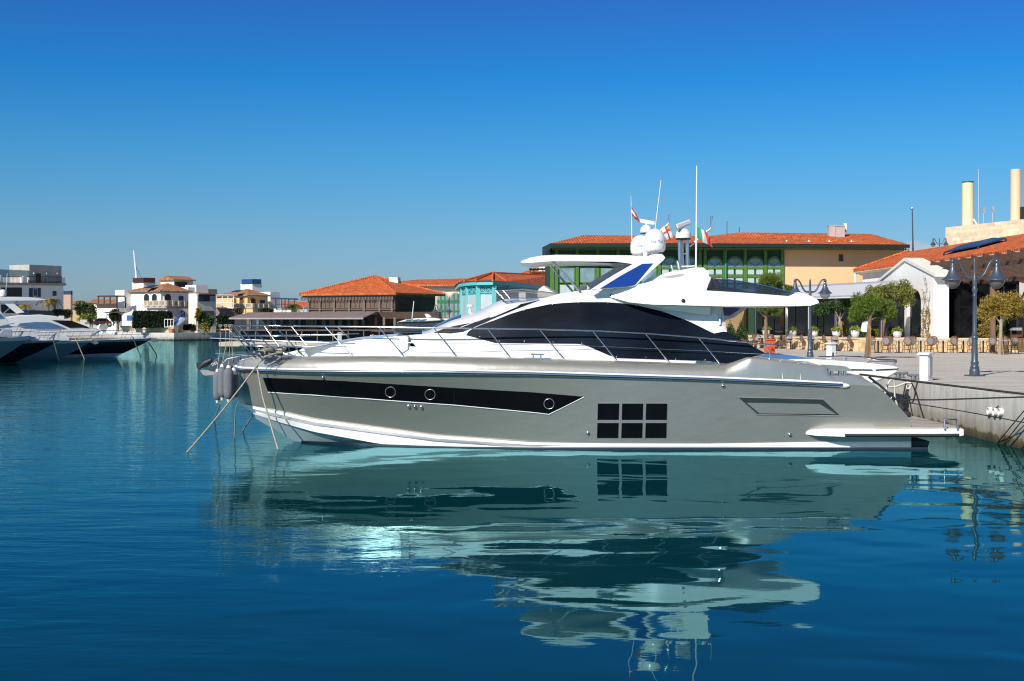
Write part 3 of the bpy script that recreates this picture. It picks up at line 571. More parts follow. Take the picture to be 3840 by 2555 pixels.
for a_, b_, r0, r1, m_ in (((2366, 735), (2370, 900), .006, .012, gel), ((2479, 676), (2444, 962), .008, .014, gel), ((2613, 622), (2610, 1004), .014, .026, gel)):
    Y = Yc+.2 if a_[0] == 2366 else Yc-1.0
    mb = MB(); mb.tube([P(*a_, Y), P(*b_, Y)], [r0, r1], 7); part('whip_antenna', mb, m_, fl, smooth=60)
mb = MB(); mb.tube([P(x, y, Yc+.4) for x, y in ((2668, 815), (2668, 850), (2664, 858), (2645, 874), (2585, 925))], .03, 8); mb.lathe([(.045, 0), (.045, .05)], P(2668, 818, Yc+.4), 12); part('flag_mast', mb, chrome, fl, smooth=50)
mb = MB(); mb.tube([P(x, y, Yc+.3) for x, y in ((2508, 806), (2508, 838), (2500, 845), (2478, 864), (2470, 880))], .022, 8); part('flag_mast', mb, chrome, fl, smooth=50)
mb = MB(); mb.lathe([(.12, 0), (.13, .02), (.02, .04)], P(2541, 996, Yc-1.2), 16, Matrix.Rotation(R(78), 3, 'Y')); mb.lathe([(.09, 0), (.10, .02), (.02, .04)], P(2517, 1008, Yc-1.2), 16, Matrix.Rotation(R(80), 3, 'Y'))
mb.tube([P(2555, 1000, Yc-1.2), P(2590, 999, Yc-1.2), P(2606, 997, Yc-1.2)], .02, 6); part('horn', mb, gel, fl, smooth=50)
# far side support with blue glass under the wing
mb = MB(); mb.prism([P(x, y, Yc+1.75) for x, y in ((2702, 1150), (2808, 1152), (2752, 1192), (2704, 1206))], (0, .1, 0)); o_ = part('stair_screen', mb, gel, yacht, bevel=.01)
mb = MB(); mb.prism([P(x, y, Yc+1.73) for x, y in ((2705, 1152), (2778, 1158), (2737, 1184), (2706, 1184))], (0, .14, 0)); part('screen_panel', mb, bluepanel, o_)
# ---- rails
rl = [(826, 1221), (840, 1220.5), (1094, 1223), (1380, 1226), (1632, 1230), (2000, 1235), (2222, 1241), (2421, 1251), (2620, 1267), (2830, 1287), (2912, 1297)]
yR = lambda x: lin(rl, x)
brl = lambda x: max(.25*min(1, (x-826)/60), lin([(826, .0), (845, .35), (900, .75), (1000, 1.15), (1100, 1.5)], x)) if x < 1100 else bB(x)-.42
rx = [826, 832, 840, 855, 880, 910, 950, 1000, 1050]+list(range(1100, 2913, 60))+[2912]
for nm, f in (('handrail', lambda x: YP(x, yR(x), brl(x))),):
    mb = MB(); pts = [f(x) for x in rx]; mb.tube(pts, .021, 8); mb.tube([mir(p) for p in pts], .021, 8); hr = part(nm, mb, chrome, yacht, 'stainless handrail around the foredeck', smooth=60)
mb = MB(); pts = [YP(x, lin([(866, 1260), (1061, 1261), (1300, 1255), (1400, 1252)], x), brl(x)*.98) for x in (866, 880, 910, 950, 1000, 1061, 1150, 1300)]
mb.tube(pts, .016, 7); mb.tube([mir(p) for p in pts], .016, 7)
pts = [YP(x, lin([(899, 1298), (1100, 1301), (1300, 1301), (1400, 1302)], x), brl(x)*.98) for x in (899, 930, 1000, 1100, 1200, 1300)]
mb.tube(pts, .016, 7); mb.tube([mir(p) for p in pts], .016, 7); part('mid_rail', mb, chrome, hr, smooth=60)
mb = MB(); pts = [YP(x, lin([(1515, 1286), (2195, 1297), (2650, 1317), (2866, 1329)], x), brl(x)) for x in range(1515, 2867, 75)]; mb.tube(pts, .008, 6); mb.tube([mir(p) for p in pts], .008, 6); part('lifeline', mb, chrome, hr, smooth=60)
for (a0, a1), (b0, b1) in (((852, 1222), (958, 1345)), ((866, 1222), (978, 1345)), ((940, 1222), (1046, 1340)), ((1031, 1224), (1138, 1337)), ((1219, 1226), (1320, 1334)), ((1421, 1228), (1512, 1333)), ((1627, 1231), (1711, 1336)), ((1830, 1234), (1913, 1341)), ((2025, 1237), (2114, 1346)), ((2224, 1243), (2313, 1353)), ((2421, 1252), (2509, 1359)), ((2620, 1268), (2701, 1366))):
    p = YP(a0, a1, brl(a0)); bq = max(.1, bB(b0)-.40) if b0 > 1000 else max(.15, bB(b0)-.25); q = YP(b0, b1, bq)
    m1 = p.lerp(q, .82)
    for f in (lambda v: v, mir): mb = MB(); mb.tube([f(p), f(m1), f(m1), f(q)], [.016, .016, .026, .026], 7); part('stanchion', mb, chrome, hr, smooth=60)
mb = MB(); mb.tube([YP(x, y, 1.95) for x, y in ((2865, 1292), (2884, 1316), (2887, 1325), (2886, 1350))], .02, 8); mb.lathe([(.07, -.03), (.05, .05)], YP(2886, 1351, 2.0), 12); part('stanchion', mb, chrome, hr, smooth=50)
mb = MB(); pts = [YP(x, y, 2.05) for x, y in ((3258, 1414), (3300, 1446), (3357, 1497))]; mb.tube(pts, .03, 8); mb.tube([pts[0]+Vector((.2, 0, -.18)), YP(3275, 1432, 2.05)], .02, 6); mb.tube([YP(3345, 1488, 2.05), YP(3338, 1500, 2.05)], .02, 6); part('transom_handrail', mb, dchrome, yacht, smooth=50)
# ---- anchor and roller at the stem
mb = MB(); mb.prism([P(x, y, Yc-.12) for x, y in ((822, 1372), (850, 1345), (905, 1333), (990, 1330), (990, 1352), (900, 1362), (860, 1384), (830, 1386))], (0, .24, 0)); part('bow_roller', mb, M('steel_channel', (.16, .17, .19), .3, .7), yacht, bevel=.02)
an = thing('anchor', 'galvanised plough anchor stowed in the bow roller of the silver yacht', 'anchor', P(790, 1390, Yc))
steelgal = M('galvanised_steel', (.40, .41, .43), .4, .7, var=.2, vs=8)
mb = MB(); mb.prism([P(x, y, Yc-.05) for x, y in ((779, 1388), (790, 1364), (812, 1345), (826, 1340), (835, 1352), (850, 1356), (830, 1386), (800, 1394))], (0, .10, 0)); part('shank', mb, M('anchor_shank', (.05, .065, .085), .4, .5), an, bevel=.015)
mb = MB()
for q in (-1, 1):
    mb.add([P(748, 1386, Yc), P(762, 1402, Yc+.16*q), P(775, 1408, Yc+.20*q), P(808, 1408, Yc+.12*q), P(815, 1392, Yc), P(780, 1388, Yc)], [(0, 1, 2, 5), (2, 3, 4, 5)])
    mb.add([P(748, 1388, Yc), P(762, 1406, Yc+.15*q), P(775, 1411, Yc+.19*q), P(808, 1411, Yc+.11*q), P(815, 1395, Yc), P(780, 1392, Yc)], [(0, 1, 2, 5), (2, 3, 4, 5)])
part('fluke', mb, M('bright_fluke', (.55, .57, .60), .35, .6), an, smooth=30)
mb = MB(); mb.prism([P(x, y, Yc-.06) for x, y in ((735, 1362), (741, 1360), (757, 1375), (746, 1387), (737, 1380))], (0, .12, 0)); mb.tube([P(752, 1376, Yc), P(770, 1362, Yc), P(795, 1350, Yc)], [.06, .1, .07], 8); part('crown', mb, rubber, an, bevel=.01)
cu = bpy.data.curves.new('lettering', 'FONT'); cu.body = 'DEL'; cu.size = .11; cu.extrude = .002; cu.shear = .1
to = bpy.data.objects.new('t', cu); col.objects.link(to); dg = bpy.context.evaluated_depsgraph_get(); me = bpy.data.meshes.new_from_object(to.evaluated_get(dg)); bpy.data.objects.remove(to)
mb = MB(); o0 = P(795, 1374, Yc-.056); mb.add([o0+Matrix.Rotation(R(25), 3, 'Y').inverted() @ Vector((v.co.x, -v.co.z, v.co.y)) for v in me.vertices], [tuple(p.vertices) for p in me.polygons]); part('lettering', mb, gel, an, recalc=False)
# ---- fenders on their lanyards
fpos = [(815, 1392, 1502, 34.75, 32, 826), (833, 1374, 1492, 34.72, 34, 847), (857, 1378, 1498, 34.60, 38, 862), (876, 1388, 1492, 35.0, 38, 870)]
flab = ['leftmost grey fleece fender hanging in front of the yacht bow', 'grey fender between the two in front, second from the left under the pulpit', 'frontmost grey fender, closest to the rope, hanging under the pulpit', 'shaded dark fender against the stem of the yacht, right of the others']
for (px, y0, y1, Y, w, rx_), lb in zip(fpos, flab):
    k = Y/F; r = w/2*k; h = (y1-y0)*k; c = P(px, y1, Y)
    t_ = thing('fender', lb, 'fender', c, group='fenders hanging at the bow')
    mb = MB(); mb.lathe([(r*.35, .0), (r*.7, .035), (r*.95, .11), (r, .2), (r, h-.22), (r*.95, h-.12), (r*.7, h-.05), (r*.4, h)], c, 20); part('fender_cover', mb, greycloth, t_, smooth=60)
    mb = MB(); mb.lathe([(r*.5, h-.02), (r*.34, h+.03), (.035, h+.06)], c, 14); mb.lathe([(.03, -.07), (r*.3, -.03), (r*.45, .01)], c, 14); part('end_cap', mb, gel, t_, smooth=60)
    mb = MB(); mb.tube([c+Vector((0, 0, h+.05)), P(rx_, 1300, Y), P(rx_, 1222, Y)], .010, 6); mb.tube([P(rx_-4, 1226, Y), P(rx_-4, 1218, Y), P(rx_+4, 1218, Y), P(rx_+4, 1226, Y)], .014, 6); part('lanyard', mb, ropem, t_, smooth=50)
# ---- mooring lines at the bow
def rope(name, pts, r, m, label, cat='rope', group=None, sag=0, n=14):
    if len(pts) == 2:
        a, b = Vector(pts[0]), Vector(pts[1]); pts = [a.lerp(b, i/n)-Vector((0, 0, sag*4*(i/n)*(1-i/n))) for i in range(n+1)]
    mb = MB(); mb.tube(pts, r, 7); return solo(name, mb, m, label, cat, group, smooth=60)
gml = 'mooring lines of the silver yacht'
def Pw(px, py): return PZ(px, py, -.03)
rope('mooring_line', [YP(966, 1368, 1.0), Pw(697, 1701)], .022, ropem, 'long rope from the bow down left to the water in front of the fenders', group=gml, sag=.06)
rope('mooring_line', [YP(963, 1372, 1.0), YP(972, 1420, 1.15), YP(985, 1490, 1.2), PZ(1044, 1690, -.03)], .024, ropem, 'rope hanging from the bow cleat steeply down the side of the hull', group=gml)
rope('mooring_line', [P(827, 1512, 36.5), Pw(803, 1574)], .018, ropem, 'short dark rope entering the water below the leftmost fender', group=gml)
rope('mooring_line', [P(951, 1552, 35.6), Pw(908, 1620)], .020, ropem, 'short rope between the forefoot of the yacht and the water', group=gml)
rope('mooring_line', [P(896, 1508, 35.6), P(884, 1530, 36.0), PZ(880, 1534, .9).lerp(P(884, 1530, 36.0), 1)+Vector((-.2, .6, -1.6))], .016, ropem, 'dark rope leaving the stem just below the fenders', group=gml)
mb = MB(); rnd = random.Random(3)
for k in range(9):
    cx, cy_ = 1012+rnd.uniform(-22, 30), 1331+rnd.uniform(-4, 4); a0 = rnd.uniform(0, 6)
    mb.tube([P(cx, cy_, Yc-.9+rnd.uniform(-.3, .2))+Vector((.20*math.cos(a0+t)*(1+.1*k % 3), .13*math.sin(a0+t), .03*math.sin(2*t+k)+.02*k)) for t in [i*.5 for i in range(12)]], .022, 6)
mb.tube([YP(x, y, b) for x, y, b in ((963, 1372, 1.0), (970, 1360, 1.0), (990, 1345, .95), (1010, 1335, .9), (1040, 1340, .95), (1055, 1338, .95), (1040, 1350, 1.05), (1010, 1368, 1.15), (990, 1372, 1.15), (987, 1362, 1.1), (995, 1345, 1.0))], .02, 7)
solo('rope_coil', mb, ropem, 'untidy coil of beige rope lying on the foredeck at the bow', 'rope', smooth=60)
# ---- flags
def flag(poly, Y, cols, label, wav=.05):
    # poly: four corners (hoist top, fly top, fly bottom, hoist bottom); cols(u, v) -> material key
    N, Mv = 16, 10; a, b, c, d = [P(*q, Y) for q in poly]; cells = {}
    t_ = thing('flag', label, 'flag', d)
    def pt(u, v):
        p = a.lerp(b, u).lerp(d.lerp(c, u), v); return p+Vector((0, wav*math.sin(u*9+v*2)*u+.03*math.sin(v*6+1), .02*math.sin(u*11)*u))
    for i in range(N):
        for j in range(Mv): cells.setdefault(cols((i+.5)/N, (j+.5)/Mv), []).append((i, j))
    for k_, ls in cells.items():
        mb = MB()
        for i, j in ls: mb.poly([pt(i/N, j/Mv), pt((i+1)/N, j/Mv), pt((i+1)/N, (j+1)/Mv), pt(i/N, (j+1)/Mv)])
        part({'r': 'red_cloth', 'w': 'white_cloth', 'g': 'green_cloth', 'o': 'orange_cloth'}[k_], mb, FM[k_], t_, smooth=60)
FM = {'r': M('red_bunting', (.50, .035, .03), .8), 'w': M('white_bunting', (.70, .70, .68), .8), 'g': M('green_bunting', (.03, .26, .19), .8), 'o': M('orange_bunting', (.70, .25, .05), .8)}
flag([(2367, 770), (2396, 820), (2398, 836), (2368, 808)], Yc+.2, lambda u, v: 'w' if .34 < v < .66 and u < .7 else 'r', 'small red and white striped flag on the thin antenna above the domes')
flag([(2480, 862), (2508, 840), (2522, 890), (2500, 900)], Yc+.2, lambda u, v: 'r' if abs(u-.52) < .10 or abs(v-.42) < .12 else ('o' if u > .7 and v < .3 else 'w'), 'white flag with a red cross beside the larger dome')
flag([(2616, 852), (2655, 872), (2672, 928), (2612, 893)], Yc-.3, lambda u, v: 'g' if u < .36 else ('w' if u < .70 else 'r'), 'green white and red tricolour flag flying right of the tallest antenna')
# potted orchid seen through the smoked glass
fp = thing('flower_pot', 'pink flowering plant behind the smoked glass of the flybridge', 'plant', YP(2683, 1086, .9))
mb = MB(); mb.lathe([(.07, 0), (.10, .14), (.09, .15)], YP(2683, 1088, .9), 12); part('pot', mb, M('orange_pot', (.55, .12, .04), .6), fp, smooth=40)
mb = MB(); rnd = random.Random(5)
for k in range(90):
    c = YP(2683, 1062, .9)+Vector((rnd.gauss(0, .07), rnd.gauss(0, .06), rnd.gauss(0, .05))); a_ = Vector((rnd.gauss(0, 1), rnd.gauss(0, 1), rnd.gauss(0, 1))).normalized()*.03; b_ = a_.cross(Vector((.3, .5, .8))).normalized()*.03
    mb.poly([c-a_, c+b_, c+a_, c-b_])
part('blossom', mb, M('pink_petals', (.60, .05, .22), .6), fp)
print('p2 ok')
# ------------------------------------------------------------ the other boats
def hull_rows(L, B, H, rake, sheer, vs, ns=26, wlf=.72, full=2.4, z0=0):
    rows = []
    for v in vs:
        r = []
        for i in range(ns+1):
            s = 1-(1-i/ns)**1.6; b = B/2*(1-max(0, (s-.40)/.60)**full); zd = H+sheer*(s*s-1)
            k = max(0, 1-s**4*.0)
            half = b*((1-v)+v*wlf*(1-.55*s**3)); x = s*(L-rake*min(v, 1.3)**1.15)
            r.append((x, max(.02*(1-s)+.004, half) if s < .999 else .004, zd*(1-v)+z0*v))
        rows.append(r)
    return rows
def boat(name, label, tip, heading, L, B, H, rake, sheer, bands, group=None, deckm=None, wlf=.72, full=2.4):
    # bands: list of (v0, v1, material, part name); the bow tip is put at the point given
    h = Vector((math.cos(heading), math.sin(heading), 0)); root = Vector((tip.x, tip.y, 0))-h*L
    t = thing(name, label, 'boat', root, heading, group, local=True)
    for v0, v1, m, nm in bands:
        vs = [v0+(v1-v0)*i/5 for i in range(6)]; rows = hull_rows(L, B, H, rake, sheer, vs, wlf=wlf, full=full); mb = MB()
        A = [[Vector((x, -y, z)) for x, y, z in r] for r in rows]; Bq = [[Vector((x, y, z)) for x, y, z in r] for r in rows]
        mb.grid(A); mb.grid(Bq); mb.grid([[r[0] for r in A], [r[0] for r in Bq]]); part(nm, mb, m, t, smooth=35)
    r = hull_rows(L, B, H, rake, sheer, [0])[0]
    mb = MB(); mb.grid([[Vector((x, -y+.02, z-.01)) for x, y, z in r], [Vector((x, 0, z+.06)) for x, y, z in r], [Vector((x, y-.02, z-.01)) for x, y, z in r]]); part('deck', mb, deckm or gel, t, smooth=40)
    t['L'] = L
    return t
def to_local(t, v):
    m = Matrix.Rotation(-t.rotation_euler.z, 3, 'Z'); return m @ (Vector(v)-t.location)
def bslab(t, w, pts, y0, m, nm, lab=None, bev=0, parent=None):      # a solid on a boat from its side profile in photo pixels, w wide from local y0
    n = Vector((math.sin(t.rotation_euler.z), -math.cos(t.rotation_euler.z), 0)); pl = Plane(Vector(t.location)-n*y0, n)
    mb = MB(); q = [to_local(t, pl.hit(*p)) for p in pts]; mb.prism(q, (0, w, 0)); return part(nm, mb, m, parent or t, lab, bevel=bev)
def brail(t, L, H, sheer, B, full, h=.75, n=9, s0=.45):
    top = []; base = []
    for i in range(n*2+1):
        s = s0+(1-s0)*i/(n*2); b = B/2*(1-max(0, (s-.40)/.60)**full)*.93; x = s*L*.985; z = H+sheer*(s*s-1)
        base.append(Vector((x, b, z))); top.append(Vector((x+.30, b, z+h)))
    o = None
    for sg in (1, -1):
        f = lambda p: Vector((p.x, p.y*sg, p.z))
        mb = MB(); mb.tube([f(p) for p in top], .022, 6); mb.tube([f(a.lerp(b, .5)) for a, b in zip(base, top)], .014, 5)
        q = part('handrail', mb, chrome, t, smooth=60)
        for i in range(0, len(top), 2): mb = MB(); mb.tube([f(base[i]), f(top[i])], .016, 5); part('stanchion', mb, chrome, q)
darkhull = M('dark_hull_paint', (.012, .015, .022), .12, coat=.5, var=.2)
whitehull = M('white_hull_paint', (.62, .63, .64), .2, coat=.4, var=.03)
shadedhull = M('shade_toned_white_hull', (.15, .23, .29), .2, coat=.4, var=.03)  # white hulls on their shaded side, the shade mixed into the colour
greydeck = M('grey_blue_gelcoat', (.34, .37, .42), .25, coat=.3, var=.03)
skyglass = M('reflecting_blue_glass', (.10, .22, .42), .06, .3, var=.15)
hd_ = R(35); G4 = 'boats moored bow out at the far left'
def anchor_on(t, L, z, m=None):
    mb = MB(); mb.prism([(L-.5, -.1, z), (L+.25, -.1, z+.05), (L+.55, -.1, z-.25), (L+.15, -.1, z-.38), (L-.3, -.1, z-.15)], (0, .2, 0)); part('anchor', mb, steelgal, t, bevel=.04)
def text_mesh(txt, size, m3, o0, extr=.003):
    cu = bpy.data.curves.new('lettering', 'FONT'); cu.body = txt; cu.size = size; cu.extrude = extr
    to = bpy.data.objects.new('t', cu); col.objects.link(to); dg = bpy.context.evaluated_depsgraph_get(); me = bpy.data.meshes.new_from_object(to.evaluated_get(dg)); bpy.data.objects.remove(to)
    mb = MB(); mb.add([Vector(o0)+m3 @ v.co for v in me.vertices], [tuple(p.vertices) for p in me.polygons]); return mb
# 4: the large one with a black hull, rightmost of the four
b4 = boat('moored_yacht', 'long flybridge yacht with a glossy black hull and white bottom, its bow furthest right', P(572, 1270, 122), hd_, 21, 5.0, 1.72, 3.6, .25, [(0, .13, greydeck, 'gunwale'), (.13, .80, darkhull, 'hull'), (.80, 1.4, whitehull, 'bottom')], G4, full=2.2)
bslab(b4, 3.4, [(372, 1239), (320, 1230), (262, 1203), (210, 1186), (150, 1180), (70, 1183), (-20, 1195), (-40, 1260), (372, 1262)], -1.7, gel, 'cabin', bev=.08)
bslab(b4, 3.52, [(75, 1213), (132, 1208), (186, 1209), (215, 1219), (248, 1232), (150, 1233), (60, 1228)], -1.76, skyglass, 'side_window')
bslab(b4, 3.1, [(196, 1201), (268, 1203), (335, 1228), (262, 1230)], -1.74, blackglass, 'windscreen')
bslab(b4, 3.0, [(101, 1180), (112, 1163), (200, 1166), (205, 1184)], -1.5, tint_glass('dark_screen', (.08, .10, .16), .3), 'fly_windscreen')
bslab(b4, 2.9, [(-60, 1114), (60, 1114), (120, 1116), (181, 1124), (140, 1129), (40, 1129), (-60, 1130)], -1.45, gel, 'hardtop', bev=.05)
bslab(b4, .12, [(4, 1128), (40, 1128), (92, 1172), (62, 1176)], -1.3, gel, 'hardtop_leg')
mb = MB(); nq = Vector((math.sin(hd_), -math.cos(hd_), 0)); plq = Plane(Vector(b4.location)+nq*1.2, nq)
mb.tube([to_local(b4, plq.hit(66, 1130)), to_local(b4, plq.hit(12, 1176))], .05, 6); mb.tube([to_local(b4, plq.hit(148, 1128)), to_local(b4, plq.hit(122, 1160))], .05, 6); part('hardtop_strut', mb, chrome, b4, smooth=60)
mb = MB(); c = to_local(b4, plq.hit(10, 1112)); mb.lathe([(.28, 0), (.34, .2), (.32, .42), (.18, .58), (.02, .62)], c, 16); part('satellite_dome', mb, gel, b4, smooth=60)
mb = MB(); mb.tube([to_local(b4, plq.hit(22, 1096)), to_local(b4, plq.hit(27, 1026))], .02, 6); part('antenna', mb, gel, b4)
mb = MB(); c = to_local(b4, plq.hit(229, 1192)); mb.box(c, (.5, .4, .35)); part('searchlight', mb, gel, b4, bevel=.05)
bslab(b4, 2.6, [(285, 1238), (305, 1226), (345, 1227), (372, 1236), (380, 1246), (285, 1246)], -1.3, M('grey_sunpad', (.45, .44, .42), .7), 'sunpad', bev=.05)
brail(b4, 21, 1.72, .25, 5.0, 2.2, .85, 9, .55); anchor_on(b4, 21, 1.70)
# 3
b3 = boat('moored_yacht', 'motor yacht, white hull toned blue for shade, bow just left of the black hulled one', P(348, 1276, 114), hd_, 16, 4.4, 1.66, 3.0, .2, [(0, .12, gel, 'gunwale'), (.12, 1.4, shadedhull, 'hull')], G4)
bslab(b3, 2.8, [(262, 1265), (215, 1250), (150, 1240), (60, 1232), (-60, 1225), (-60, 1280), (262, 1280)], -1.4, gel, 'cabin', bev=.08); brail(b3, 16, 1.66, .2, 4.4, 2.4, .8, 8, .5); anchor_on(b3, 16, 1.62)
# 2
b2 = boat('moored_yacht', 'motor yacht with a matt black hull between two white hulls toned for shade', P(226, 1275, 106), hd_, 16, 4.6, 1.8, 3.6, .2, [(0, .10, greydeck, 'gunwale'), (.10, 1.4, darkhull, 'hull')], G4)
bslab(b2, 2.8, [(150, 1262), (110, 1240), (60, 1222), (20, 1212), (-80, 1200), (-80, 1280), (150, 1275)], -1.4, gel, 'cabin', bev=.08)
bslab(b2, 2.9, [(-40, 1205), (20, 1214), (45, 1224), (0, 1228), (-60, 1226)], -1.45, skyglass, 'side_window'); brail(b2, 16, 1.8, .2, 4.6, 2.4, .8, 8, .5)
# 1
b1 = boat('moored_yacht', 'leftmost motor yacht, white hull toned blue for shade, a name on its bow', P(118, 1262, 98), hd_, 15, 4.6, 2.15, 3.2, .2, [(0, .13, gel, 'gunwale'), (.13, 1.4, shadedhull, 'hull')], G4)
bslab(b1, 2.6, [(47, 1252), (44, 1235), (10, 1234), (0, 1248), (-20, 1262), (47, 1262)], -1.3, greydeck, 'hatch_cover', bev=.05)
bslab(b1, 2.8, [(32, 1205), (2, 1165), (-60, 1140), (-60, 1240), (60, 1212)], -1.4, gel, 'cabin', bev=.06); bslab(b1, 2.9, [(14, 1192), (0, 1175), (-40, 1165), (-40, 1196)], -1.45, skyglass, 'side_window')
brail(b1, 15, 2.15, .2, 4.6, 2.4, .8, 8, .5); anchor_on(b1, 15, 2.1)
s_ = .86; yb = -4.6/2*(1-((.80-.40)/.60)**2.4)-.03
part('lettering', text_mesh('ny Line', .34, Matrix.Rotation(R(11), 3, 'Z') @ Matrix.Rotation(R(90), 3, 'X'), (11.2, -1.80, 1.84)), rubber, b1, recalc=False)
for (a, b), (c, d), Y, lb in (((199, 1265), (222, 1359), 104, 'pale mooring rope slanting from the matt black hull at the far left'), ((283, 1268), (318, 1350), 112, 'pale mooring rope slanting from the shade toned hull at the far left'), ((497, 1262), (528, 1340), 119, 'thin mooring rope below the rail of the glossy black hull'), ((556, 1282), (589, 1334), 121, 'thin mooring rope from the bow tip of the black hull down to the right')):
    rope('mooring_line', [P(a, b, Y), PZ(c, d, -.05)], .05, ropem, lb, group='mooring lines of the boats at the far left')
# the white yacht moored behind the silver one
b5 = boat('white_motor_boat', 'white open motor boat with blue windscreen moored behind the silver yacht', Vector((-10.2, 43.2, 0)), math.pi, 22.0, 4.4, 1.72, 3.0, .4, [(0, .5, gel, 'gunwale'), (.5, 1.4, whitehull, 'hull')], full=2.2)
brail(b5, 22.0, 1.72, .4, 4.4, 2.2, 1.02, 8, .5)
def wl(pts, Y, vec, m, nm, root, bev=0, lab=None): mb = MB(); mb.prism([to_local(root, P(x, y, Y)) for x, y in pts], Matrix.Rotation(-root.rotation_euler.z, 3, 'Z') @ Vector(vec)); return part(nm, mb, m, root, lab, bevel=bev)
wl([(2600, 1340), (2900, 1349), (3046, 1347), (3150, 1353), (3250, 1360), (3338, 1371), (3372, 1378), (3366, 1397), (3330, 1417), (3240, 1447), (3140, 1470), (2600, 1480)], 41.2, (0, 3.8, 0), gel, 'aft_hull', b5, .06)
wl([(2880, 1349), (2886, 1330), (2950, 1331), (3046, 1346), (3000, 1362), (2900, 1362)], 41.6, (0, 2.8, 0), M('blue_windscreen', (.05, .13, .33), .12, var=.1), 'windscreen', b5, .03, 'long blue tinted windscreen')
mb = MB()
f_ = lambda x, y, Y=41.4: to_local(b5, P(x, y, Y))
mb.tube([f_(3070, 1340), (f_(3160, 1337)), f_(3250, 1342), f_(3290, 1350), f_(3362, 1352)], .035, 6); mb.tube([f_(3245, 1371), f_(3262, 1357), f_(3362, 1357)], .04, 6)
for x, y0, y1 in ((3175, 1338, 1352), (3268, 1352, 1372), (3356, 1354, 1370)): mb.tube([f_(x, y0), f_(x-2, y1)], .035, 6)
part('stern_rail', mb, chrome, b5, smooth=60)
mb = MB(); mb.tube([f_(3160, 1385.5, 41.17), f_(3271, 1387.5, 41.17)], .015, 5); mb.tube([f_(3284, 1387.5, 41.17), f_(3370, 1383.5, 41.17)], .015, 5); part('hull_seam', mb, dchrome, b5)
# the boat with a grey-glazed roof further back
b6 = boat('cabin_cruiser', 'white cabin cruiser with grey roof skylights moored by the brown restaurant', P(1388, 1262, 100), math.pi+R(0), 14, 4.2, 2.2, 2.2, .2, [(0, .3, gel, 'gunwale'), (.3, 1.4, darkhull, 'hull')])
wl([(1478, 1238), (1490, 1208), (1520, 1199), (1600, 1195), (1650, 1196), (1700, 1215), (1700, 1245), (1478, 1245)], 97.9, (0, 3.4, 0), M('grey_glass', (.035, .045, .055), .1, var=.3), 'side_window', b6, .05)
wl([(1490, 1208), (1520, 1199), (1560, 1194), (1620, 1192), (1650, 1196), (1655, 1203), (1590, 1207)], 97.7, (0, 3.8, 0), gel, 'roof', b6, .08)
for x in (1520, 1545, 1570): wl([(x, 1201), (x+14, 1197), (x+28, 1197), (x+14, 1201)], 97.6, (0, .5, 0), greydeck, 'skylight', b6)
wl([(1592, 1178), (1600, 1177), (1612, 1181), (1618, 1190), (1600, 1193)], 99, (0, .6, 0), gel, 'radar', b6, .05)
mb = MB(); mb.tube([f2 for f2 in (to_local(b6, P(1552, 1130, 99)), to_local(b6, P(1545, 1195, 99)))], .03, 6); part('antenna', mb, gel, b6); brail(b6, 14, 2.2, .2, 4.2, 2.4, .7, 7, .5)
mb = MB(); mb.lathe([(.10, 0), (.22, .12), (.26, .35), (.2, .6), (.06, .72)], P(1398, 1290, 70)-Vector((0, 0, 0)), 14)
q = solo('buoy', mb, M('orange_plastic', (.70, .16, .03), .5), 'small orange buoy seen just above the foredeck sunpad of the silver yacht', 'buoy', smooth=50); q.location = P(1398, 1277, 90); q.scale = (.55, .55, .6)

# ------------------------------------------------------------ mooring gear at the stern and quay
gq = 'black stern lines of the silver yacht'
rope('stern_line', [YP(3225, 1404, 2.0), P(3440, 1432, 46.5)-Vector((0, 0, 0))], .022, ropeblack, 'black line running from the stern to the left bollard cleat on the quay', 'rope', gq)
rope('stern_line', [YP(3229, 1405, 2.1), P(3440, 1432, 32.8), P(3850, 1479, 31.6)], .028, ropeblack, 'thick black line from the stern to the right edge, topmost', 'rope', gq)
rope('stern_line', [P(3345, 1499, 35), P(3500, 1500, 34), P(3850, 1489, 31.8)], .020, ropeblack, 'nearly level black line from the transom to the right edge', 'rope', gq)
rope('stern_line', [P(3362, 1500, 35.2), P(3390, 1508, 35.2), P(3620, 1544, 33.4), P(3850, 1587, 31.8)], .014, ropeblack, 'thin black line sloping down right across the quay wall', 'rope', gq)
rope('stern_line', [Vector((13.15, 34.6, 1.02)), PZ(3612, 1621, -.03)], .016, ropeblack, 'dark line from the white pipes down left to the water by the swim platform', 'rope', gq)
for x0, y0, x1, y1, lb in ((3845, 1535, 3737, 1665, 'left of two dark lines slanting from the right edge into the water'), (3845, 1562, 3748, 1685, 'right of two dark lines slanting from the right edge into the water')):
    rope('stern_line', [P(x0, y0, 31.9), PZ(x1, y1, -.03)], .014, ropeblack, lb, 'rope', gq)
rnd = random.Random(11)
def loops(name, pts_list, r, m, label, cat):
    mb = MB()
    for p in pts_list:
        pp = [Vector(a) for a in p]; q = []
        for i in range(len(pp)-1):
            a, b, c, d = pp[max(0, i-1)], pp[i], pp[i+1], pp[min(len(pp)-1, i+2)]
            for k in range(6):
                t = k/6; q.append(.5*((2*b)+(c-a)*t+(2*a-5*b+4*c-d)*t*t+(3*b-a-3*c+d)*t**3))
        mb.tube(q+[pp[-1]], r, 6)
    return solo(name, mb, m, label, cat, smooth=60)
S = lambda x, y, Y=38: P(x, y, Y)
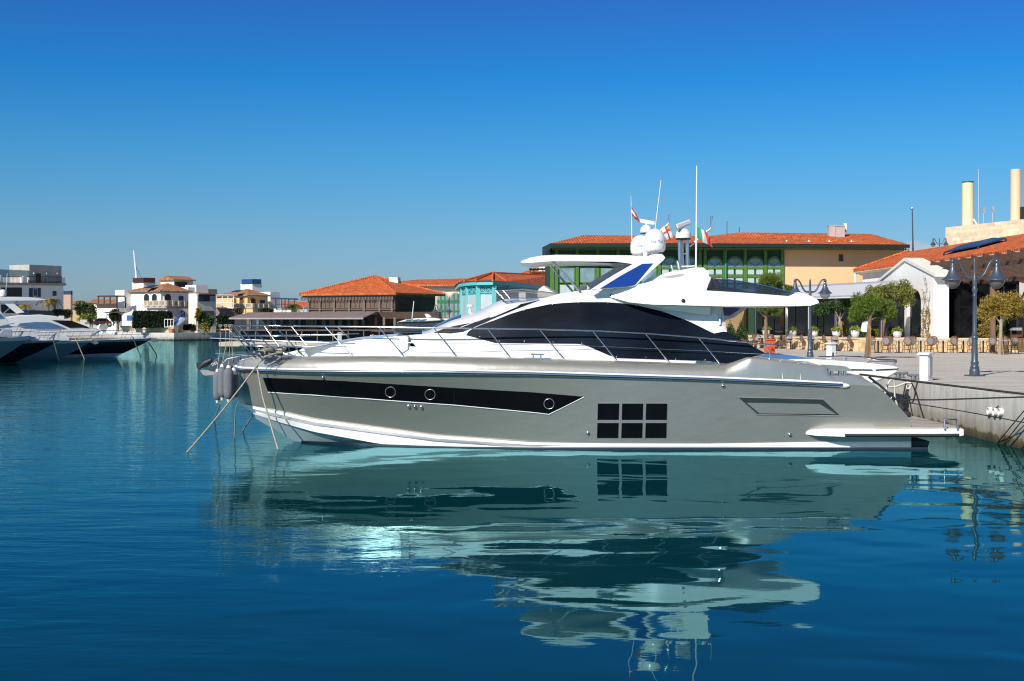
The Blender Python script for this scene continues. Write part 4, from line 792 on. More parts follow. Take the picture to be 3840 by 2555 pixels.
loops('shore_cable', [[S(3318, 1477), S(3330, 1440), S(3345, 1425), S(3355, 1440), S(3356, 1490), S(3365, 1520)], [S(3326, 1452), S(3360, 1450), S(3395, 1437), S(3415, 1436)], [S(3400, 1445), S(3402, 1458), S(3412, 1456), S(3418, 1442)]], .03, M('white_cable', (.55, .53, .48), .6), 'loops of white shore power cable hanging between the stern and the quay', 'cable')
loops('shore_cable', [[S(3396, 1440), S(3388, 1480), S(3375, 1510), S(3366, 1522)], [S(3405, 1445), S(3392, 1490), S(3384, 1515)], [S(3418, 1436), S(3432, 1470), S(3424, 1505), S(3414, 1512), S(3408, 1498), S(3406, 1530)], [S(3440, 1436), S(3432, 1468), S(3436, 1480)], [S(3432, 1460), S(3445, 1505), S(3466, 1575)]], .022, ropeblack, 'tangle of black cables hanging down behind the transom', 'cable')
mb = MB()
for k in range(16): mb.ball(P(3388+rnd.uniform(-14, 14), 1540+rnd.uniform(-18, 20), 36.5)+Vector((0, rnd.uniform(-.1, .1), 0)), (.08+.04*rnd.random(), .08, .10), 8, 6)
solo('cover_bundle', mb, M('black_fabric', (.012, .013, .017), .8, bump=.5), 'crumpled black bundle on the swim platform behind the hull quarter', 'bundle', smooth=60)
QY = lambda px, z=QZ: 4800*(EYE-z)/1            # helper only for readability
for i, (px, Y, lb) in enumerate(((3375, 44.7, 'grey iron bollard cleat on the quay edge, the left one'), (3433, 43.0, 'grey iron bollard cleat on the quay edge, nearer the white pedestal'))):
    o_ = thing('mooring_cleat', lb, 'cleat', (13.55, Y, QZ), R(10), 'bollard cleats on the quay edge', local=True); o_.scale = (.8, .8, .75)
    mb = MB(); mb.tube([(-.36, 0, .26), (-.2, 0, .22), (.2, 0, .22), (.36, 0, .26)], [.05, .07, .07, .05], 8); part('horn', mb, M('grey_iron', (.13, .14, .15), .6) if i == 0 else bpy.data.materials['grey_iron'], o_, smooth=50)
    mb = MB(); mb.box((0, 0, .02), (.46, .26, .04)); mb.lathe([(.1, .03), (.08, .2)], (-.1, 0, 0), 10); mb.lathe([(.1, .03), (.08, .2)], (.1, 0, 0), 10); part('base', mb, bpy.data.materials['grey_iron'], o_)
pipe_pl = Plane((13.2, 0, 0), (-1, 0, 0)); pvc = M('white_plastic_pipe', (.66, .64, .60), .5)
for px, py, lb in ((3717, 1542, 'left'), (3738, 1545, 'middle'), (3758, 1545, 'right')):
    c = pipe_pl.hit(px, py); rot = Matrix.Rotation(R(-90), 3, 'Y'); mb = MB()
    n = 18; vs = []
    for r, x in ((.105, .0), (.105, .16), (.088, .16), (.088, -.2)): vs.append((r, x))
    mb.lathe([(.088, .005), (.088, .10), (.108, .10), (.108, .0)], c, n, rot)
    solo('drain_pipe', mb, pvc, f'{lb} one of three white pipe ends sticking out of the quay wall', 'pipe', 'white pipe ends in the quay wall', smooth=40)
wped = M('white_pedestal_paint', (.72, .72, .71), .35, var=.03)
def pedestal(x, y, rz, lb, m=wped, s=1, sockets=False, name='service_pedestal', grp='marina power pedestals'):
    t = thing(name, lb, 'pedestal', (x, y, QZ), rz, grp, local=True)
    mb = MB(); mb.prism([(-.22, -.17, 0), (.22, -.17, 0), (.18, -.15, .15), (.18, -.15, .86), (-.18, -.15, .86), (-.18, -.15, .15)], (0, .30, 0)); part('body', mb, m, t, bevel=.015)
    mb = MB(); mb.box((0, -.166, .48), (.26, .03, .62)); part('front_panel', mb, M('grey_panel', (.42, .43, .44), .5) if 'grey_panel' not in bpy.data.materials else bpy.data.materials['grey_panel'], t) if not sockets else part('front_panel', mb, m, t)
    mb = MB(); mb.prism([(-.26, -.20, .86), (-.26, -.20, .88), (-.17, -.20, .93), (0, -.20, .955), (.17, -.20, .93), (.26, -.20, .88), (.26, -.20, .86)], (0, .42, 0)); part('cap', mb, m, t, bevel=.01)
    if sockets:
        for z in (.42, .62): mb = MB(); mb.box((.19, -.05, z), (.06, .14, .14)); mb.lathe([(.05, 0), (.05, .06)], (.21, -.05, z), 12, Matrix.Rotation(R(90), 3, 'Y')); part('socket', mb, M('blue_grey_socket', (.25, .32, .40), .4) if 'blue_grey_socket' not in bpy.data.materials else bpy.data.materials['blue_grey_socket'], t, smooth=40)
        mb = MB(); mb.prism([(-.11, -.19, .18), (-.02, -.19, .18), (-.01, -.19, .46), (-.10, -.19, .46)], (0, .03, 0)); part('meter_cover', mb, rubber, t)
    return t
def on_quay(px, py): p = PZ(px, py, QZ); return p.x, p.y
x, y = on_quay(3472, 1427); pedestal(x, y, R(50), 'plain white power pedestal alone on the promenade left of the tall lamp')
x, y = on_quay(3117, 1357); pedestal(x, y, R(30), 'white power pedestal with sockets standing behind the white boat', sockets=True)
ped3 = pedestal(*on_quay(752, 1255.5)[:2], 0, 'tiny white pedestal on the far quay below the white villa'); ped3.location = (-43.2, 252, QZ); ped3.scale = (1.3, 1.3, 1.3); ped3.location = P(752, 1247, 254).x, 254, QZ
ped4 = pedestal(-20.0, 148.7, 0, 'small white pedestal on the low dock in front of the brown restaurant'); ped4.location.z = .95; ped4.scale = (1.3, 1.3, 1.15)
orange = M('orange_red_paint', (.62, .085, .025), .4, var=.06)
hx, hy = on_quay(2890, 1328)
hyd = thing('fire_cabinet', 'orange red fire hose cabinet on the quay behind the yacht rail', 'cabinet', (hx, hy, QZ), R(20), local=True)
mb = MB(); mb.box((0, 0, .42), (.40, .36, .84)); part('body', mb, orange, hyd, bevel=.02)
mb = MB(); mb.prism([(-.26, -.22, .84), (.26, -.22, .84), (.20, -.2, .92), (-.20, -.2, .92)], (0, .42, 0)); mb.box((0, 0, .95), (.12, .1, .06)); part('cap', mb, orange, hyd, bevel=.015)
mb = MB(); mb.lathe([(.24, -.03), (.27, .0), (.27, .10), (.2, .12)], (-.30, -.12, .33), 18, Matrix.Rotation(R(90), 3, 'X')); part('hose_reel', mb, orange, hyd, smooth=40)
mb = MB(); mb.lathe([(.06, 0), (.06, .07)], (.05, -.18, .28), 12, Matrix.Rotation(R(90), 3, 'X')); part('valve', mb, dchrome, hyd, smooth=40)
mb = MB(); mb.lathe([(.09, 0), (.06, .1)], (.08, -.18, .66), 12, Matrix.Rotation(R(90), 3, 'X')); part('hose_outlet', mb, orange, hyd, smooth=40)
print('p3 ok')
# ------------------------------------------------------------ buildings
UP = Vector((0, 0, 1))
class RB:                                    # a block seen over its corner: left face, right face
    def __init__(s, pxL, pxC, pxR, Y, th, org=None):
        a = R(th); s.C = Vector((P(pxC, HY, Y).x, Y, 0)); s.dL = Vector((-math.cos(a), math.sin(a), 0)); s.dR = Vector((math.sin(a), math.cos(a), 0))
        def ln(d, px): k = (px-CX)/F; return (k*Y-s.C.x)/(d.x-k*d.y)
        s.a, s.b = ln(s.dL, pxL), ln(s.dR, pxR); s.A = s.C+s.dL*s.a; s.B = s.C+s.dR*s.b; s.D = s.A+s.dR*s.b
        s.L = Plane(s.C, -s.dR); s.Rt = Plane(s.C, -s.dL); s.Y = Y
    def z(s, py): return EYE-(py-HY)*s.Y/F
    def block(s, mb, z0, z1): mb.prism([p+UP*z0 for p in (s.C, s.B, s.D, s.A)], UP*(z1-z0)); return mb
    def out(s, pl, d): return pl.n*d if pl.n.y < 0 else -pl.n*d
def onface(mb, pl, pts, d, inn=.02):         # a plate on a wall plane, d proud of it, its back inn inside
    n = pl.n if (pl.n.y < 0 or abs(pl.n.y) < .01 and pl.n.x < 0) else -pl.n
    return mb.prism([pl.hit(*p)+n*d for p in pts], -n*(d+inn))
def rect(x0, y0, x1, y1, dy=0): return [(x0, y0), (x1, y0+dy), (x1, y1+dy), (x0, y1)]
def arch(x0, x1, yt, yb, n=8, ky=None):
    c, r = (x0+x1)/2, (x1-x0)/2; ys = yt+(ky if ky else r)
    return [(x0, yb)]+[(c-r*math.cos(math.pi*i/n), ys-(ys-yt)*math.sin(math.pi*i/n)) for i in range(n+1)]+[(x1, yb)]
def hip(mb, rb, z, over, apex, thick=.18):
    u, w = -rb.dL, rb.dR
    C = rb.C+rb.dL*-over-rb.dR*over; A = rb.A+rb.dL*over-rb.dR*over; B = rb.B-rb.dL*over+rb.dR*over; D = rb.D+rb.dL*over+rb.dR*over
    q = [p+UP*z for p in (A, C, B, D)]; q2 = [p+UP*(z-thick) for p in (A, C, B, D)]
    mb.add(q+q2+[apex], [(0, 1, 8), (1, 2, 8), (2, 3, 8), (3, 0, 8), (0, 4, 5, 1), (1, 5, 6, 2), (2, 6, 7, 3), (3, 7, 4, 0), (4, 7, 6, 5)])
    return mb, q
def win_on(pl, pts, root, frame=None, glass=None, d=.08, nm='window'):
    n_ = len(pts); cx = sum(p[0] for p in pts)/n_; cy_ = sum(p[1] for p in pts)/n_
    o = part(nm, onface(MB(), pl, pts, d), frame or white, root)
    part('pane', onface(MB(), pl, [(cx+(x-cx)*.84, cy_+(y-cy_)*.88) for x, y in pts], d+.012), glass or darkglass, o); return o
def boxpart(nm, rb, z0, z1, m, root, lab=None): return part(nm, rb.block(MB(), z0, z1), m, root, lab)
def rootat(name, label, cat, p, group=None): return thing(name, label, cat, (p.x, p.y, QZ), 0, group)

# -- far left white house with the concrete roof room
nv = Vector((.9, -.436, 0)); V1 = Plane((-91.8, 262, 0), nv); dv = -nv.normalized()*9
v1 = rootat('white_house', 'white house at the far left with a grey concrete roof room and dark shutters', 'house', Vector((-91.8, 262, 0)))
part('wall', MB().slab(V1, [(-60, 1066), (238, 1070), (238, 1230), (-60, 1230)], dv), white, v1)
part('cornice', onface(MB(), V1, [(-60, 1059), (243, 1063), (240, 1072), (-60, 1069)], .5, 9.4), M('tan_cornice', (.40, .33, .22), .8), v1)
part('roof_room', MB().slab(V1, [(110, 993), (231, 998), (231, 1068), (110, 1068)], dv*.6), conc, v1)
for pts, m, nm in ((rect(134, 1026, 152, 1062), brownwood, 'door'), (rect(109, 1081, 152, 1114), darkblue, 'shutter'), (rect(4, 1079, 81, 1113), interior, 'balcony_opening'), (rect(4, 1143, 70, 1175), interior, 'balcony_opening')): part(nm, onface(MB(), V1, pts, .1), m, v1)
win_on(V1, rect(197, 1092, 211, 1110), v1, blueshut); win_on(V1, rect(122, 1083, 138, 1112), v1, d=.16)
mb = MB(); nfl = nv.normalized()*.42
for x0, x1 in ((-30, 80), (95, 226)):
    for yy in (1038, 1061): mb.tube([V1.hit(x0, yy)+nfl, V1.hit(x1, yy+1)+nfl], .05, 5)
    for i in range(int((x1-x0)/5)+1): mb.tube([V1.hit(x0+i*5, 1038)+nfl, V1.hit(x0+i*5, 1061)+nfl], .025, 4)
part('balustrade', mb, blacksteel, v1)
for a in (rect(81, 1036, 95, 1062), rect(226, 1041, 238, 1064), rect(-4, 1034, 5, 1061)): part('roof_pier', onface(MB(), V1, a, .45, .4), white, v1)
part('glass_screen', MB().slab(V1, [(-60, 1008), (110, 1015), (110, 1040), (-60, 1040)], dv*.01), tint_glass('frosted_screen', (.7, .8, .85), .6), v1)
for x in (124, 171, 211): mb = MB(); mb.ball(V1.hit(x, 1026)+nfl*.5, .16, 8, 5); part('wall_lamp', mb, white, v1)
# -- small houses behind
t = rootat('tan_house', 'small tan house with a blue glass roof screen right of the far left white house', 'house', P(265, HY, 285)); rb = RB(236, 265, 272, 285, 40)
boxpart('wall', rb, QZ, rb.z(1105), M('tan_render', (.36, .26, .19), .9), t); rb2 = RB(238, 266, 272, 285, 40); part('roof_screen', rb2.block(MB(), rb2.z(1106), rb2.z(1091)), darkblue, t)
t = rootat('ochre_house', 'low ochre house with a brown tiled roof behind the palms', 'house', P(308, HY, 292)); rb = RB(250, 308, 352, 292, 30)
boxpart('wall', rb, QZ, rb.z(1140), M('ochre_render', (.38, .29, .14), .9), t); part('roof', hip(MB(), rb, rb.z(1138), .5, P(300, 1126, 299))[0], browntile, t)
part('shutter', onface(MB(), rb.L, rect(272, 1150, 292, 1162), .1), blueshut, t)
t = rootat('brown_roof_house', 'house mostly hidden behind the brown pergola, showing its tiled roof', 'house', P(420, HY, 300)); rb = RB(340, 425, 470, 300, 20)
boxpart('wall', rb, QZ, rb.z(1142), white, t); mb = MB(); mb.prism([P(336, 1142, 296), P(472, 1142, 296), P(466, 1126, 302), P(344, 1125, 302)], (0, .3, .15)); part('roof', mb, browntile, t)
# garden wall, retaining walls
gw_ = rootat('garden_wall', 'low grey garden wall with a dark slot left of the white villa', 'wall', P(345, HY, 243)); mb = MB(); mb.prism([P(x, y, 243) for x, y in ((300, 1199), (380, 1200), (380, 1232), (300, 1232))], (0, .5, 0)); part('wall', mb, conc, gw_)
mb = MB(); mb.prism([P(x, y, 242.97) for x, y in ((318, 1208), (372, 1208), (372, 1216), (318, 1216))], (0, .05, 0)); part('grille', mb, M('grey_grille', (.12, .12, .12), .6), gw_)
rbq = RB(414, 652, 870, 228.5, 40)
t = rootat('stone_terrace_wall', 'cream stone retaining wall along the far quay below the white villa', 'wall', rbq.C); boxpart('wall', RB(414, 652, 668, 228.5, 40), QZ, rbq.z(1221), stonecream, t)
rq = RB(655, 672, 860, 230.8, 40); boxpart('low_wall', rq, QZ, rq.z(1240), stonecream, t)
# -- the big white villa
W_ = 238
v2 = rootat('white_villa', 'large white villa with arched loggia and brown tiled roofs behind the far quay', 'house', P(602, HY, W_))
m1 = RB(464, 602, 709, W_, 40); boxpart('wall', m1, QZ, m1.z(1092), white, v2)
mb, q = hip(MB(), m1, m1.z(1091), .55, P(629, 1062, 243)); part('roof', mb, browntile, v2)
part('eaves', RB(463, 602.5, 706, W_-.2, 40).block(MB(), m1.z(1097), m1.z(1092)-.2), M('pinkish_trim', (.40, .27, .20), .8), v2)
mleft = RB(432, 466, 500, 243, 40); boxpart('wall', mleft, QZ, mleft.z(1088), white, v2)
mlow = RB(364, 436, 470, 239, 30); boxpart('wall', mlow, QZ, mlow.z(1156), white, v2)
tw = RB(495, 538, 583, 250, 42); boxpart('tower', tw, QZ, tw.z(1058), white, v2); tw2 = RB(498, 538, 582, 249.6, 42); boxpart('tower_screen', tw2, tw.z(1060), tw.z(1042), M('maroon_screen', (.06, .018, .014), .6), v2)
ug = RB(602, 652, 724, 254, 38); boxpart('upper_block', ug, QZ, ug.z(1048), whitewarm, v2)
ap = (ug.C+ug.A)/2; e = .4
mb = MB(); z0, z1 = ug.z(1048), ug.z(1034); oL, oR = ug.dL*e, ug.dR*e
a0, a1, a2 = ug.A+oL-oR+UP*z0, ap-oR+UP*z1, ug.C-oL-oR+UP*z0; bv = ug.dR*(ug.b+2*e)
mb.add([a0, a1, a2, a0+bv, a1+bv, a2+bv, a0-UP*.2, a2-UP*.2, a0+bv-UP*.2, a2+bv-UP*.2], [(0, 1, 4, 3), (1, 2, 5, 4), (2, 7, 9, 5), (0, 6, 8, 3), (6, 7, 9, 8), (0, 1, 2, 7, 6), (3, 4, 5, 9, 8)]); part('gable_roof', mb, browntile, v2)
mb = MB(); mb.prism([ug.A+UP*z0, ug.C+UP*z0, ap+UP*(z1-.15)], ug.dR*.3); part('gable', mb, whitewarm, v2)
part('balcony', onface(MB(), ug.Rt, rect(656, 1057, 701, 1077), .12), brownwood, v2)
r1 = RB(652, 706, 776, 246, 38); boxpart('upper_block', r1, QZ, r1.z(1077), white, v2); mb = MB(); onface(mb, r1.Rt, [(732, 1069), (770, 1068), (777, 1074), (777, 1100), (732, 1096)], .3, 3); part('parapet', mb, white, v2)
r3 = RB(760, 777, 814, 252, 38); boxpart('roof_block', r3, QZ, r3.z(1084), M('mauve_render', (.34, .27, .23), .9), v2)
rw = RB(707, 740, 810, 232.5, 38); boxpart('right_wing', rw, QZ, rw.z(1101), whitewarm, v2)
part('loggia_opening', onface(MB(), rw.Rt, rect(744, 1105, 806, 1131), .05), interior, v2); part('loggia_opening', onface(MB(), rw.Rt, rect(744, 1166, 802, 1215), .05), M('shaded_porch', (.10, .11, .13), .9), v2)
mb = MB(); 
for i in range(6): onface(mb, rw.Rt, rect(786, 1112+i*3.4, 804, 1113.4+i*3.4), .2, .1)
part('louvre', mb, white, v2); part('tile_edge', onface(MB(), rw.Rt, rect(740, 1101, 811, 1105), .5, .5), browntile, v2)
win_on(rw.Rt, rect(748, 1112, 763, 1130), v2, darkblue, d=.1)
# loggia balcony with baluster panels
bal = RB(541, 624, 722, 234, 40); zb, zt_ = bal.z(1149), bal.z(1127)
mb = MB(); mb.prism([p+UP*(zb-.3) for p in (bal.C, bal.B, bal.D, bal.A)], UP*.32); part('balcony_slab', mb, M('pink_slab', (.45, .33, .26), .85), v2)
balm = M('cream_balustrade', (.50, .43, .33), .85); mb = MB()
for pl, d, n_, L_ in ((bal.L, bal.dL, 26, bal.a), (bal.Rt, bal.dR, 30, bal.b)):
    mb.bar(bal.C+UP*(zt_-.08), bal.C+d*L_+UP*(zt_-.08), .2, .16); mb.bar(bal.C+UP*(zb+.12), bal.C+d*L_+UP*(zb+.12), .2, .14)
    for i in range(n_): 
        q = bal.C+d*(L_*(i+.5)/n_)
        if i % 7 == 0: mb.box(q+UP*(zb+zt_)/2, (.42, .42, zt_-zb), math.atan2(d.y, d.x))
        else: mb.box(q+UP*(zb+zt_)/2, (.13, .13, zt_-zb-.2), math.atan2(d.y, d.x))
part('balustrade', mb, balm, v2)
for x0, x1 in ((540, 563), (570, 592)): win_on(m1.L, arch(x0, x1, 1101, 1142, 8, 12), v2, white, interior, .12, 'loggia_arch')
win_on(m1.Rt, arch(614, 642, 1102, 1142, 8, 13), v2, white, interior, .12, 'loggia_arch'); win_on(m1.Rt, rect(670, 1111, 687, 1138), v2, blueshut, darkblue, .1)
mb = MB(); mb.prism([p+UP*QZ for p in (bal.C-bal.dR*-.6-bal.dL*-.6, bal.C+bal.dL*bal.a+bal.dR*.6, bal.C+bal.dL*bal.a+bal.dR*3, bal.C+bal.dL*.6+bal.dR*3)], UP*(zb-.3-QZ)); part('ground_floor', mb, white, v2)
mb = MB(); onface(mb, m1.Rt, rect(634, 1166, 665, 1208), .3); onface(mb, m1.Rt, rect(678, 1168, 690, 1190), .3); part('terrace_door', mb, darkglass, v2)
mb = MB(); c = bal.C+bal.dR*7.3+bal.dL*.7; mb.box(c+UP*(QZ+zb)/2, (.7, .7, zb-QZ-.3), R(40)); part('porch_column', mb, M('blue_shade_render', (.38, .48, .62), .9), v2)  # blue shade of the porch is painted into the column colour
for x in (549, 605): win_on(Plane(bal.C+bal.dR*.6, -bal.dR), rect(x, 1166, x+11, 1178), v2, M('pink_surround', (.5, .36, .28), .8) if 'pink_surround' not in bpy.data.materials else bpy.data.materials['pink_surround'])
part('solar_panel', onface(MB(), Plane(q, (0, -.4, .9)), [(536, 1081), (566, 1082), (592, 1073), (563, 1073)], .25, .05), M('solar_blue', (.02, .05, .12), .1), v2) if False else None
mb = MB(); e1 = P(537, 1082, 239); mb.prism([P(537, 1082, 238.7), P(566, 1081, 238.4), P(592, 1072, 241.0), P(562, 1073.5, 241.4)], (0, -.05, .12)); part('solar_panel', mb, M('solar_panel', (.02, .025, .05), .25), v2)
mb = MB()
for i in range(9): p = P(654+i*4.2, 1219-i*3.4, 231.8); mb.box(p+UP*-.2, (.5, 1.6, .5), R(40))
part('outdoor_stairs', mb, M('blue_white_steps', (.45, .55, .68), .8), v2)
mb = MB()
for i in range(9): p = P(654+i*4.2, 1219-i*3.4, 230.8); mb.tube([p, p+UP*1.0], .04, 4)
mb.tube([P(654, 1199, 230.8), P(688, 1171, 230.8), P(692, 1170, 230.8)], .05, 5); part('stair_rail', mb, blueshut, v2)
pg = thing('pergola', 'dark brown roof terrace pergola on the low left wing of the white villa', 'pergola', mlow.C+UP*mlow.z(1156)); mb = MB(); zt2 = mlow.z(1113)
pgm = brownwood
mb.prism([p+UP*zt2 for p in (mlow.C, mlow.B, mlow.D, mlow.A)], UP*.25); part('roof', mb, pgm, pg)
mb = MB()
for d, L_, k in ((mlow.dL, mlow.a, 4), (mlow.dR, mlow.b, 2)):
    for i in range(k): mb.bar(mlow.C+d*(L_*(.04+.92*i/(k-1)))+mlow.dR*.15+UP*mlow.z(1156), mlow.C+d*(L_*(.04+.92*i/(k-1)))+mlow.dR*.15+UP*zt2, .22, .22)
part('posts', mb, pgm, pg); mb = MB(); mb.prism([mlow.C+UP*mlow.z(1156), mlow.A+UP*mlow.z(1156), mlow.A+UP*mlow.z(1139), mlow.C+UP*mlow.z(1139)], mlow.dR*.08); part('slatted_screen', mb, pgm, pg)
t = rootat('white_gate_wall', 'curved white garden wall with a blue shutter left of the hedge', 'wall', P(478, HY, 233)); mb = MB()
mb.prism([P(x, y, 233) for x, y in ((457, 1222), (457, 1185), (463, 1177), (480, 1172), (492, 1168), (499, 1159), (501, 1170), (501, 1222))], (0, .5, 0)); part('wall', mb, white, t); mb = MB(); mb.prism([P(x, y, 232.96) for x, y in rect(475, 1183, 498, 1203)], (0, .1, 0)); part('shutter', mb, blueshut, t)
t = rootat('pergola', 'thin brown garden pergola in front of the white villa, left of the curved wall', 'pergola', P(430, HY, 236)); mb = MB(); mb.box(P(431, 1172, 236), (3.3, 2, .18)); part('roof', mb, brownwood, t)
mb = MB(); [mb.tube([P(x, 1172, 235.2), P(x, 1222, 235.2)], .08, 6) for x in (401, 462)]; part('posts', mb, brownwood, t)
t = thing('garden_gate', 'white metal frame gate at the top of the stone wall right of the hedge', 'gate', P(634, 1228, 229)); mb = MB()
for x in (617, 629, 640, 651): mb.tube([P(x, 1198, 229), P(x, 1228, 229)], .06, 5)
for y in (1198, 1227): mb.tube([P(617, y, 229), P(651, y, 229)], .06, 5)
part('frame', mb, white, t)
# -- yellow villa
v3 = rootat('yellow_villa', 'pale yellow villa with a white tower and blue glass screen', 'house', P(928, HY, 245)); yel = M('yellow_render', (.66, .47, .22), .9, var=.05)
y1 = RB(812, 928, 1004, 245, 36); boxpart('wall', y1, QZ, y1.z(1109), yel, v3); part('roof', hip(MB(), y1, y1.z(1107), .5, P(929, 1083, 251))[0], browntile, v3)
part('eaves', RB(811, 928.3, 1003, 244.8, 36).block(MB(), y1.z(1113), y1.z(1108)-.2), white, v3)
tw = RB(902, 946, 982, 262, 42); boxpart('tower', tw, QZ, tw.z(1064), white, v3); tw2 = RB(906, 946, 980, 261.8, 42); boxpart('tower_screen', tw2, tw.z(1065), tw.z(1047), M('blue_screen', (.015, .06, .18), .15, var=.3), v3)
yr = RB(974, 1014, 1050, 252, 38); boxpart('white_wing', yr, QZ, yr.z(1095), white, v3)
bal = RB(870, 948, 1021, 241, 36); zb, zt_ = bal.z(1156), bal.z(1138); mb = MB(); mb.prism([p+UP*QZ for p in (bal.C, bal.B, bal.D, bal.A)], UP*(zb-QZ)); part('ground_floor', mb, yel, v3)
mb = MB()
for pl, d, n_, L_ in ((bal.L, bal.dL, 24, bal.a), (bal.Rt, bal.dR, 26, bal.b)):
    mb.bar(bal.C+UP*(zt_-.08), bal.C+d*L_+UP*(zt_-.08), .2, .16); mb.bar(bal.C+UP*(zb+.1), bal.C+d*L_+UP*(zb+.1), .25, .22)
    for i in range(n_):
        q = bal.C+d*(L_*(i+.5)/n_); w = .42 if i % 7 == 0 else .13; mb.box(q+UP*((zb+zt_)/2-.01), (w, w, zt_-zb-.1), math.atan2(d.y, d.x))
part('balustrade', mb, balm, v3)
for x0, x1 in ((872, 890), (898, 918)): win_on(y1.L, arch(x0, x1, 1116, 1150, 8, 11), v3, yel, M('ochre_interior', (.10, .05, .02), .9) if 'ochre_interior' not in bpy.data.materials else bpy.data.materials['ochre_interior'], .12, 'loggia_arch')
win_on(y1.Rt, arch(938, 958, 1118, 1150, 8, 10), v3, M('orange_surround', (.5, .27, .08), .9), interior, .12, 'loggia_arch'); win_on(y1.Rt, rect(975, 1126, 992, 1150), v3, darkblue, darkblue)
mb = MB(); mb.prism([P(868, 1096, 244.2), P(894, 1096, 244), P(909, 1090, 246), P(884, 1091, 246.2)], (0, -.05, .12)); part('solar_panel', mb, bpy.data.materials['solar_panel'], v3)
t = thing('pergola', 'white slatted balcony pergola on the left of the yellow villa', 'pergola', P(843, 1155, 240)); mb = MB()
for i in range(16): mb.box(P(811+i*4.3, 1107, 240.5), (.12, 2.4, .14))
mb.box(P(843, 1109.5, 239.6), (3.4, .15, .2)); part('slats', mb, white, t); mb = MB()
for x in (811, 834, 855, 876): mb.tube([P(x, 1109, 239.6), P(x, 1153, 239.6)], .09, 6)
part('posts', mb, white, t); mb = MB()
for i in range(24): mb.tube([P(812+i*2.75, 1136, 239.5), P(812+i*2.75, 1153, 239.5)], .025, 4)
mb.tube([P(811, 1136, 239.5), P(877, 1136, 239.5)], .05, 5); part('railing', mb, white, t)
mb = MB(); mb.prism([P(x, y, 239.4) for x, y in rect(809, 1153, 878, 1157)], (0, 3, 0)); part('balcony_slab', mb, white, t); mb = MB(); mb.prism([P(x, y, 240.2) for x, y in rect(810, 1157, 877, 1230)], (0, 3, 0)); part('arcade_wall', mb, M('mauve_wall', (.26, .2, .19), .9), t)
t = thing('pergola', 'dark blue roof terrace pergola right of the yellow villa', 'pergola', P(1060, 1160, 250)); mb = MB(); mb.prism([P(x, y, 248) for x, y in ((1014, 1116), (1106, 1119), (1106, 1124), (1014, 1121))], (0, 4, 0)); part('roof', mb, darkblue, t)
mb = MB()
for x in (1034, 1056, 1069, 1083, 1104):
    for Y in (248.2, 251.6): mb.bar(P(x, 1121, Y), P(x, 1158, Y), .2, .2)
part('posts', mb, darkblue, t); mb = MB(); [mb.tube([P(1034, y, 248.1), P(1104, y, 248.1)], .05, 5) for y in (1143, 1157)]; part('railing', mb, darkblue, t)
mb = MB(); mb.prism([P(x, y, 248.4) for x, y in rect(1026, 1158, 1096, 1240)], (0, 5, 0)); part('base_wall', mb, white, t)
t = rootat('orange_roof_house', 'distant house with an orange roof left of the brown restaurant building', 'house', P(1130, HY, 300)); mb = MB(); mb.prism([P(x, y, 300) for x, y in rect(1113, 1152, 1200, 1230)], (0, 8, 0)); part('wall', mb, stonecream, t)
mb = MB(); mb.prism([P(1112, 1153, 299.5), P(1200, 1153, 299.5), P(1200, 1136, 304), P(1112, 1136, 304)], (0, .2, .2)); part('roof', mb, redtile, t)
t = rootat('orange_roof_house', 'distant low house with an orange roof seen under the dark blue pergola', 'house', P(1084, HY, 312)); mb = MB(); mb.prism([P(x, y, 312) for x, y in rect(1056, 1150, 1112, 1230)], (0, 8, 0)); part('wall', mb, whitewarm, t); mb = MB(); mb.prism([P(1054, 1151, 311.5), P(1112, 1151, 311.5), P(1112, 1132, 316), P(1054, 1133, 316)], (0, .2, .2)); part('roof', mb, redtile, t)
t = thing('pergola', 'small light blue timber pergola left of the brown restaurant building', 'pergola', P(1148, 1170, 230)); mb = MB()
for x in (1139, 1150, 1161): mb.tube([P(x, 1148, 230), P(x, 1172, 230)], .07, 6)
for i in range(6): mb.box(P(1138+i*4.8, 1147, 230), (.1, 1.6, .15))
part('frame', mb, M('light_blue_wood', (.16, .38, .62), .7), t)
# -- the brown timber building with the orange hipped roof
bw_ = M('brown_cladding', (.12, .078, .056), .7, var=.12, vs=1.5, stretch=(1, 1, .2)); bdk = M('brown_frame', (.145, .11, .09), .7)
bb_ = rootat('brown_pavilion', 'brown timber clad pavilion with an orange hipped tile roof and white chimney', 'building', P(1480, HY, 162)); br_ = RB(1158, 1480, 1633, 162, 32)
boxpart('wall', br_, QZ, br_.z(1103), bw_, bb_); mb, q = hip(MB(), br_, br_.z(1099), .9, P(1405, 1037, 173), .25); rf = part('roof', mb, redtile, bb_)
mb = MB(); 
for a, b in ((q[1], P(1405, 1037, 173)), (q[0], P(1405, 1037, 173)), (q[2], P(1405, 1037, 173))): mb.tube([a+UP*.03, b+UP*.06], .16, 6)
part('ridge_tiles', mb, redtile, rf)
mb = MB(); mb.prism([P(x, y, 171) for x, y in ((1458, 1040), (1490, 1040), (1493, 1066), (1459, 1060))], (.3, 1.1, 0)); part('chimney', mb, white, rf)
mb = MB(); n_ = 64
for i in range(n_):
    c = br_.C+br_.dL*(br_.a+1.2)*(i-.5)/n_-br_.dR*.55; mb.box(c+UP*(br_.z(1108)-.32), (.13, .06, .55 if i % 2 else .4), math.atan2(br_.dL.y, br_.dL.x))
mb.bar(br_.C-br_.dR*.55+br_.dL*-.6+UP*(br_.z(1104)-.12), br_.A-br_.dR*.55+br_.dL*.6+UP*(br_.z(1104)-.12), .08, .3); part('eaves_fringe', mb, bdk, bb_)
yb_ = lambda x, a, b: a+(b-a)*(x-1158)/(1480-1158)
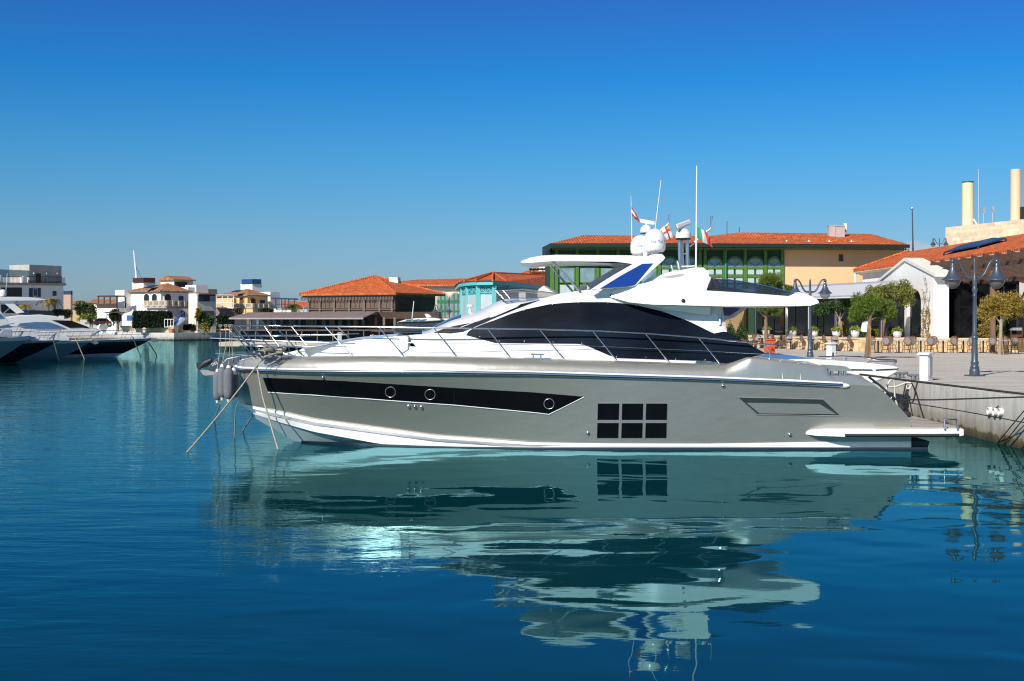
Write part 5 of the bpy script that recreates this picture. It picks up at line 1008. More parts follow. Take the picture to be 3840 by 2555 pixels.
for i, x in enumerate((1161, 1203, 1257, 1313, 1369, 1427, 1473)): part('pilaster', onface(MB(), br_.L, [(x-3.5, yb_(x, 1113, 1108)), (x+3.5, yb_(x, 1113, 1108)), (x+3.5, yb_(x, 1170, 1170)), (x-3.5, 1170)], .25), bdk, bb_)
for x0, x1 in ((1166, 1199), (1208, 1253), (1262, 1309), (1318, 1365), (1374, 1422), (1432, 1469)):
    k = 2 if x1-x0 < 40 else 3
    for i in range(k): a_, b_ = x0+(x1-x0)*i/k+.8, x0+(x1-x0)*(i+1)/k-.8; part('shutter_panel', onface(MB(), br_.L, [(a_, yb_(a_, 1119, 1114)), (b_, yb_(b_, 1119, 1114)), (b_, 1157), (a_, 1157)], .09), bw_, bb_)
part('ledge', onface(MB(), br_.L, [(1158, 1159), (1482, 1159), (1482, 1162), (1158, 1162)], .2), bdk, bb_); part('end_wall_panels', onface(MB(), br_.Rt, [(1484, 1112), (1628, 1118), (1628, 1168), (1484, 1168)], .05), brownwood, bb_)
# restaurant pavilion with the long awning at the waterside
rp_ = rootat('waterfront_restaurant', 'waterside restaurant with a long brown awning in front of the brown pavilion', 'restaurant', P(1150, HY, 158))
mb = MB(); mb.prism([P(x, y, 157.2) for x, y in ((925, 1172), (1405, 1169), (1405, 1181), (925, 1181))], (0, 10, 0)); part('flat_roof', mb, bdk, rp_)
mb = MB(); mb.prism([P(925, 1178, 157.2), P(1405, 1176, 157.2), P(1362, 1195, 152.4), P(858, 1195, 152.4)], (0, .05, .12)); part('awning', mb, M('brown_awning', (.20, .155, .15), .8, var=.12, vs=.8), rp_)
mb = MB(); mb.prism([P(1362, 1195, 152.3), P(858, 1195, 152.3), P(858, 1197.6, 152.3), P(1362, 1197.6, 152.3)], (0, .1, 0)); part('awning_valance', mb, M('pale_valance', (.45, .42, .40), .8), rp_)
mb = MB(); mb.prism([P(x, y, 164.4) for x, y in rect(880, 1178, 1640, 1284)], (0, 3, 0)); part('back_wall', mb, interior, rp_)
rnd = random.Random(4); mb = MB()
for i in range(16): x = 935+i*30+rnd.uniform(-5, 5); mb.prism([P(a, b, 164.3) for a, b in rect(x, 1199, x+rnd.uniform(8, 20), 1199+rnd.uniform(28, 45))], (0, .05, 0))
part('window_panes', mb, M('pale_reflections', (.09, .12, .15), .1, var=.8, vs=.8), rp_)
for x in (930, 1010, 1090, 1170, 1250, 1330, 1410, 1440, 1480): mb = MB(); mb.bar(P(x, 1190, 157.8), P(x, 1284, 157.8), .28, .28); part('column', mb, bdk, rp_); mb = MB(); mb.prism([P(x, y, 149.5) for x, y in rect(900, 1239, 1480, 1284)], (0, .05, 0)); part('glass_balustrade', mb, tint_glass('grey_balustrade', (.5, .55, .6), .6), rp_)
mb = MB()
for x in range(900, 1481, 58): mb.bar(P(x, 1238, 149.4), P(x, 1284, 149.4), .12, .1)
mb.bar(P(900, 1238.5, 149.4), P(1480, 1238.5, 149.4), .12, .12); part('balustrade_posts', mb, bdk, rp_)
mb = MB(); mb.prism([P(x, y, 160.8) for x, y in rect(1410, 1170, 1645, 1196)], (0, 6, 0)); part('brown_canopy', mb, brownwood, rp_)
# -- cream arcade building behind
ca = rootat('cream_arcade', 'cream building with tall green arched windows and an orange roof', 'building', P(1610, HY, 192)); mb = MB(); mb.prism([P(x, y, 192) for x, y in rect(1480, 1074, 1760, 1255)], (0, 14, 0)); part('wall', mb, whitewarm, ca)
mb = MB(); mb.prism([P(1440, 1074, 191), P(1760, 1073, 191), P(1760, 1050, 198), P(1560, 1055, 198), P(1480, 1063, 198)], (0, .2, .25)); part('roof', mb, redtile, ca)
plc = Plane((0, 192, 0), (0, -1, 0)); part('cornice', onface(MB(), plc, rect(1480, 1074, 1760, 1083), .35), M('cream_stone', (.55, .47, .36), .85), ca)
grn = M('green_window_frame', (.025, .16, .07), .6); pglass = M('pale_window', (.20, .27, .28), .12, var=.25, vs=1.2)
for x0, x1 in ((1639, 1682), (1688, 1731)):
    o_ = part('arched_surround', onface(MB(), plc, arch(x0-5, x1+5, 1094, 1190, 10, 26), .25), bpy.data.materials['cream_stone'], ca)
    part('pane', onface(MB(), plc, arch(x0, x1, 1099, 1188, 10, 24), .28), pglass, o_); mb = MB()
    for x in (x0+14, x1-14): onface(mb, plc, rect(x-2, 1104, x+2, 1188), .34)
    for a, b in ((1126, 1137), (1165, 1170)): onface(mb, plc, rect(x0, a, x1, b), .36)
    part('window_bars', mb, grn, o_)
# -- turquoise bay building
tq = M('turquoise_paint', (.115, .43, .45), .6, var=.05); tb = rootat('turquoise_building', 'turquoise painted building with lattice panels, white blinds and an orange roof', 'building', P(1853, HY, 146))
pts = [(1734, 154), (1754, 149.5), (1793, 146.5), (1853, 145.5), (1905, 150), (2075, 172)]; pp = [Vector(((x-CX)*Y/F, Y, 0)) for x, Y in pts]; back = [Vector((pp[-1].x-3, 185, 0)), Vector((pp[0].x-1, 170, 0))]
zE = EYE+(HY-1066)*145.5/F
mb = MB(); mb.prism([p+UP*QZ for p in pp+back], UP*(zE-QZ)); part('wall', mb, tq, tb)
def outw(p, d): v = (p-Vector((1.5, 165, 0))).normalized(); return p+v*d
mb = MB(); mb.prism([outw(p, .7)+UP*(zE-.1) for p in pp+back], UP*.5); part('cornice', mb, tq, tb)
zr = zE+.4; apx = P(1850, 1024, 156); ri = P(2075, 1034, 178)
ev = [outw(p, .95)+UP*zr for p in pp+back]; mb = MB(); mb.add(ev+[apx, ri], [(0, 1, 8), (1, 2, 8), (2, 3, 8), (3, 4, 8), (4, 5, 9, 8), (5, 6, 9), (6, 7, 8, 9), (7, 0, 8)]); rf = part('roof', mb, redtile, tb)
mb = MB(); [mb.tube([ev[i]+UP*.05, apx+UP*.05], .15, 6) for i in range(5)]; mb.tube([apx, ri], .15, 6); part('ridge_tiles', mb, redtile, rf)
blind = M('white_blind', (.40, .46, .47), .5, var=.06)
for i in range(5):
    a, b = pp[i], pp[i+1]; d = (b-a); L_ = d.length; u = d/L_; n = Vector((d.y, -d.x, 0)).normalized(); nb = 1 if i < 4 else 5
    if i == 3: nb = 2
    for k in range(nb):
        s0, s1 = L_*k/nb+.22, L_*(k+1)/nb-.22
        def pl4(z0, z1, off): mb = MB(); mb.prism([a+u*s0+UP*z0+n*off, a+u*s1+UP*z0+n*off, a+u*s1+UP*z1+n*off, a+u*s0+UP*z1+n*off], -n*(off+.02)); return mb
        w_ = part('window', pl4(zE-4.6, zE-1.08, .03), M('turquoise_frame', (.08, .36, .38), .6) if 'turquoise_frame' not in bpy.data.materials else bpy.data.materials['turquoise_frame'], tb)
        part('blind', pl4(zE-4.3, zE-1.18, .05), blind, w_); part('lattice_back', pl4(zE-.98, zE-.25, .03), M('dim_turquoise', (.05, .22, .24), .7) if 'dim_turquoise' not in bpy.data.materials else bpy.data.materials['dim_turquoise'], tb)
        mb = MB(); m_ = (s0+s1)/2; q = lambda s, z: a+u*s+UP*z+n*.08; zl, zh = zE-.98, zE-.25
        for x0, x1 in ((s0, m_), (m_, s1)): mb.bar(q(x0, zl), q(x1, zh), .06, .08); mb.bar(q(x0, zh), q(x1, zl), .06, .08)
        mb.bar(q(m_, zl), q(m_, zh), .07, .08); mb.bar(q(s0, zl), q(s1, zl), .08, .08); mb.bar(q(s0, zh), q(s1, zh), .08, .08); part('lattice', mb, tq, tb)
    mb = MB(); mb.box(a+UP*(QZ+zE)/2, (.5, .5, zE-QZ)); part('corner_post', mb, tq, tb)
t = rootat('cream_house', 'cream roof storey with a dark timber pergola behind the turquoise building', 'house', P(2010, HY, 215)); mb = MB(); mb.prism([P(x, y, 215) for x, y in rect(1958, 1026, 2100, 1250)], (0, 10, 0)); part('wall', mb, whitewarm, t)
mb = MB(); mb.prism([P(1954, 1027, 214.5), P(2100, 1027, 214.5), P(2100, 1010, 219), P(1990, 1016, 219)], (0, .2, .2)); part('roof', mb, redtile, t); mb = MB()
for i in range(6): mb.box(P(1990+i*14, 1009, 213), (.5, 3, .2))
mb.box(P(2024, 1011.5, 212), (3.4, .2, .2)); [mb.tube([P(x, 1011, 212), P(x, 1040, 212)], .1, 6) for x in (1988, 2002, 2036)]; part('pergola', mb, brownwood, t)
mb = MB(); mb.box(P(2038, 1004, 216), (1.6, 1.2, 1.3)); part('chimney', mb, white, t)
# -- long green building with the peach end
gd = M('dark_green_paint', (.007, .042, .012), .6, var=.1); gl_ = M('green_paint', (.055, .15, .02), .6, var=.08); bwin_ = M('blue_grey_window', (.17, .26, .30), .1, var=.2, vs=1.5); peach = M('peach_render', (.70, .44, .24), .9, var=.03, vs=.4)
YG = 125.0; gb = rootat('green_arcade_building', 'long two storey building, green timber arcade on the left and peach wall on the right', 'building', P(2700, HY, YG)); plg = Plane((0, YG, 0), (0, -1, 0))
zeL = EYE+(HY-910)*YG/F
mb = MB(); mb.prism([P(x, HY, YG)+UP*(QZ-EYE) for x in (2088, 2937)]+[P(2937, HY, YG)+Vector((0, 16, QZ-EYE)), P(2060, HY, YG)+Vector((0, 16, QZ-EYE)), P(2066, HY, YG)+Vector((0, 2.2, QZ-EYE))], UP*(zeL-.2-QZ)); part('green_wall', mb, gd, gb)
mb = MB(); mb.prism([P(2937, HY, YG-.12)+UP*(QZ-EYE), P(3392, HY, YG-.12)+UP*(QZ-EYE), P(3392, HY, YG)+Vector((0, 16, QZ-EYE)), P(2937, HY, YG)+Vector((0, 16, QZ-EYE))], UP*(zeL-.3-QZ)); part('peach_wall', mb, peach, gb)
Ye = YG-2.1; ze = EYE+(HY-913)*Ye/F
e0 = [Vector(((2063-CX)*Ye/F, Ye, ze)), Vector(((2640-CX)*Ye/F, Ye, ze)), Vector(((3412-CX)*Ye/F, Ye, ze-.12))]; r0 = P(2187, 882, 131); r1 = P(2716, 886, 131); r2 = P(2774, 872, 132); r3 = P(3264, 877, 132)
bk = [Vector((e0[0].x, 143, ze)), Vector((e0[2].x, 143, ze))]; lft = Vector((e0[0].x-.6, 129.5, ze)); rgt = Vector((e0[2].x, 143, ze))
mb = MB(); mb.add([e0[0], e0[1], e0[2], r0, r1, r2, r3, lft, bk[0], bk[1]], [(0, 1, 4, 3), (1, 2, 6, 5, 4), (2, 9, 6), (0, 3, 7), (7, 3, 8), (3, 4, 5, 6, 9, 8)]); rf = part('roof', mb, redtile, gb)
mb = MB(); mb.prism([e0[0]-UP*.02, e0[2]-UP*.02, e0[2]-UP*.32, e0[0]-UP*.32], (0, .12, 0)); mb.prism([e0[0]-UP*.02, lft-UP*.02, lft-UP*.9, e0[0]-UP*.5], (.1, 0.02, 0)); part('gutter', mb, M('green_gutter', (.004, .016, .007), .5), gb)
mb = MB(); mb.prism([e0[0]-UP*.4, e0[2]-UP*.4, e0[2]+Vector((0, 1.3, -.4)), e0[0]+Vector((0, 1.3, -.4))], UP*-.03); part('soffit', mb, gd, gb)
frm = M('olive_trim', (.13, .17, .03), .7); mb = MB(); x = 2070
while x < 3398: mb.prism([P(x, 927, Ye+.3), P(x+3.6, 927, Ye+.3), P(x+3.6, 937, Ye+.3), P(x+1.8, 940, Ye+.3), P(x, 937, Ye+.3)], (0, .06, 0)); x += 6.4
mb.prism([P(2068, 924.5, Ye+.28), P(3398, 926, Ye+.28), P(3398, 929, Ye+.28), P(2068, 928, Ye+.28)], (0, .08, 0)); part('eaves_fringe', mb, frm, gb)
for x in (2087, 2164, 2241, 2317, 2394, 2471, 2548, 2624, 2643, 2716, 2793, 2869, 2933): part('pilaster', onface(MB(), plg, rect(x-6, 930, x+6, 1262), .30), gl_, gb)
part('corner_panel', onface(MB(), plg, rect(2063, 1000, 2078, 1262), .1), gl_, gb)
for i in range(11):
    x0, x1 = ((2095, 2157), (2171, 2234), (2248, 2310), (2324, 2387), (2401, 2464), (2480, 2542), (2556, 2616), (2651, 2709), (2723, 2786), (2800, 2862), (2876, 2927))[i]
    if i < 5:
        for a, b in ((1004, 1062), (1066, 1130)): win_on(plg, rect(x0, a, x1, b), gb, gl_, blind if b > 1070 else bwin_, .12)
        part('spandrel', onface(MB(), plg, rect(x0, 990, x1, 1003), .18), gl_, gb)
    else:
        sp = [(x0, 970), (x0, 962)]+[(x0+(x1-x0)*k/8, 962-9*math.sin(math.pi*k/8)) for k in range(1, 8)]+[(x1, 962), (x1, 1002), (x0, 1002)]
        s_ = part('arch_spandrel', onface(MB(), plg, [(x0-4, 1004), (x0-4, 985)]+[(x0-4+(x1-x0+8)*k/10, 985-24*math.sin(math.pi*k/10)**.8) for k in range(1, 10)]+[(x1+4, 985), (x1+4, 1004)], .16), gl_, gb)
        part('fanlight', onface(MB(), plg, arch(x0, x1, 970, 1001, 12, 30), .19), bwin_, s_)
        mb = MB(); cxm = (x0+x1)/2
        for ang in (38, 90+52): mb.bar(P(cxm, 1000, YG-.2), P(cxm+28*math.cos(R(ang if ang < 90 else ang)), 1000-28*math.sin(R(ang if ang < 90 else ang)), YG-.2), .05, .08)
        part('fanlight_bars', mb, grn, s_)
        part('transom', onface(MB(), plg, rect(x0-4, 1002, x1+4, 1009), .22), gl_, gb)
        for a, b in ((1010, 1031), (1043, 1062), (1064, 1120)):
            mid = (x0+x1)/2; win_on(plg, rect(x0, a, mid-2, b), gb, grn, blind if a != 1064 else bwin_, .12); win_on(plg, rect(mid+2, a, x1, b), gb, grn, blind if a != 1064 else bwin_, .12)
        part('transom', onface(MB(), plg, rect(x0-4, 1032, x1+4, 1042), .2), gl_, gb)
mb = MB(); mb.tube([P(2727, 924, YG-.9), P(2727, 938, YG-.9), P(2722, 944, YG-.4), P(2721, 1262, YG-.38)], .09, 6); part('downpipe', mb, M('green_pipe', (.03, .20, .12), .5), gb)
win_on(Plane((0, YG-.12, 0), (0, -1, 0)), rect(3144, 954, 3162, 982), gb, M('peach_reveal', (.45, .28, .13), .9), darkglass, .05)
chm = M('mauve_chimney_render', (.42, .35, .33), .9)
for x0, x1, yt, Y in ((3110, 3134, 846, 129.2), (3135, 3168, 848, 128.8)):
    mb = MB(); mb.prism([P(x, y, Y) for x, y in rect(x0, yt, x1, 900)], (0, .9, 0)); mb.prism([P(x, y, Y-.05) for x, y in rect(x0-1, yt-2, x1+1, yt+1)], (0, 1.0, 0)); part('chimney', mb, chm, rf)
mb = MB(); [mb.tube([P(x, 838, 129.5), P(x, 872, 129.5)], .08, 6) for x in (3167, 3173)]; part('vent_pipe', mb, white, rf)
for x in (2950, 3033, 3110, 3193): mb = MB(); mb.tube([P(x, 911, 125.6), P(x, 901, 125.6)], .08, 6); mb.box(P(x, 909, 125.5), (.4, .3, .12)); part('roof_vent', mb, white, rf)
for x, yt in ((2726, 830), (2772, 853)): mb = MB(); mb.tube([P(x, yt, 132), P(x, 888, 132)], .035, 5); part('antenna', mb, dchrome, rf)
# -- long white hall with the red roof on the right
wh = rootat('white_hall', 'long white hall with a red tiled roof and solar panel behind the gabled porch', 'building', Vector((33.6, 95, 0))); zh = 8.1
mb = MB(); mb.prism([(32.6, 119, QZ), (34.4, 60, QZ), (44, 60, QZ), (44, 119, QZ)], (0, 0, zh-.25-QZ)); part('wall', mb, white, wh)
eA, eB = Vector((32.0, 120, zh)), Vector((34.0, 60, zh)); rA, rB = Vector((36.5, 117.6, 9.75)), Vector((38.0, 60, 9.6))
mb = MB(); mb.add([eA, eB, rB, rA, Vector((42, 120, zh)), Vector((43, 60, zh))]+[p-UP*.16 for p in (eA, eB)], [(0, 1, 2, 3), (3, 2, 5, 4), (0, 3, 4), (0, 6, 7, 1)]); rf = part('roof', mb, redtile, wh)
mb = MB(); mb.prism([eA-UP*.16, eB-UP*.16, eB+Vector((1, 0, -.5)), eA+Vector((1, 0, -.5))], UP*-.05); part('eaves', mb, M('cream_eaves', (.62, .55, .46), .85), wh)
mb = MB(); mb.tube([eA+Vector((.1, -.3, -.3)), eA+Vector((.1, -.3, -4.2))], .14, 8); part('downpipe', mb, whitewarm, wh); mb = MB(); mb.tube([eA+UP*.06, rA+UP*.08], .14, 6); part('ridge_tiles', mb, redtile, rf)
rpl = Plane(eA+UP*.18, (eB-eA).cross(rA-eA)); sp_ = [rpl.hit(*p) for p in ((3540, 950), (3668, 925), (3772, 897), (3720, 897), (3600, 925))]
mb = MB(); mb.prism(sp_, UP*.10); part('solar_panel', mb, bpy.data.materials['solar_panel'], rf)
mb = MB(); [mb.bar(p-UP*.35, p+UP*.02, .12, .12) for p in (sp_[0], sp_[1], sp_[2])]; part('panel_bracket', mb, dchrome, rf)
# stone plant block with two flues
bk_ = rootat('stone_block', 'windowless cream stone block with two tall flues at the right edge', 'building', Vector((52, 145, 0))); lim = bricks('pale_limestone_blocks', (.76, .62, .43), 1.3, .42, .14, .02, .85)
w0, w1 = Vector((50.8, 150, 0)), Vector((55.6, 136.5, 0)); d_ = (w1-w0).normalized(); n_ = Vector((-d_.y, d_.x, 0)) if d_.x < 0 else Vector((-d_.y, d_.x, 0))
bkv = Vector((12.5, 4.4, 0)); mb = MB(); mb.prism([w0+UP*QZ, w1+UP*QZ, w1+bkv+UP*QZ, w0+bkv+UP*QZ], UP*(14.35-QZ)); part('wall', mb, lim, bk_)
fl_ = M('cream_flue', (.72, .56, .34), .6, var=.04, vs=.5)
for x0, x1, yt, Y, m in ((3608, 3651, 684, 150.5, fl_), (3790, 3828, 638, 144.5, M('peach_flue', (.70, .48, .31), .6, var=.04, vs=.5))):
    c = P((x0+x1)/2, yt, Y); r = (x1-x0)/2*Y/F; mb = MB(); mb.lathe([(r, 13-c.z), (r*1.0, -7), (r*1.015, -6.98), (r*1.0, -6.96), (r*.97, 0), (r*.9, .01), (r*.9, -.5)], c, 28); o_ = part('flue', mb, m, bk_, smooth=40)
    mb = MB(); mb.lathe([(r*.99, -.08), (r*.99, .06)], c, 28); part('flue_rim', mb, dchrome if x0 == 3608 else m, o_, smooth=40)
mb = MB(); mb.tube([P(3651, 822, 150), P(3663, 842, 150)], .1, 6); part('flue_brace', mb, white, bk_)
for x, yt, yb in ((3670, 640, 845), (3688, 780, 845), (3722, 776, 840)):
    mb = MB(); mb.tube([P(x, yt, 150), P(x, yb, 150)], .05 if x != 3670 else .06, 5)
    if x != 3670: mb.box(P(x+1, yt+6, 150), (.22, .2, .5)); mb.box(P(x+3, yt+16, 150), (.3, .2, .15))
    else: mb.ball(P(x, yt, 150), .13, 8, 5)
    part('antenna', mb, M('pale_grey_metal', (.45, .48, .52), .4, .5) if 'pale_grey_metal' not in bpy.data.materials else bpy.data.materials['pale_grey_metal'], bk_)
mb = MB(); mb.box(P(3840, 800, 143), (.7, .5, 1.4)); part('equipment', mb, rubber, bk_)
mt = thing('radio_mast', 'thin grey mast standing behind the red roof, below the small cloud', 'mast', P(3422, 960, 140)); mb = MB(); mb.tube([P(3424, 960, 140), P(3423, 900, 140), P(3421, 790, 140), P(3421, 782, 140)], [.12, .08, .05, .04], 6); part('pole', mb, dchrome, mt); mb = MB(); mb.ball(P(3420, 782, 140), .16, 8, 6); part('beacon', mb, dchrome, mt)
# boat mast beyond the villas
mt = thing('boat_mast', 'tall white mast rising behind the white villa', 'mast', P(512, 1060, 262)); mb = MB(); mb.tube([P(514, 1062, 262), P(502, 940, 262)], [.24, .15], 8); part('spar', mb, M('white_spar', (.62, .66, .70), .4), mt); mb = MB(); mb.tube([P(510, 1000, 262), P(531, 1045, 262)], .04, 5); part('stay', mb, dchrome, mt)
print('p4 ok')
# ------------------------------------------------------------ terrace, restaurant, lamps, planting on the right
TZ = 2.23; tA, tB = Vector((18.0, 98.5, 0)), Vector((23.3, 83.6, 0)); td = (tB-tA).normalized(); tn = Vector((-td.y, td.x, 0))     # tn points inward
def T(s, inn, z): return tA+td*s+tn*inn+UP*z
TL = (tB-tA).length
def wall_s(px):                                  # distance along the terrace wall at a photo column
    k = (px-CX)/F; return (k*tA.y-tA.x)/(td.x-k*td.y)
smooth_stone = bricks('honey_stone_slabs', (.72, .52, .30), .9, .6, .06, .006, .85); rough_stone = bricks('rusticated_honey_stone', (.62, .44, .24), .55, .3, .22, .02, .7)
ter = rootat('terrace', 'raised restaurant terrace with a honey coloured stone front wall', 'terrace', tB)
mb = MB(); mb.prism([T(-9, 0, QZ), T(TL, 0, QZ), T(TL, 12, QZ), T(-9, 14, QZ)], UP*(TZ-.10-QZ)); part('wall', mb, smooth_stone, ter)
mb = MB(); mb.prism([Vector((23.3, 83.55, QZ)), Vector((46, 83.0, QZ)), Vector((46, 95, QZ)), Vector((24.2, 95, QZ))], UP*(TZ-.11-QZ)); part('wall', mb, rough_stone, ter, 'rusticated stone right of the corner')
mb = MB(); mb.box(T(TL-.3, .3, (QZ+TZ)/2-.05), (1.3, .9, TZ-QZ-.08), math.atan2(td.y, td.x)); part('corner_pier', mb, rough_stone, ter)
mb = MB(); mb.prism([T(-9, -.06, TZ-.1), T(TL, -.06, TZ-.1), Vector((46, 82.9, TZ-.1)), Vector((46, 94.8, TZ-.1)), T(-9, 13.8, TZ-.1)], UP*.10); part('coping', mb, M('pale_coping', (.60, .49, .34), .8, var=.08), ter)
rs = rootat('restaurant', 'harbour restaurant with dark glass front, white columns and a grey awning', 'restaurant', T(8, 5, 0))
def RP(px, py, inn):                              # point on the plane parallel to the terrace wall, inn metres behind it
    return Plane(T(0, inn, 0), -tn).hit(px, py)
mb = MB(); mb.prism([T(-9, 6, TZ), T(TL+1.5, 6, TZ), T(TL+1.5, 9, TZ), T(-9, 9, TZ)], UP*3.6); part('glass_front', mb, M('restaurant_glass', (.008, .009, .011), .06, var=.5), rs)
mb = MB()
for px in (2858, 2900, 2980, 3062, 3085): a = RP(px, 1150, 5.95); b = RP(px, 1250, 5.95); mb.bar(a, b, .05, .05)
part('glazing_bars', mb, M('grey_bar', (.22, .21, .2), .4, .5), rs)
for px, w in ((2797, .35), (2935, .5)): a = RP(px, 1150, 5.9); mb = MB(); mb.box(Vector((a.x, a.y, TZ+1.8)), (.12, w, 3.6), math.atan2(td.y, td.x)-R(90)); part('timber_pier', mb, M('orange_brown_timber', (.22, .085, .035), .7) if 'orange_brown_timber' not in bpy.data.materials else bpy.data.materials['orange_brown_timber'], rs)
mb = MB(); mb.prism([RP(x, y, 5.9) for x, y in rect(2700, 1150, 2790, 1262)], tn*.1); part('tan_panel', mb, M('tan_panel', (.30, .20, .09), .8), rs)
colm = M('white_column_paint', (.66, .67, .68), .5)
for px in (2950, 3035, 3135): a = RP(px, 1200, 1.0); mb = MB(); mb.box(Vector((a.x, a.y, (TZ+4.9)/2)), (.15, .15, 4.9-TZ)); part('column', mb, colm, rs)
aw = M('grey_white_awning', (.55, .56, .58), .7, var=.03); e1, e2 = RP(3231, 1112, .3), RP(2700, 1160, .3); e2 = T(-9, .3, e1.z); u1, u2 = RP(3306, 1062, 4.5), T(-9, 4.5, 5.9); u1.z = 5.9
mb = MB(); mb.prism([e1, e2, u2, u1], UP*.10); part('awning', mb, aw, rs); mb = MB(); mb.prism([e1+UP*.1, e2+UP*.1, e2-UP*.08, e1-UP*.08], tn*.06); part('awning_edge', mb, aw, rs)
mb = MB(); mb.prism([u1+UP*.02, u2+UP*.02, u2+tn*1.6+UP*.25, u1+tn*1.6+UP*.25], UP*.08); part('awning_housing', mb, M('striped_grey_metal', (.42, .43, .45), .5), rs)
# gabled white porch
po = rootat('gabled_porch', 'white gabled porch wall with a tall arch and climbing plants', 'porch', Vector((28, 89.4, 0)))
PX = 27.5; arc_ = [(86.05, 4.6)]+[(87.57+1.52*math.cos(math.pi*i/12), 4.6+.95*math.sin(math.pi*i/12)) for i in range(12, -1, -1)][::-1][::-1]
prof = [(95.5, TZ), (95.5, 6.32), (89.4, 7.55), (83.5, 6.33), (83.5, TZ), (86.05, TZ)]+[(87.57-1.52*math.cos(math.pi*i/12), 4.6+.95*math.sin(math.pi*i/12)) for i in range(13)]+[(89.1, TZ)]
mb = MB(); mb.prism([(PX, y, z) for y, z in prof], (1.0, 0, 0)); part('wall', mb, white, po)
mb = MB(); mb.prism([(PX-.12, 96.0, 6.22), (PX-.12, 89.4, 7.56), (PX-.12, 82.9, 6.22), (PX-.12, 82.9, 6.42), (PX-.12, 89.4, 7.76), (PX-.12, 96.0, 6.42)], (1.3, 0, 0)); part('coping', mb, M('cream_coping', (.72, .68, .60), .85), po)
mb = MB(); mb.prism([(PX+1.02, 91, TZ), (PX+1.02, 85, TZ), (PX+1.02, 85, 5.6), (PX+1.02, 91, 5.6)], (.1, 0, 0)); part('glass_door', mb, darkglass, po); mb = MB(); mb.box((PX+.98, 87.9, TZ+.95), (.08, 1.6, 1.9)); part('timber_screen', mb, M('dark_oak', (.10, .05, .02), .6, var=.3), po)
# dark pergola dining area
pe = rootat('dark_pergola', 'dark brown slatted pergola over the dining area right of the white porch', 'pergola', Vector((34, 86, 0)))
pwood = M('pergola_wood', (.075, .040, .026), .65, var=.25, vs=3)
mb = MB()
for i in range(13): y = 71+i*1.9; mb.bar((28.2, y, 7.25), (38.5, y+1.5, 4.6), .08, .30)
part('slats', mb, pwood, pe); mb = MB()
for x, z in ((29.2, 6.75), (32, 6.0), (35, 5.25), (38, 4.5)): mb.bar((x, 68, z), (x, 97, z), .12, .25)
part('beams', mb, pwood, pe); mb = MB(); mb.bar((30.15, 80.3, QZ), (30.15, 80.3, 6.5), .26, .26); mb.bar((34.2, 92, QZ), (34.2, 92, 5.4), .26, .26); part('post', mb, M('brown_post', (.17, .10, .06), .7), pe)
mb = MB(); mb.prism([(28.6, 96.5, TZ), (44, 96.5, TZ), (44, 96.5, 6.4), (28.6, 96.5, 7.0)], (0, .3, 0)); mb.prism([(32.3, 82, TZ), (32.3, 96.5, TZ), (32.3, 96.5, 6.2), (32.3, 82, 6.2)], (.2, 0, 0)); part('glass_wall', mb, M('pergola_glass', (.006, .006, .008), .08, var=.5), pe)
mb = MB()
for y in (84, 87, 90, 93): mb.bar((32.27, y, TZ), (32.27, y, 5.6), .06, .06)
mb.bar((32.27, 82, 4.3), (32.27, 96, 4.3), .06, .06); part('glazing_bars', mb, bpy.data.materials['grey_bar'], pe)
mb = MB(); mb.prism([P(x, y, 95.9) for x, y in rect(3562, 1133, 3618, 1260)], (0, .1, 0)); part('reflecting_door', mb, M('grey_reflection', (.07, .075, .085), .12, var=.7, vs=.8), pe)
# ---- lamps
lampm = M('blue_grey_lamp_paint', (.045, .065, .09), .38, coat=.3, var=.06); lampdark = lampm
lglass = tint_glass('lamp_glass', (.80, .82, .84), .6)
def lamp_root(label, px, py):
    x, y = on_quay(px, py); return thing('street_lamp', label, 'street lamp', (x, y, QZ), 0, 'double armed harbour lamps', local=True)
lamp = lamp_root('tall blue grey double street lamp near the right edge', 3655, 1411); H_ = 4.3
mb = MB(); mb.box((0, 0, .02), (.52, .52, .05), R(20)); mb.lathe([(.185, .0), (.185, .18), (.17, .26), (.15, .28), (.165, .32), (.135, .36), (.14, .48), (.15, .50), (.115, .56), (.11, 1.1), (.095, 1.35), (.125, 1.37), (.125, 1.42), (.085, 1.47), (.105, 1.52), (.075, 1.6), (.07, 2.3), (.062, 2.9), (.08, 2.92), (.06, 2.97), (.075, 3.05), (.10, 3.15), (.075, 3.2), (.07, 3.3), (.085, 3.55), (.06, 3.6), (.055, 3.95), (.06, 4.0), (.045, 4.08), (.05, 4.16), (.02, 4.24), (.01, 4.30)], (0, 0, 0), 18); part('post', mb, lampm, lamp, smooth=50)
for s in (-1, 1):
    mb = MB(); mb.tube([(s*x, 0, z) for x, z in ((.04, 3.58), (.16, 3.56), (.27, 3.60), (.37, 3.72), (.46, 3.92), (.55, 4.10), (.66, 4.22), (.77, 4.24), (.84, 4.18), (.82, 4.10))], [.055, .05, .048, .046, .044, .042, .042, .045, .05, .05], 10); mb.ball((s*.80, 0, 4.16), .085, 12, 8); a_ = part('arm', mb, lampm, lamp, smooth=60)
    mb = MB(); mb.lathe([(.04, 4.12), (.075, 4.08), (.08, 4.0), (.12, 3.84), (.20, 3.66), (.29, 3.56), (.375, 3.51), (.38, 3.475), (.36, 3.475), (.27, 3.53), (.1, 3.7)], (s*.80, 0, 0), 24); sh = part('lamp_shade', mb, lampm, lamp, smooth=50)
    mb = MB(); mb.lathe([(.27, 3.50), (.275, 3.44), (.25, 3.34), (.19, 3.25), (.1, 3.18), (.03, 3.165)], (s*.80, 0, 0), 20); part('lamp_globe', mb, lglass, sh, smooth=60)
x, y = on_quay(3038, 1345); l2 = dup(lamp, (x, y, QZ), 0, 'blue grey double street lamp just behind the stern end of the flybridge wing')
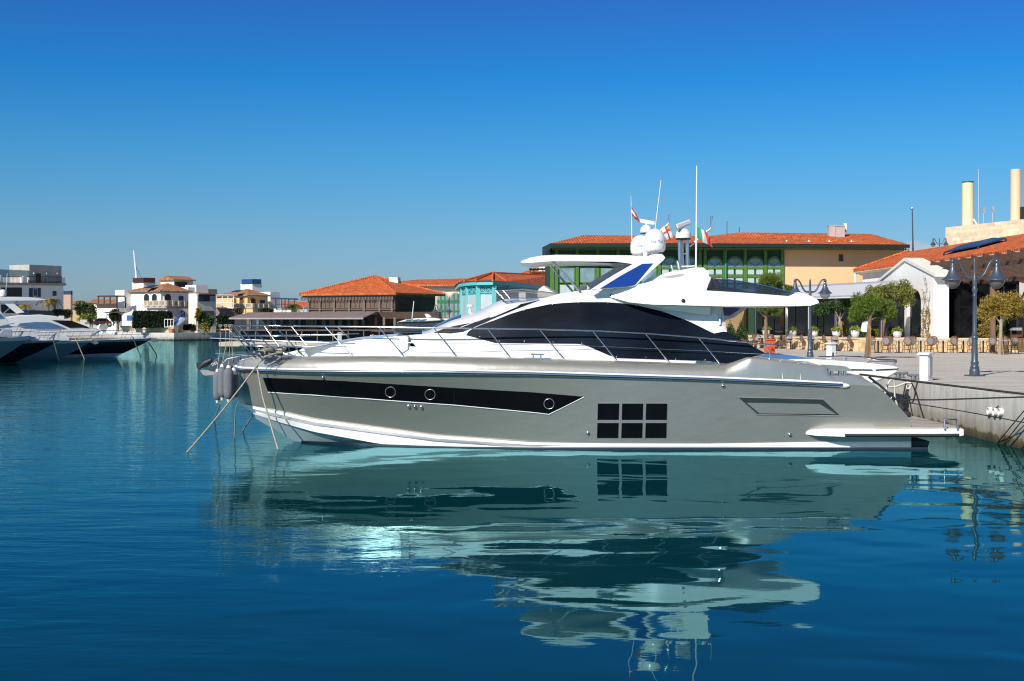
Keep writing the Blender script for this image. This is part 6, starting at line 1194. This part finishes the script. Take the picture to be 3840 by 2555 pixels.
l3 = dup(lamp, (P(1657, HY, 150).x, 150, .95), 0, 'small distant double lamp in front of the cream arched building'); l3.scale = (1.02, 1.02, 1.02)
l4 = dup(lamp, P(3523, 1000, 128), 0, 'tiny dark double lamp above the red roof left of the stone block'); l4.location.z = P(3523, 893, 128).z-4.3*.8; l4.scale = (.8, .8, .8)
# ---- chairs and tables
cane = M('cane', (.17, .075, .028), .5, var=.35, vs=20); weave = M('pale_weave', (.17, .17, .17), .7, var=.15, vs=60); darkcane = M('dark_frame', (.035, .022, .015), .5, var=.3)
def chair_root(label): return thing('bistro_chair', label, 'chair', (0, 0, QZ), 0, 'bistro chairs on the promenade', local=True)
ch = chair_root('x')
mb = MB(); mb.lathe([(.20, .44), (.225, .455), (.225, .475), (.19, .48)], (0, 0, 0), 16); part('seat', mb, weave, ch, smooth=40)
mb = MB(); ring = [(.205*math.sin(t), .215+.05*math.cos(t)*-1+.02, .74+.235*math.cos(t)) for t in [i*math.pi/10 for i in range(20)]]; mb.tube(ring, .036, 6, True); ring2 = [(.165*math.sin(t), .215-.05*math.cos(t)+.02, .74+.19*math.cos(t)) for t in [i*math.pi/10 for i in range(20)]]
bkf = part('back_frame', mb, cane, ch, smooth=60); mb = MB(); mb.prism(ring2, (0, .012, 0)); part('backrest', mb, weave, bkf)
for sx_, sy_ in ((-1, 1), (1, 1), (-1, -1), (1, -1)):
    mb = MB(); pts = [(sx_*.215, sy_*.235, 0), (sx_*.175, sy_*.19, .25), (sx_*.165, sy_*.18, .46)]
    if sy_ > 0: pts += [(sx_*.17, .23, .62)]
    mb.tube(pts, .020, 6); part('leg', mb, cane if sy_ > 0 else darkcane, ch, smooth=60)
mb = MB(); mb.tube([(-.18, -.19, .22), (.18, -.19, .22), (.18, .19, .22), (-.18, .19, .22)], .013, 5, True); part('stretcher', mb, darkcane, ch, smooth=60)
for s in (-1, 1): mb = MB(); mb.tube([(s*.20, .21, .70), (s*.25, .02, .69), (s*.24, -.14, .66), (s*.20, -.17, .46)], .016, 6); part('armrest', mb, darkcane, ch, smooth=60)
first = [True]; cscale = 1.06
def place_chair(x, y, rz, label):
    if first[0]: first[0] = False; o = ch; o.location = (x, y, QZ); o.rotation_euler.z = rz; o['label'] = label
    else: o = dup(ch, (x, y, QZ), rz, label)
    o.scale = (cscale,)*3; return o
tb_ = thing('bistro_table', 'x', 'table', (0, 0, QZ), 0, 'bistro tables on the promenade', local=True)
mb = MB(); mb.lathe([(.33, .735), (.35, .74), (.35, .76), (.33, .765)], (0, 0, 0), 20); part('table_top', mb, M('pale_marble', (.50, .50, .50), .3), tb_, smooth=40)
mb = MB(); mb.lathe([(.25, 0), (.25, .02), (.05, .05), (.045, .735)], (0, 0, 0), 14); part('pedestal', mb, rubber, tb_, smooth=40); tfirst = [True]
def place_table(x, y, label):
    if tfirst[0]: tfirst[0] = False; o = tb_; o.location = (x, y, QZ); o['label'] = label
    else: o = dup(tb_, (x, y, QZ), 0, label)
    o.scale = (cscale,)*3
ordn = ['first', 'second', 'third', 'fourth', 'fifth', 'sixth', 'seventh', 'eighth', 'ninth', 'tenth', 'eleventh', 'twelfth', 'thirteenth']
wa = math.atan2(td.y, td.x)
for i, (px, side) in enumerate(((2814, 0), (2843, 1), (2868, 0), (2903, 1), (2921, 0), (2950, 1), (2988, 0), (3023, 1), (3071, 0), (3107, 1), (3160, 0), (3203, 1))):
    s = wall_s(px); p = T(s, -.62, 0)
    place_chair(p.x, p.y, (R(160) if side == 0 else R(-75))+R(0), f'cane chair {"with round back to the wall" if side == 0 else "turned to the left"}, {ordn[i]} from left along the smooth stone wall')
for i, px in enumerate((2828, 2886, 2925, 2993, 3076, 3166)):
    p = T(wall_s(px), -.62, 0); place_table(p.x, p.y, f'round pale bistro table by the smooth stone wall, {ordn[i]} from the left')
for i, px in enumerate((3321, 3400, 3484, 3570, 3644, 3717, 3800)):
    x = (px-CX)*79.9/F; place_chair(x, 79.9, R(180+(-8+5*(i % 4))), f'cane bistro chair in the front row before the rough stone wall, {ordn[i]} from the left')
for i, px in enumerate((3268, 3344, 3428, 3503, 3590, 3660, 3728, 3768)):
    x = (px-CX)*81.9/F; place_chair(x, 81.9, R(6*((i*5) % 7-3)), f'cane bistro chair in the back row against the rough stone wall, {ordn[i]} from the left')
for i, px in enumerate((3293, 3371, 3453, 3537, 3613, 3687, 3762)):
    x = (px-CX)*80.9/F; place_table(x, 80.9, f'round pale bistro table between the two chair rows, {ordn[i]} from the left')
# ---- planting
def leafm(name, c, var=.45, vs=6): return M(name, c, .55, var=var, vs=vs, spec=.3)
lf_ole = leafm('oleander_leaf', (.15, .17, .03)); lf_dark = leafm('dark_leaf', (.04, .075, .02)); lf_pine = leafm('pine_needles', (.11, .17, .022)); lf_olive = leafm('olive_gold_leaf', (.25, .18, .03)); lf_hedge = leafm('hedge_leaf', (.014, .024, .008)); lf_palm = leafm('palm_frond', (.05, .07, .018)); lf_lime = leafm('lime_leaf', (.20, .24, .04)); lf_gold = leafm('golden_frond', (.24, .17, .03))
bark = M('bark', (.17, .11, .065), .9, var=.35, vs=8, bump=.8, bs=20, stretch=(1, 1, .25)); stake = M('timber_stake', (.30, .15, .06), .8, var=.2)
def leaves(mb, blobs, n, size, rnd, asp=.35, hang=0):
    tot = sum(b[1][0]*b[1][1]*b[1][2] if not isinstance(b[1], (int, float)) else b[1]**3 for b in blobs)
    for c, r in blobs:
        r = (r, r, r) if isinstance(r, (int, float)) else r; k = int(n*r[0]*r[1]*r[2]/tot)+1; c = Vector(c)
        for _ in range(k):
            d = Vector((rnd.gauss(0, 1), rnd.gauss(0, 1), rnd.gauss(0, 1))).normalized(); q = rnd.random()**.45
            p = c+Vector((d.x*r[0], d.y*r[1], d.z*r[2]))*q*(1+.18*rnd.random())
            u = (d+Vector((rnd.gauss(0, .7), rnd.gauss(0, .7), rnd.gauss(0, .7)-hang))).normalized()*size*rnd.uniform(.6, 1.3); w = u.cross(Vector((rnd.gauss(0, 1), rnd.gauss(0, 1), rnd.gauss(0, 1)))).normalized()*size*asp
            mb.add([p-w*.5, p+u*.5-w, p+u, p+u*.5+w], [(0, 1, 2, 3)])
    return mb
def needles(mb, blobs, n, size, rnd):
    for c, r in blobs:
        r = (r, r, r) if isinstance(r, (int, float)) else r; c = Vector(c)
        for _ in range(n):
            d = Vector((rnd.gauss(0, 1), rnd.gauss(0, 1), rnd.gauss(0, 1))).normalized(); q = rnd.random()**.4; p = c+Vector((d.x*r[0], d.y*r[1], d.z*r[2]))*q
            for _ in range(5):
                u = (d+UP*.4+Vector((rnd.gauss(0, .6), rnd.gauss(0, .6), rnd.gauss(0, .6)))).normalized()*size*rnd.uniform(.7, 1.2); w = u.cross(Vector((rnd.gauss(0, 1), rnd.gauss(0, 1), rnd.gauss(0, 1)))).normalized()*size*.07
                mb.add([p-w, p+w, p+u], [(0, 1, 2)])
    return mb
def tree(name, label, cat, base, trunk_pts, rad, limbs, blobs, m, n, size, seed, pine=False, group=None, asp=.35, stakes=None, tm=None):
    rnd = random.Random(seed); t = thing(name, label, cat, base, group=group); mb = MB(); mb.tube(trunk_pts, rad, 9)
    tr_ = part('trunk', mb, tm or bark, t, smooth=60)
    if limbs:
        mb = MB()
        for a, b, r in limbs: a, b = Vector(a), Vector(b); mb.tube([a, a.lerp(b, .5)+Vector((rnd.uniform(-.06, .06), rnd.uniform(-.06, .06), .05)), b], [r, r*.75, r*.4], 6)
        part('limbs', mb, tm or bark, tr_, smooth=60)
    mb = MB(); (needles(mb, blobs, n, size, rnd) if pine else leaves(mb, blobs, n, size, rnd, asp)); part('crown', mb, m, t, recalc=False)
    if stakes: mb = MB(); [mb.tube(s, .04, 7) for s in stakes]; part('stake', mb, stake, t, smooth=60)
    return t
def cl(rnd, c, spread, r, k, rr=(.6, 1.1)): return [(Vector(c)+Vector((rnd.uniform(-1, 1)*spread[0], rnd.uniform(-1, 1)*spread[1], rnd.uniform(-1, 1)*spread[2])), r*rnd.uniform(*rr)) for _ in range(k)]
rnd = random.Random(21); gt = 'young trees on the promenade'
# pine seen above and below the flybridge wing
Y = 91; q = lambda x, y, dy=0: P(x, y, Y+dy)
bl_ = cl(rnd, q(2893, 1062), (.75, .7, .38), .40, 16)+cl(rnd, q(2895, 1100), (.95, .8, .3), .36, 10)+cl(rnd, q(2890, 1160), (1.0, .8, .25), .30, 10)+cl(rnd, q(2962, 1082), (.25, .3, .2), .2, 4)
tree('pine_tree', 'young pine rising behind the smoked glass of the flybridge wing', 'tree', Vector((q(2875, HY).x, Y, QZ)), [Vector((q(2876, HY).x, Y, QZ)), q(2873, 1250), q(2872, 1190), q(2878, 1120), q(2890, 1070)], [.16, .13, .12, .09, .04], [(q(2873, 1195), q(2838, 1160), .05), (q(2874, 1190), q(2918, 1178), .05), (q(2873, 1200), q(2852, 1175, -.5), .05), (q(2875, 1180), q(2935, 1190, .4), .04)], bl_, lf_pine, 120, .17, 31, True, gt)
x, y = on_quay(2834, 1306); mb = MB(); mb.tube([(x, y, QZ), (x, y, P(2834, 1152, y).z)], .07, 8); mb.tube([P(2834, 1171, y), P(2872, 1169, y+.8)], .03, 6); solo('support_post', mb, lampm, 'slim grey support post tied to the pine behind the yacht', 'post', smooth=60)
# round pine in front of the terrace
Y = 68.0; bl_ = cl(rnd, q(3270, 1150), (.75, .6, .45), .42, 18)+cl(rnd, q(3325, 1165), (.38, .5, .32), .3, 9)+cl(rnd, q(3222, 1175), (.3, .4, .25), .28, 7)
tree('pine_tree', 'round bright green pine with a staked trunk in front of the terrace corner', 'tree', Vector((q(3252, HY).x, Y, QZ)), [Vector((q(3250, HY).x, Y, QZ)), q(3256, 1260), q(3262, 1200), q(3270, 1150)], [.13, .11, .10, .05], [(q(3260, 1205), q(3300, 1190), .05), (q(3262, 1205), q(3232, 1180), .05), (q(3264, 1195), q(3290, 1150), .04)], bl_, lf_pine, 150, .16, 32, True, gt, stakes=[[Vector((q(3258, HY).x, Y-.25, QZ)), q(3264, 1222, -.2)]])
Y = 86.0; bl_ = cl(rnd, q(3372, 1085), (.75, .6, .35), .34, 14)+cl(rnd, q(3300, 1100), (.8, .5, .3), .30, 10)+cl(rnd, q(3405, 1115), (.35, .4, .35), .28, 8)+cl(rnd, q(3395, 1140), (.2, .3, .2), .2, 4)
tree('oleander_tree', 'spreading yellow green tree in front of the white porch arch', 'tree', Vector((q(3312, HY).x, Y, TZ)), [Vector((q(3308, HY).x, Y, TZ)), q(3314, 1220), q(3326, 1170), q(3345, 1130)], [.10, .09, .08, .05], [(q(3318, 1200), q(3370, 1110), .04), (q(3320, 1190), q(3300, 1120), .04), (q(3330, 1165), q(3395, 1130), .03)], bl_, lf_ole, 6500, .16, 33, False, gt, .16, [[Vector((q(3300, HY).x, Y-.3, TZ)), q(3306, 1200)]])
Y = 88.0; bl_ = cl(rnd, q(3130, 1150), (.9, .6, .22), .28, 14)+cl(rnd, q(3085, 1160), (.5, .5, .3), .27, 9)+cl(rnd, q(3180, 1140), (.3, .4, .18), .2, 5)
tree('oleander_tree', 'dark leaved small tree with visible forked branches under the grey awning', 'tree', Vector((q(3149, HY).x, Y, TZ)), [Vector((q(3149, HY).x, Y, TZ)), q(3150, 1215), q(3148, 1190)], [.09, .08, .07], [(q(3149, 1200), q(3120, 1150), .04), (q(3150, 1200), q(3180, 1150), .04), (q(3149, 1195), q(3150, 1145), .03), (q(3149, 1205), q(3165, 1165), .03)], bl_, lf_dark, 4200, .17, 34, False, gt, .2, [[Vector((q(3144, HY).x, Y-.3, TZ)), q(3145, 1205)], [Vector((q(3156, HY).x, Y-.3, TZ)), q(3155, 1205)]], M('pale_bark', (.30, .25, .19), .9, var=.3))
Y = 75.5; bl_ = cl(rnd, q(3745, 1155), (1.0, .8, .38), .38, 20)+cl(rnd, q(3700, 1175), (.5, .5, .3), .3, 8)+cl(rnd, q(3800, 1170), (.4, .5, .3), .3, 8)+cl(rnd, q(3750, 1125), (.6, .5, .25), .28, 7)
tree('olive_tree', 'wide golden green tree right of the tall lamp', 'tree', Vector((q(3750, HY).x, Y, QZ)), [Vector((q(3748, HY).x, Y, QZ)), q(3752, 1260), q(3754, 1210), q(3757, 1160)], [.12, .10, .09, .05], [(q(3754, 1215), q(3710, 1165), .05), (q(3754, 1215), q(3800, 1165), .05), (q(3755, 1205), q(3760, 1130), .05)], bl_, lf_olive, 9500, .15, 35, False, gt, .16, [[Vector((q(3758, HY).x, Y-.2, QZ)), q(3757, 1262)]], M('grey_bark', (.27, .22, .17), .9, var=.3))
# planters on the terrace wall
potm = M('pale_grey_pot', (.58, .58, .60), .6, var=.04)
pl0 = thing('planter', 'x', 'planter', (0, 0, 0), 0, 'round pale planters on the terrace wall', local=True)
mb = MB(); mb.lathe([(.13, 0), (.22, .08), (.28, .2), (.295, .32), (.275, .44), (.25, .44), (.25, .40)], (0, 0, 0), 22); part('pot', mb, potm, pl0, smooth=50)
mb = MB(); leaves(mb, [((0, 0, .50), (.30, .30, .14)), ((.12, 0, .58), .13), ((-.14, 0, .55), .12)], 420, .12, random.Random(2), .3); part('plant', mb, lf_lime, pl0, recalc=False)
plab = ['leftmost round pale planter, beside the pine trunk', 'round pale planter below the left white column', 'round pale planter beside the slim street lamp', 'round pale planter below the right white column', 'round pale planter with the tallest plant, left of the closed white parasol', 'round pale planter in front of the white porch']
for i, (px, lb) in enumerate(zip((2858, 2957, 3037, 3120, 3190, 3365), plab)):
    p = T(wall_s(px), .35, TZ) if px < 3240 else Vector(((px-CX)*84.2/F, 84.2, TZ)); s = .98
    if i == 0: o = pl0; o.location = p; o['label'] = lb
    else: o = dup(pl0, p, R(50*i), lb)
    o.scale = (s, s, s*(1.12 if i == 4 else 1))
terr = M('terracotta', (.42, .17, .08), .8, var=.1)
for px, lb in ((2738, 'left of two clipped cone shrubs in terracotta pots behind the canvas'), (2780, 'right of two clipped cone shrubs in terracotta pots, beside the terrace wall')):
    Y = 94; b = P(px, HY, Y); t = thing('cone_shrub', lb, 'potted shrub', (b.x, Y, QZ), 0, 'cone shrubs in terracotta pots', local=True)
    mb = MB(); mb.lathe([(.30, 0), (.38, .55), (.42, .56), (.42, .68), (.36, .68)], (0, 0, 0), 18); part('pot', mb, terr, t, smooth=40)
    mb = MB(); leaves(mb, [((0, 0, .75+.16*i), .46*(1-i/9.5)) for i in range(9)], 2600, .10, random.Random(px), .4); part('foliage', mb, lf_dark, t, recalc=False)
vn = thing('climbing_plant', 'thin orange flecked climber on the white porch wall', 'climber', Vector((PX-.05, 84.8, TZ))); rnd = random.Random(8); mb = MB(); mb2 = MB()
for y0 in (85.4, 84.9, 84.3):
    pts = [Vector((PX-.03, y0+.16*math.sin(i*.9+y0*7), TZ+.22*i)) for i in range(15 if y0 != 84.9 else 19)]; mb.tube(pts, .012, 5)
    for i in range(90):
        p = rnd.choice(pts)+Vector((-.05, rnd.gauss(0, .10), rnd.gauss(0, .12))); 
        if p.z < TZ+1.9 or rnd.random() < .2: leaves(mb2, [(p, .05)], 3, .09, rnd, .4)
part('stem', mb, bark, vn); part('leaves', mb2, leafm('amber_leaf', (.25, .15, .03)), vn, recalc=False)
# low shrubs on the terrace
for px, py, r, m, lb, Y in ((3236, 1250, (.9, .4, .28), lf_dark, 'low green bush behind the closed parasol', 87), (3293, 1252, (.8, .4, .28), lf_ole, 'low green bush behind the pine trunk on the terrace', 87), (3158, 1228, (.25, .3, .55), lf_ole, 'narrow green shrub left of the patio heater cover', 89), (3694, 1240, (.40, .4, .5), lf_gold, 'golden shrub left of the brown pergola post', 84), (3760, 1235, (.30, .4, .6), lf_lime, 'bright green shrub behind the golden tree trunk', 84)):
    mb = MB(); leaves(mb, [(P(px, py, Y), r)], 900, .12, random.Random(px), .35); solo('bush', mb, m, lb, 'bush', recalc=False)
# closed parasol, heater covers, menu stand
t = thing('parasol', 'closed white parasol standing on the terrace beside the pine trunk', 'parasol', P(3246, 1258, 85.5)); c = P(3246, 1260, 85.5); mb = MB(); mb.tube([c, c+UP*1.5], .025, 6); part('pole', mb, dchrome, t)
mb = MB(); n = 20; vs = []
prof = [(.05, 1.72), (.10, 1.45), (.15, 1.1), (.22, .72), (.30, .32), (.27, .26)]
for r, z in prof: vs.append([c+Vector((r*(1+.22*math.cos(5*a)*(z < 1.4))*math.cos(a), r*(1+.22*math.cos(5*a)*(z < 1.4))*math.sin(a), z)) for a in [2*math.pi*k/n for k in range(n+1)]])
mb.grid(vs); part('canopy', mb, M('white_parasol_cloth', (.78, .77, .75), .8), t, smooth=50)
for px, lb in ((3121, 'dark blue covered patio heater behind the fourth planter'), (3189, 'dark blue covered patio heater behind the planter with the tallest plant')):
    c = T(wall_s(px), 2.6, TZ); t = thing('patio_heater', lb, 'patio heater', c, 0, 'covered patio heaters', local=True); mb = MB(); mb.lathe([(.32, .0), (.30, .3), (.2, 1.55), (.16, 1.62)], (0, 0, 0), 12); part('cover', mb, M('blue_black_cover', (.02, .032, .06), .5, bump=.5, bs=4) if 'blue_black_cover' not in bpy.data.materials else bpy.data.materials['blue_black_cover'], t, smooth=50)
    mb = MB(); mb.lathe([(.40, 1.62), (.38, 1.66), (.1, 1.74)], (0, 0, 0), 16); part('reflector', mb, colm, t, smooth=50)
Y = 77.5; t = thing('menu_stand', 'wooden menu stand with a white top board at the right edge', 'stand', Vector((P(3813, HY, Y).x, Y, QZ))); mb = MB(); tim = M('orange_timber', (.33, .13, .045), .6)
for x in (3791, 3833): mb.tube([Vector((P(x, HY, Y).x, Y, QZ)), P(x, 1238, Y)], .03, 6)
mb.prism([P(x, y, Y) for x, y in rect(3792, 1255, 3832, 1264)], (0, .05, 0)); part('frame', mb, tim, t); mb = MB(); mb.prism([P(x, y, Y-.03) for x, y in ((3786, 1239), (3796, 1231), (3834, 1231), (3832, 1240))], (0, .12, .04)); part('board', mb, gel, t)
for i, px in enumerate((2800, 2890, 2915)):
    c = T(wall_s(px), 3.2, TZ); t = thing('lounge_seat', ['grey wire lounge seat at the left end of the terrace', 'grey wire lounge seat behind the pine trunk', 'grey wire lounge seat right of the pine trunk'][i], 'seat', c, wa, 'lounge seats on the terrace', local=True); mb = MB()
    for k in range(9): mb.tube([(-.6+.15*k, -.3, .3), (-.62+.155*k, .3, .72)], .012, 4)
    mb.tube([(-.62, .3, .72), (.62, .3, .72)], .02, 5); mb.tube([(-.6, -.3, .3), (.6, -.3, .3)], .02, 5); part('backrest', mb, dchrome, t); mb = MB(); mb.box((0, -.1, .32), (1.2, .6, .08)); mb.box((-.5, 0, .15), (.05, .05, .3)); mb.box((.5, 0, .15), (.05, .05, .3)); part('seat', mb, dchrome, t)
# ---- planting on the left shore
def hedge(name, label, px0, px1, py0, py1, Y, depth, m, n, seed, cat='hedge'):
    rnd = random.Random(seed); a, b = P(px0, py0, Y), P(px1, py1, Y); mb = MB()
    mb.box(((a.x+b.x)/2, Y+depth/2, (a.z+b.z)/2), (b.x-a.x-.3, depth-.3, a.z-b.z-.3))
    for _ in range(n):
        f = rnd.random(); p = Vector((rnd.uniform(a.x, b.x), Y+rnd.uniform(0, depth), rnd.uniform(b.z, a.z)))
        if f < .6: p.y = Y+rnd.uniform(-.1, .15)
        elif f < .85: p.z = a.z+rnd.uniform(-.1, .15)
        elif f < .93: p.x = a.x+rnd.uniform(-.15, .1)
        else: p.x = b.x+rnd.uniform(-.1, .15)
        leaves(mb, [(p, .06)], 1, .28, rnd, .4)
    solo(name, mb, m, label, cat, recalc=False)
hedge('hedge', 'big square clipped dark hedge in front of the white villa', 499, 629, 1172, 1229, 229.5, 3, lf_hedge, 4200, 1)
hedge('hedge', 'dark hedge behind the black hulled yacht below the far left white house', 196, 255, 1166, 1192, 246, 2, lf_hedge, 1200, 2)
hedge('hedge', 'low dark hedge between the stairs and the yellow bush on the far quay', 690, 745, 1222, 1240, 232.8, 1.2, lf_hedge, 900, 3)
hedge('hedge', 'dark shrubbery under the yellow villa left of the restaurant awning', 815, 866, 1188, 1232, 236, 2, lf_hedge, 1600, 4)
def palm(label, px, py, Y, r, trunk, m, seed, group='palms on the far shore', k=26):
    rnd = random.Random(seed); c = P(px, py, Y); t = thing('palm_tree', label, 'palm', c-UP*trunk, group=group); mb = MB(); mb.tube([c-UP*trunk, c-UP*trunk*.5+Vector((.05, 0, 0)), c], [.28, .22, .22], 8); part('trunk', mb, bark, t, smooth=60)
    mb = MB()
    for i in range(k):
        a = rnd.uniform(0, 2*math.pi); el = rnd.uniform(-.25, 1.2); pts = []
        for j in range(7): s = j/6; pts.append(c+Vector((math.cos(a)*r*s*math.cos(el*.6), math.sin(a)*r*s*math.cos(el*.6), r*(math.sin(el)*s*.8-.75*s*s))))
        for j in range(6):
            d = (pts[j+1]-pts[j]).normalized(); w = d.cross(UP).normalized()
            for s in (-1, 1):
                for h in (0, .5):
                    p = pts[j].lerp(pts[j+1], h); L_ = r*.34*(1-.5*j/6); mb.add([p, p+d*.12, p+d*.35*L_+w*s*L_-UP*.25*L_], [(0, 1, 2)])
    part('crown', mb, m, t, recalc=False)
palm('palm with golden fronds right in front of the far left white house', 180, 1125, 245, 1.9, 4.0, lf_gold, 1); palm('smaller dark palm beside the golden one', 204, 1128, 247, 2.0, 3.5, lf_palm, 2); palm('yellowish palm seen through the hardtop of the left yacht', 97, 1148, 250, 2.0, 3.0, lf_gold, 3); palm('palm in the gap right of the yellow villa', 1096, 1148, 226, 2.2, 3.2, lf_palm, 4)
for px, py, r, Y, m, n, lb, sz in ((322, 1165, (2.0, 1.6, 1.7), 262, lf_palm, 2600, 'bushy green tree between the two white villas', .4), (328, 1192, (2.4, 1.2, .8), 255, lf_ole, 1200, 'broad low bush under the bushy green tree', .35), (426, 1180, (1.0, 1, 1.1), 236.5, lf_hedge, 900, 'small dark tree under the brown garden pergola', .3), (443, 1196, (1.3, 1, 1.0), 236, lf_hedge, 900, 'round dark bush left of the curved white wall', .3), (338, 1203, (.5, .5, .45), 242.6, lf_hedge, 300, 'tiny clipped ball bush in front of the grey garden wall', .2), (768, 1205, (1.25, 1.0, 1.6), 230.5, lf_dark, 1500, 'leafy dark green bush beside the right wing of the white villa', .4), (775, 1226, (.8, .6, .75), 230, lf_gold, 600, 'yellow leaved plant at the foot of the dark bush', .35), (893, 1168, (1.1, .8, .7), 238, leafm('dry_twigs', (.10, .075, .05)), 600, 'bare brownish shrub in front of the yellow villa', .3), (1002, 1165, (1.5, .8, .4), 236, lf_hedge, 500, 'flat dark bush at the base of the yellow villa balcony', .3)):
    mb = MB(); rnd = random.Random(px); c = P(px, py, Y); bl_ = [(c+Vector((rnd.uniform(-.5, .5)*r[0], rnd.uniform(-.5, .5)*r[1], rnd.uniform(-.5, .5)*r[2])), (r[0]*.6, r[1]*.6, r[2]*.6)) for _ in range(6)]; leaves(mb, bl_, n, sz, rnd, .35); mb.tube([Vector((c.x, c.y, max(QZ, c.z-r[2]-1.0))), c], .1, 6); solo('bush', mb, m, lb, 'bush', recalc=False)
t = thing('feathery_plant', 'tall thin golden feathery plant beside the white villa wall', 'plant', P(736, 1231, 229.5)); mb = MB(); mb.tube([P(736, 1231, 229.5), P(737, 1190, 229.5), P(746, 1160, 229.5)], [.1, .07, .03], 6); part('stem', mb, stake, t); mb = MB(); rnd = random.Random(6)
for k in range(260): u = rnd.random(); p = P(737+10*u+rnd.gauss(0, 2.5), 1195-38*u, 229.5); leaves(mb, [(p, .1)], 1, .45, rnd, .15)
part('foliage', mb, lf_gold, t, recalc=False)
mb = MB(); mb.lathe([(.35, 0), (.5, .75), (.48, .95), (.42, .95)], P(643, 1253, 227.6), 16); solo('terracotta_pot', mb, terr, 'terracotta pot at the corner of the cream quay wall', 'pot', smooth=40)
mb = MB(); mb.lathe([(.4, 0), (.7, .5), (.6, .7)], P(408, 1228, 236), 12); solo('stone_urn', mb, conc, 'grey stone block shaped urn on the quay behind the black hulled bow', 'urn', smooth=40)
car = thing('parked_car', 'dark red car partly hidden beside the low white wing of the villa', 'car', P(391, 1222, 240), R(20), local=True); carp = M('dark_red_paint', (.10, .012, .012), .2, coat=.6)
mb = MB(); mb.prism([(-2, -.85, .3), (2, -.85, .3), (2.05, -.85, .7), (1.1, -.85, .85), (-1.9, -.85, .9), (-2.05, -.85, .6)], (0, 1.7, 0)); part('body', mb, carp, car, bevel=.1)
mb = MB(); mb.prism([(1.0, -.75, .84), (.4, -.7, 1.4), (-1.1, -.7, 1.42), (-1.8, -.75, .88)], (0, 1.5, 0)); part('cabin', mb, blackglass, car, bevel=.08)
for x in (-1.25, 1.25):
    for s in (-1, 1): mb = MB(); mb.lathe([(.32, -.1), (.32, .1)], (x, s*.8, .32), 14, Matrix.Rotation(R(90), 3, 'X')); part('wheel', mb, rubber, car, smooth=40)
print('p5 ok', len(bpy.data.objects))
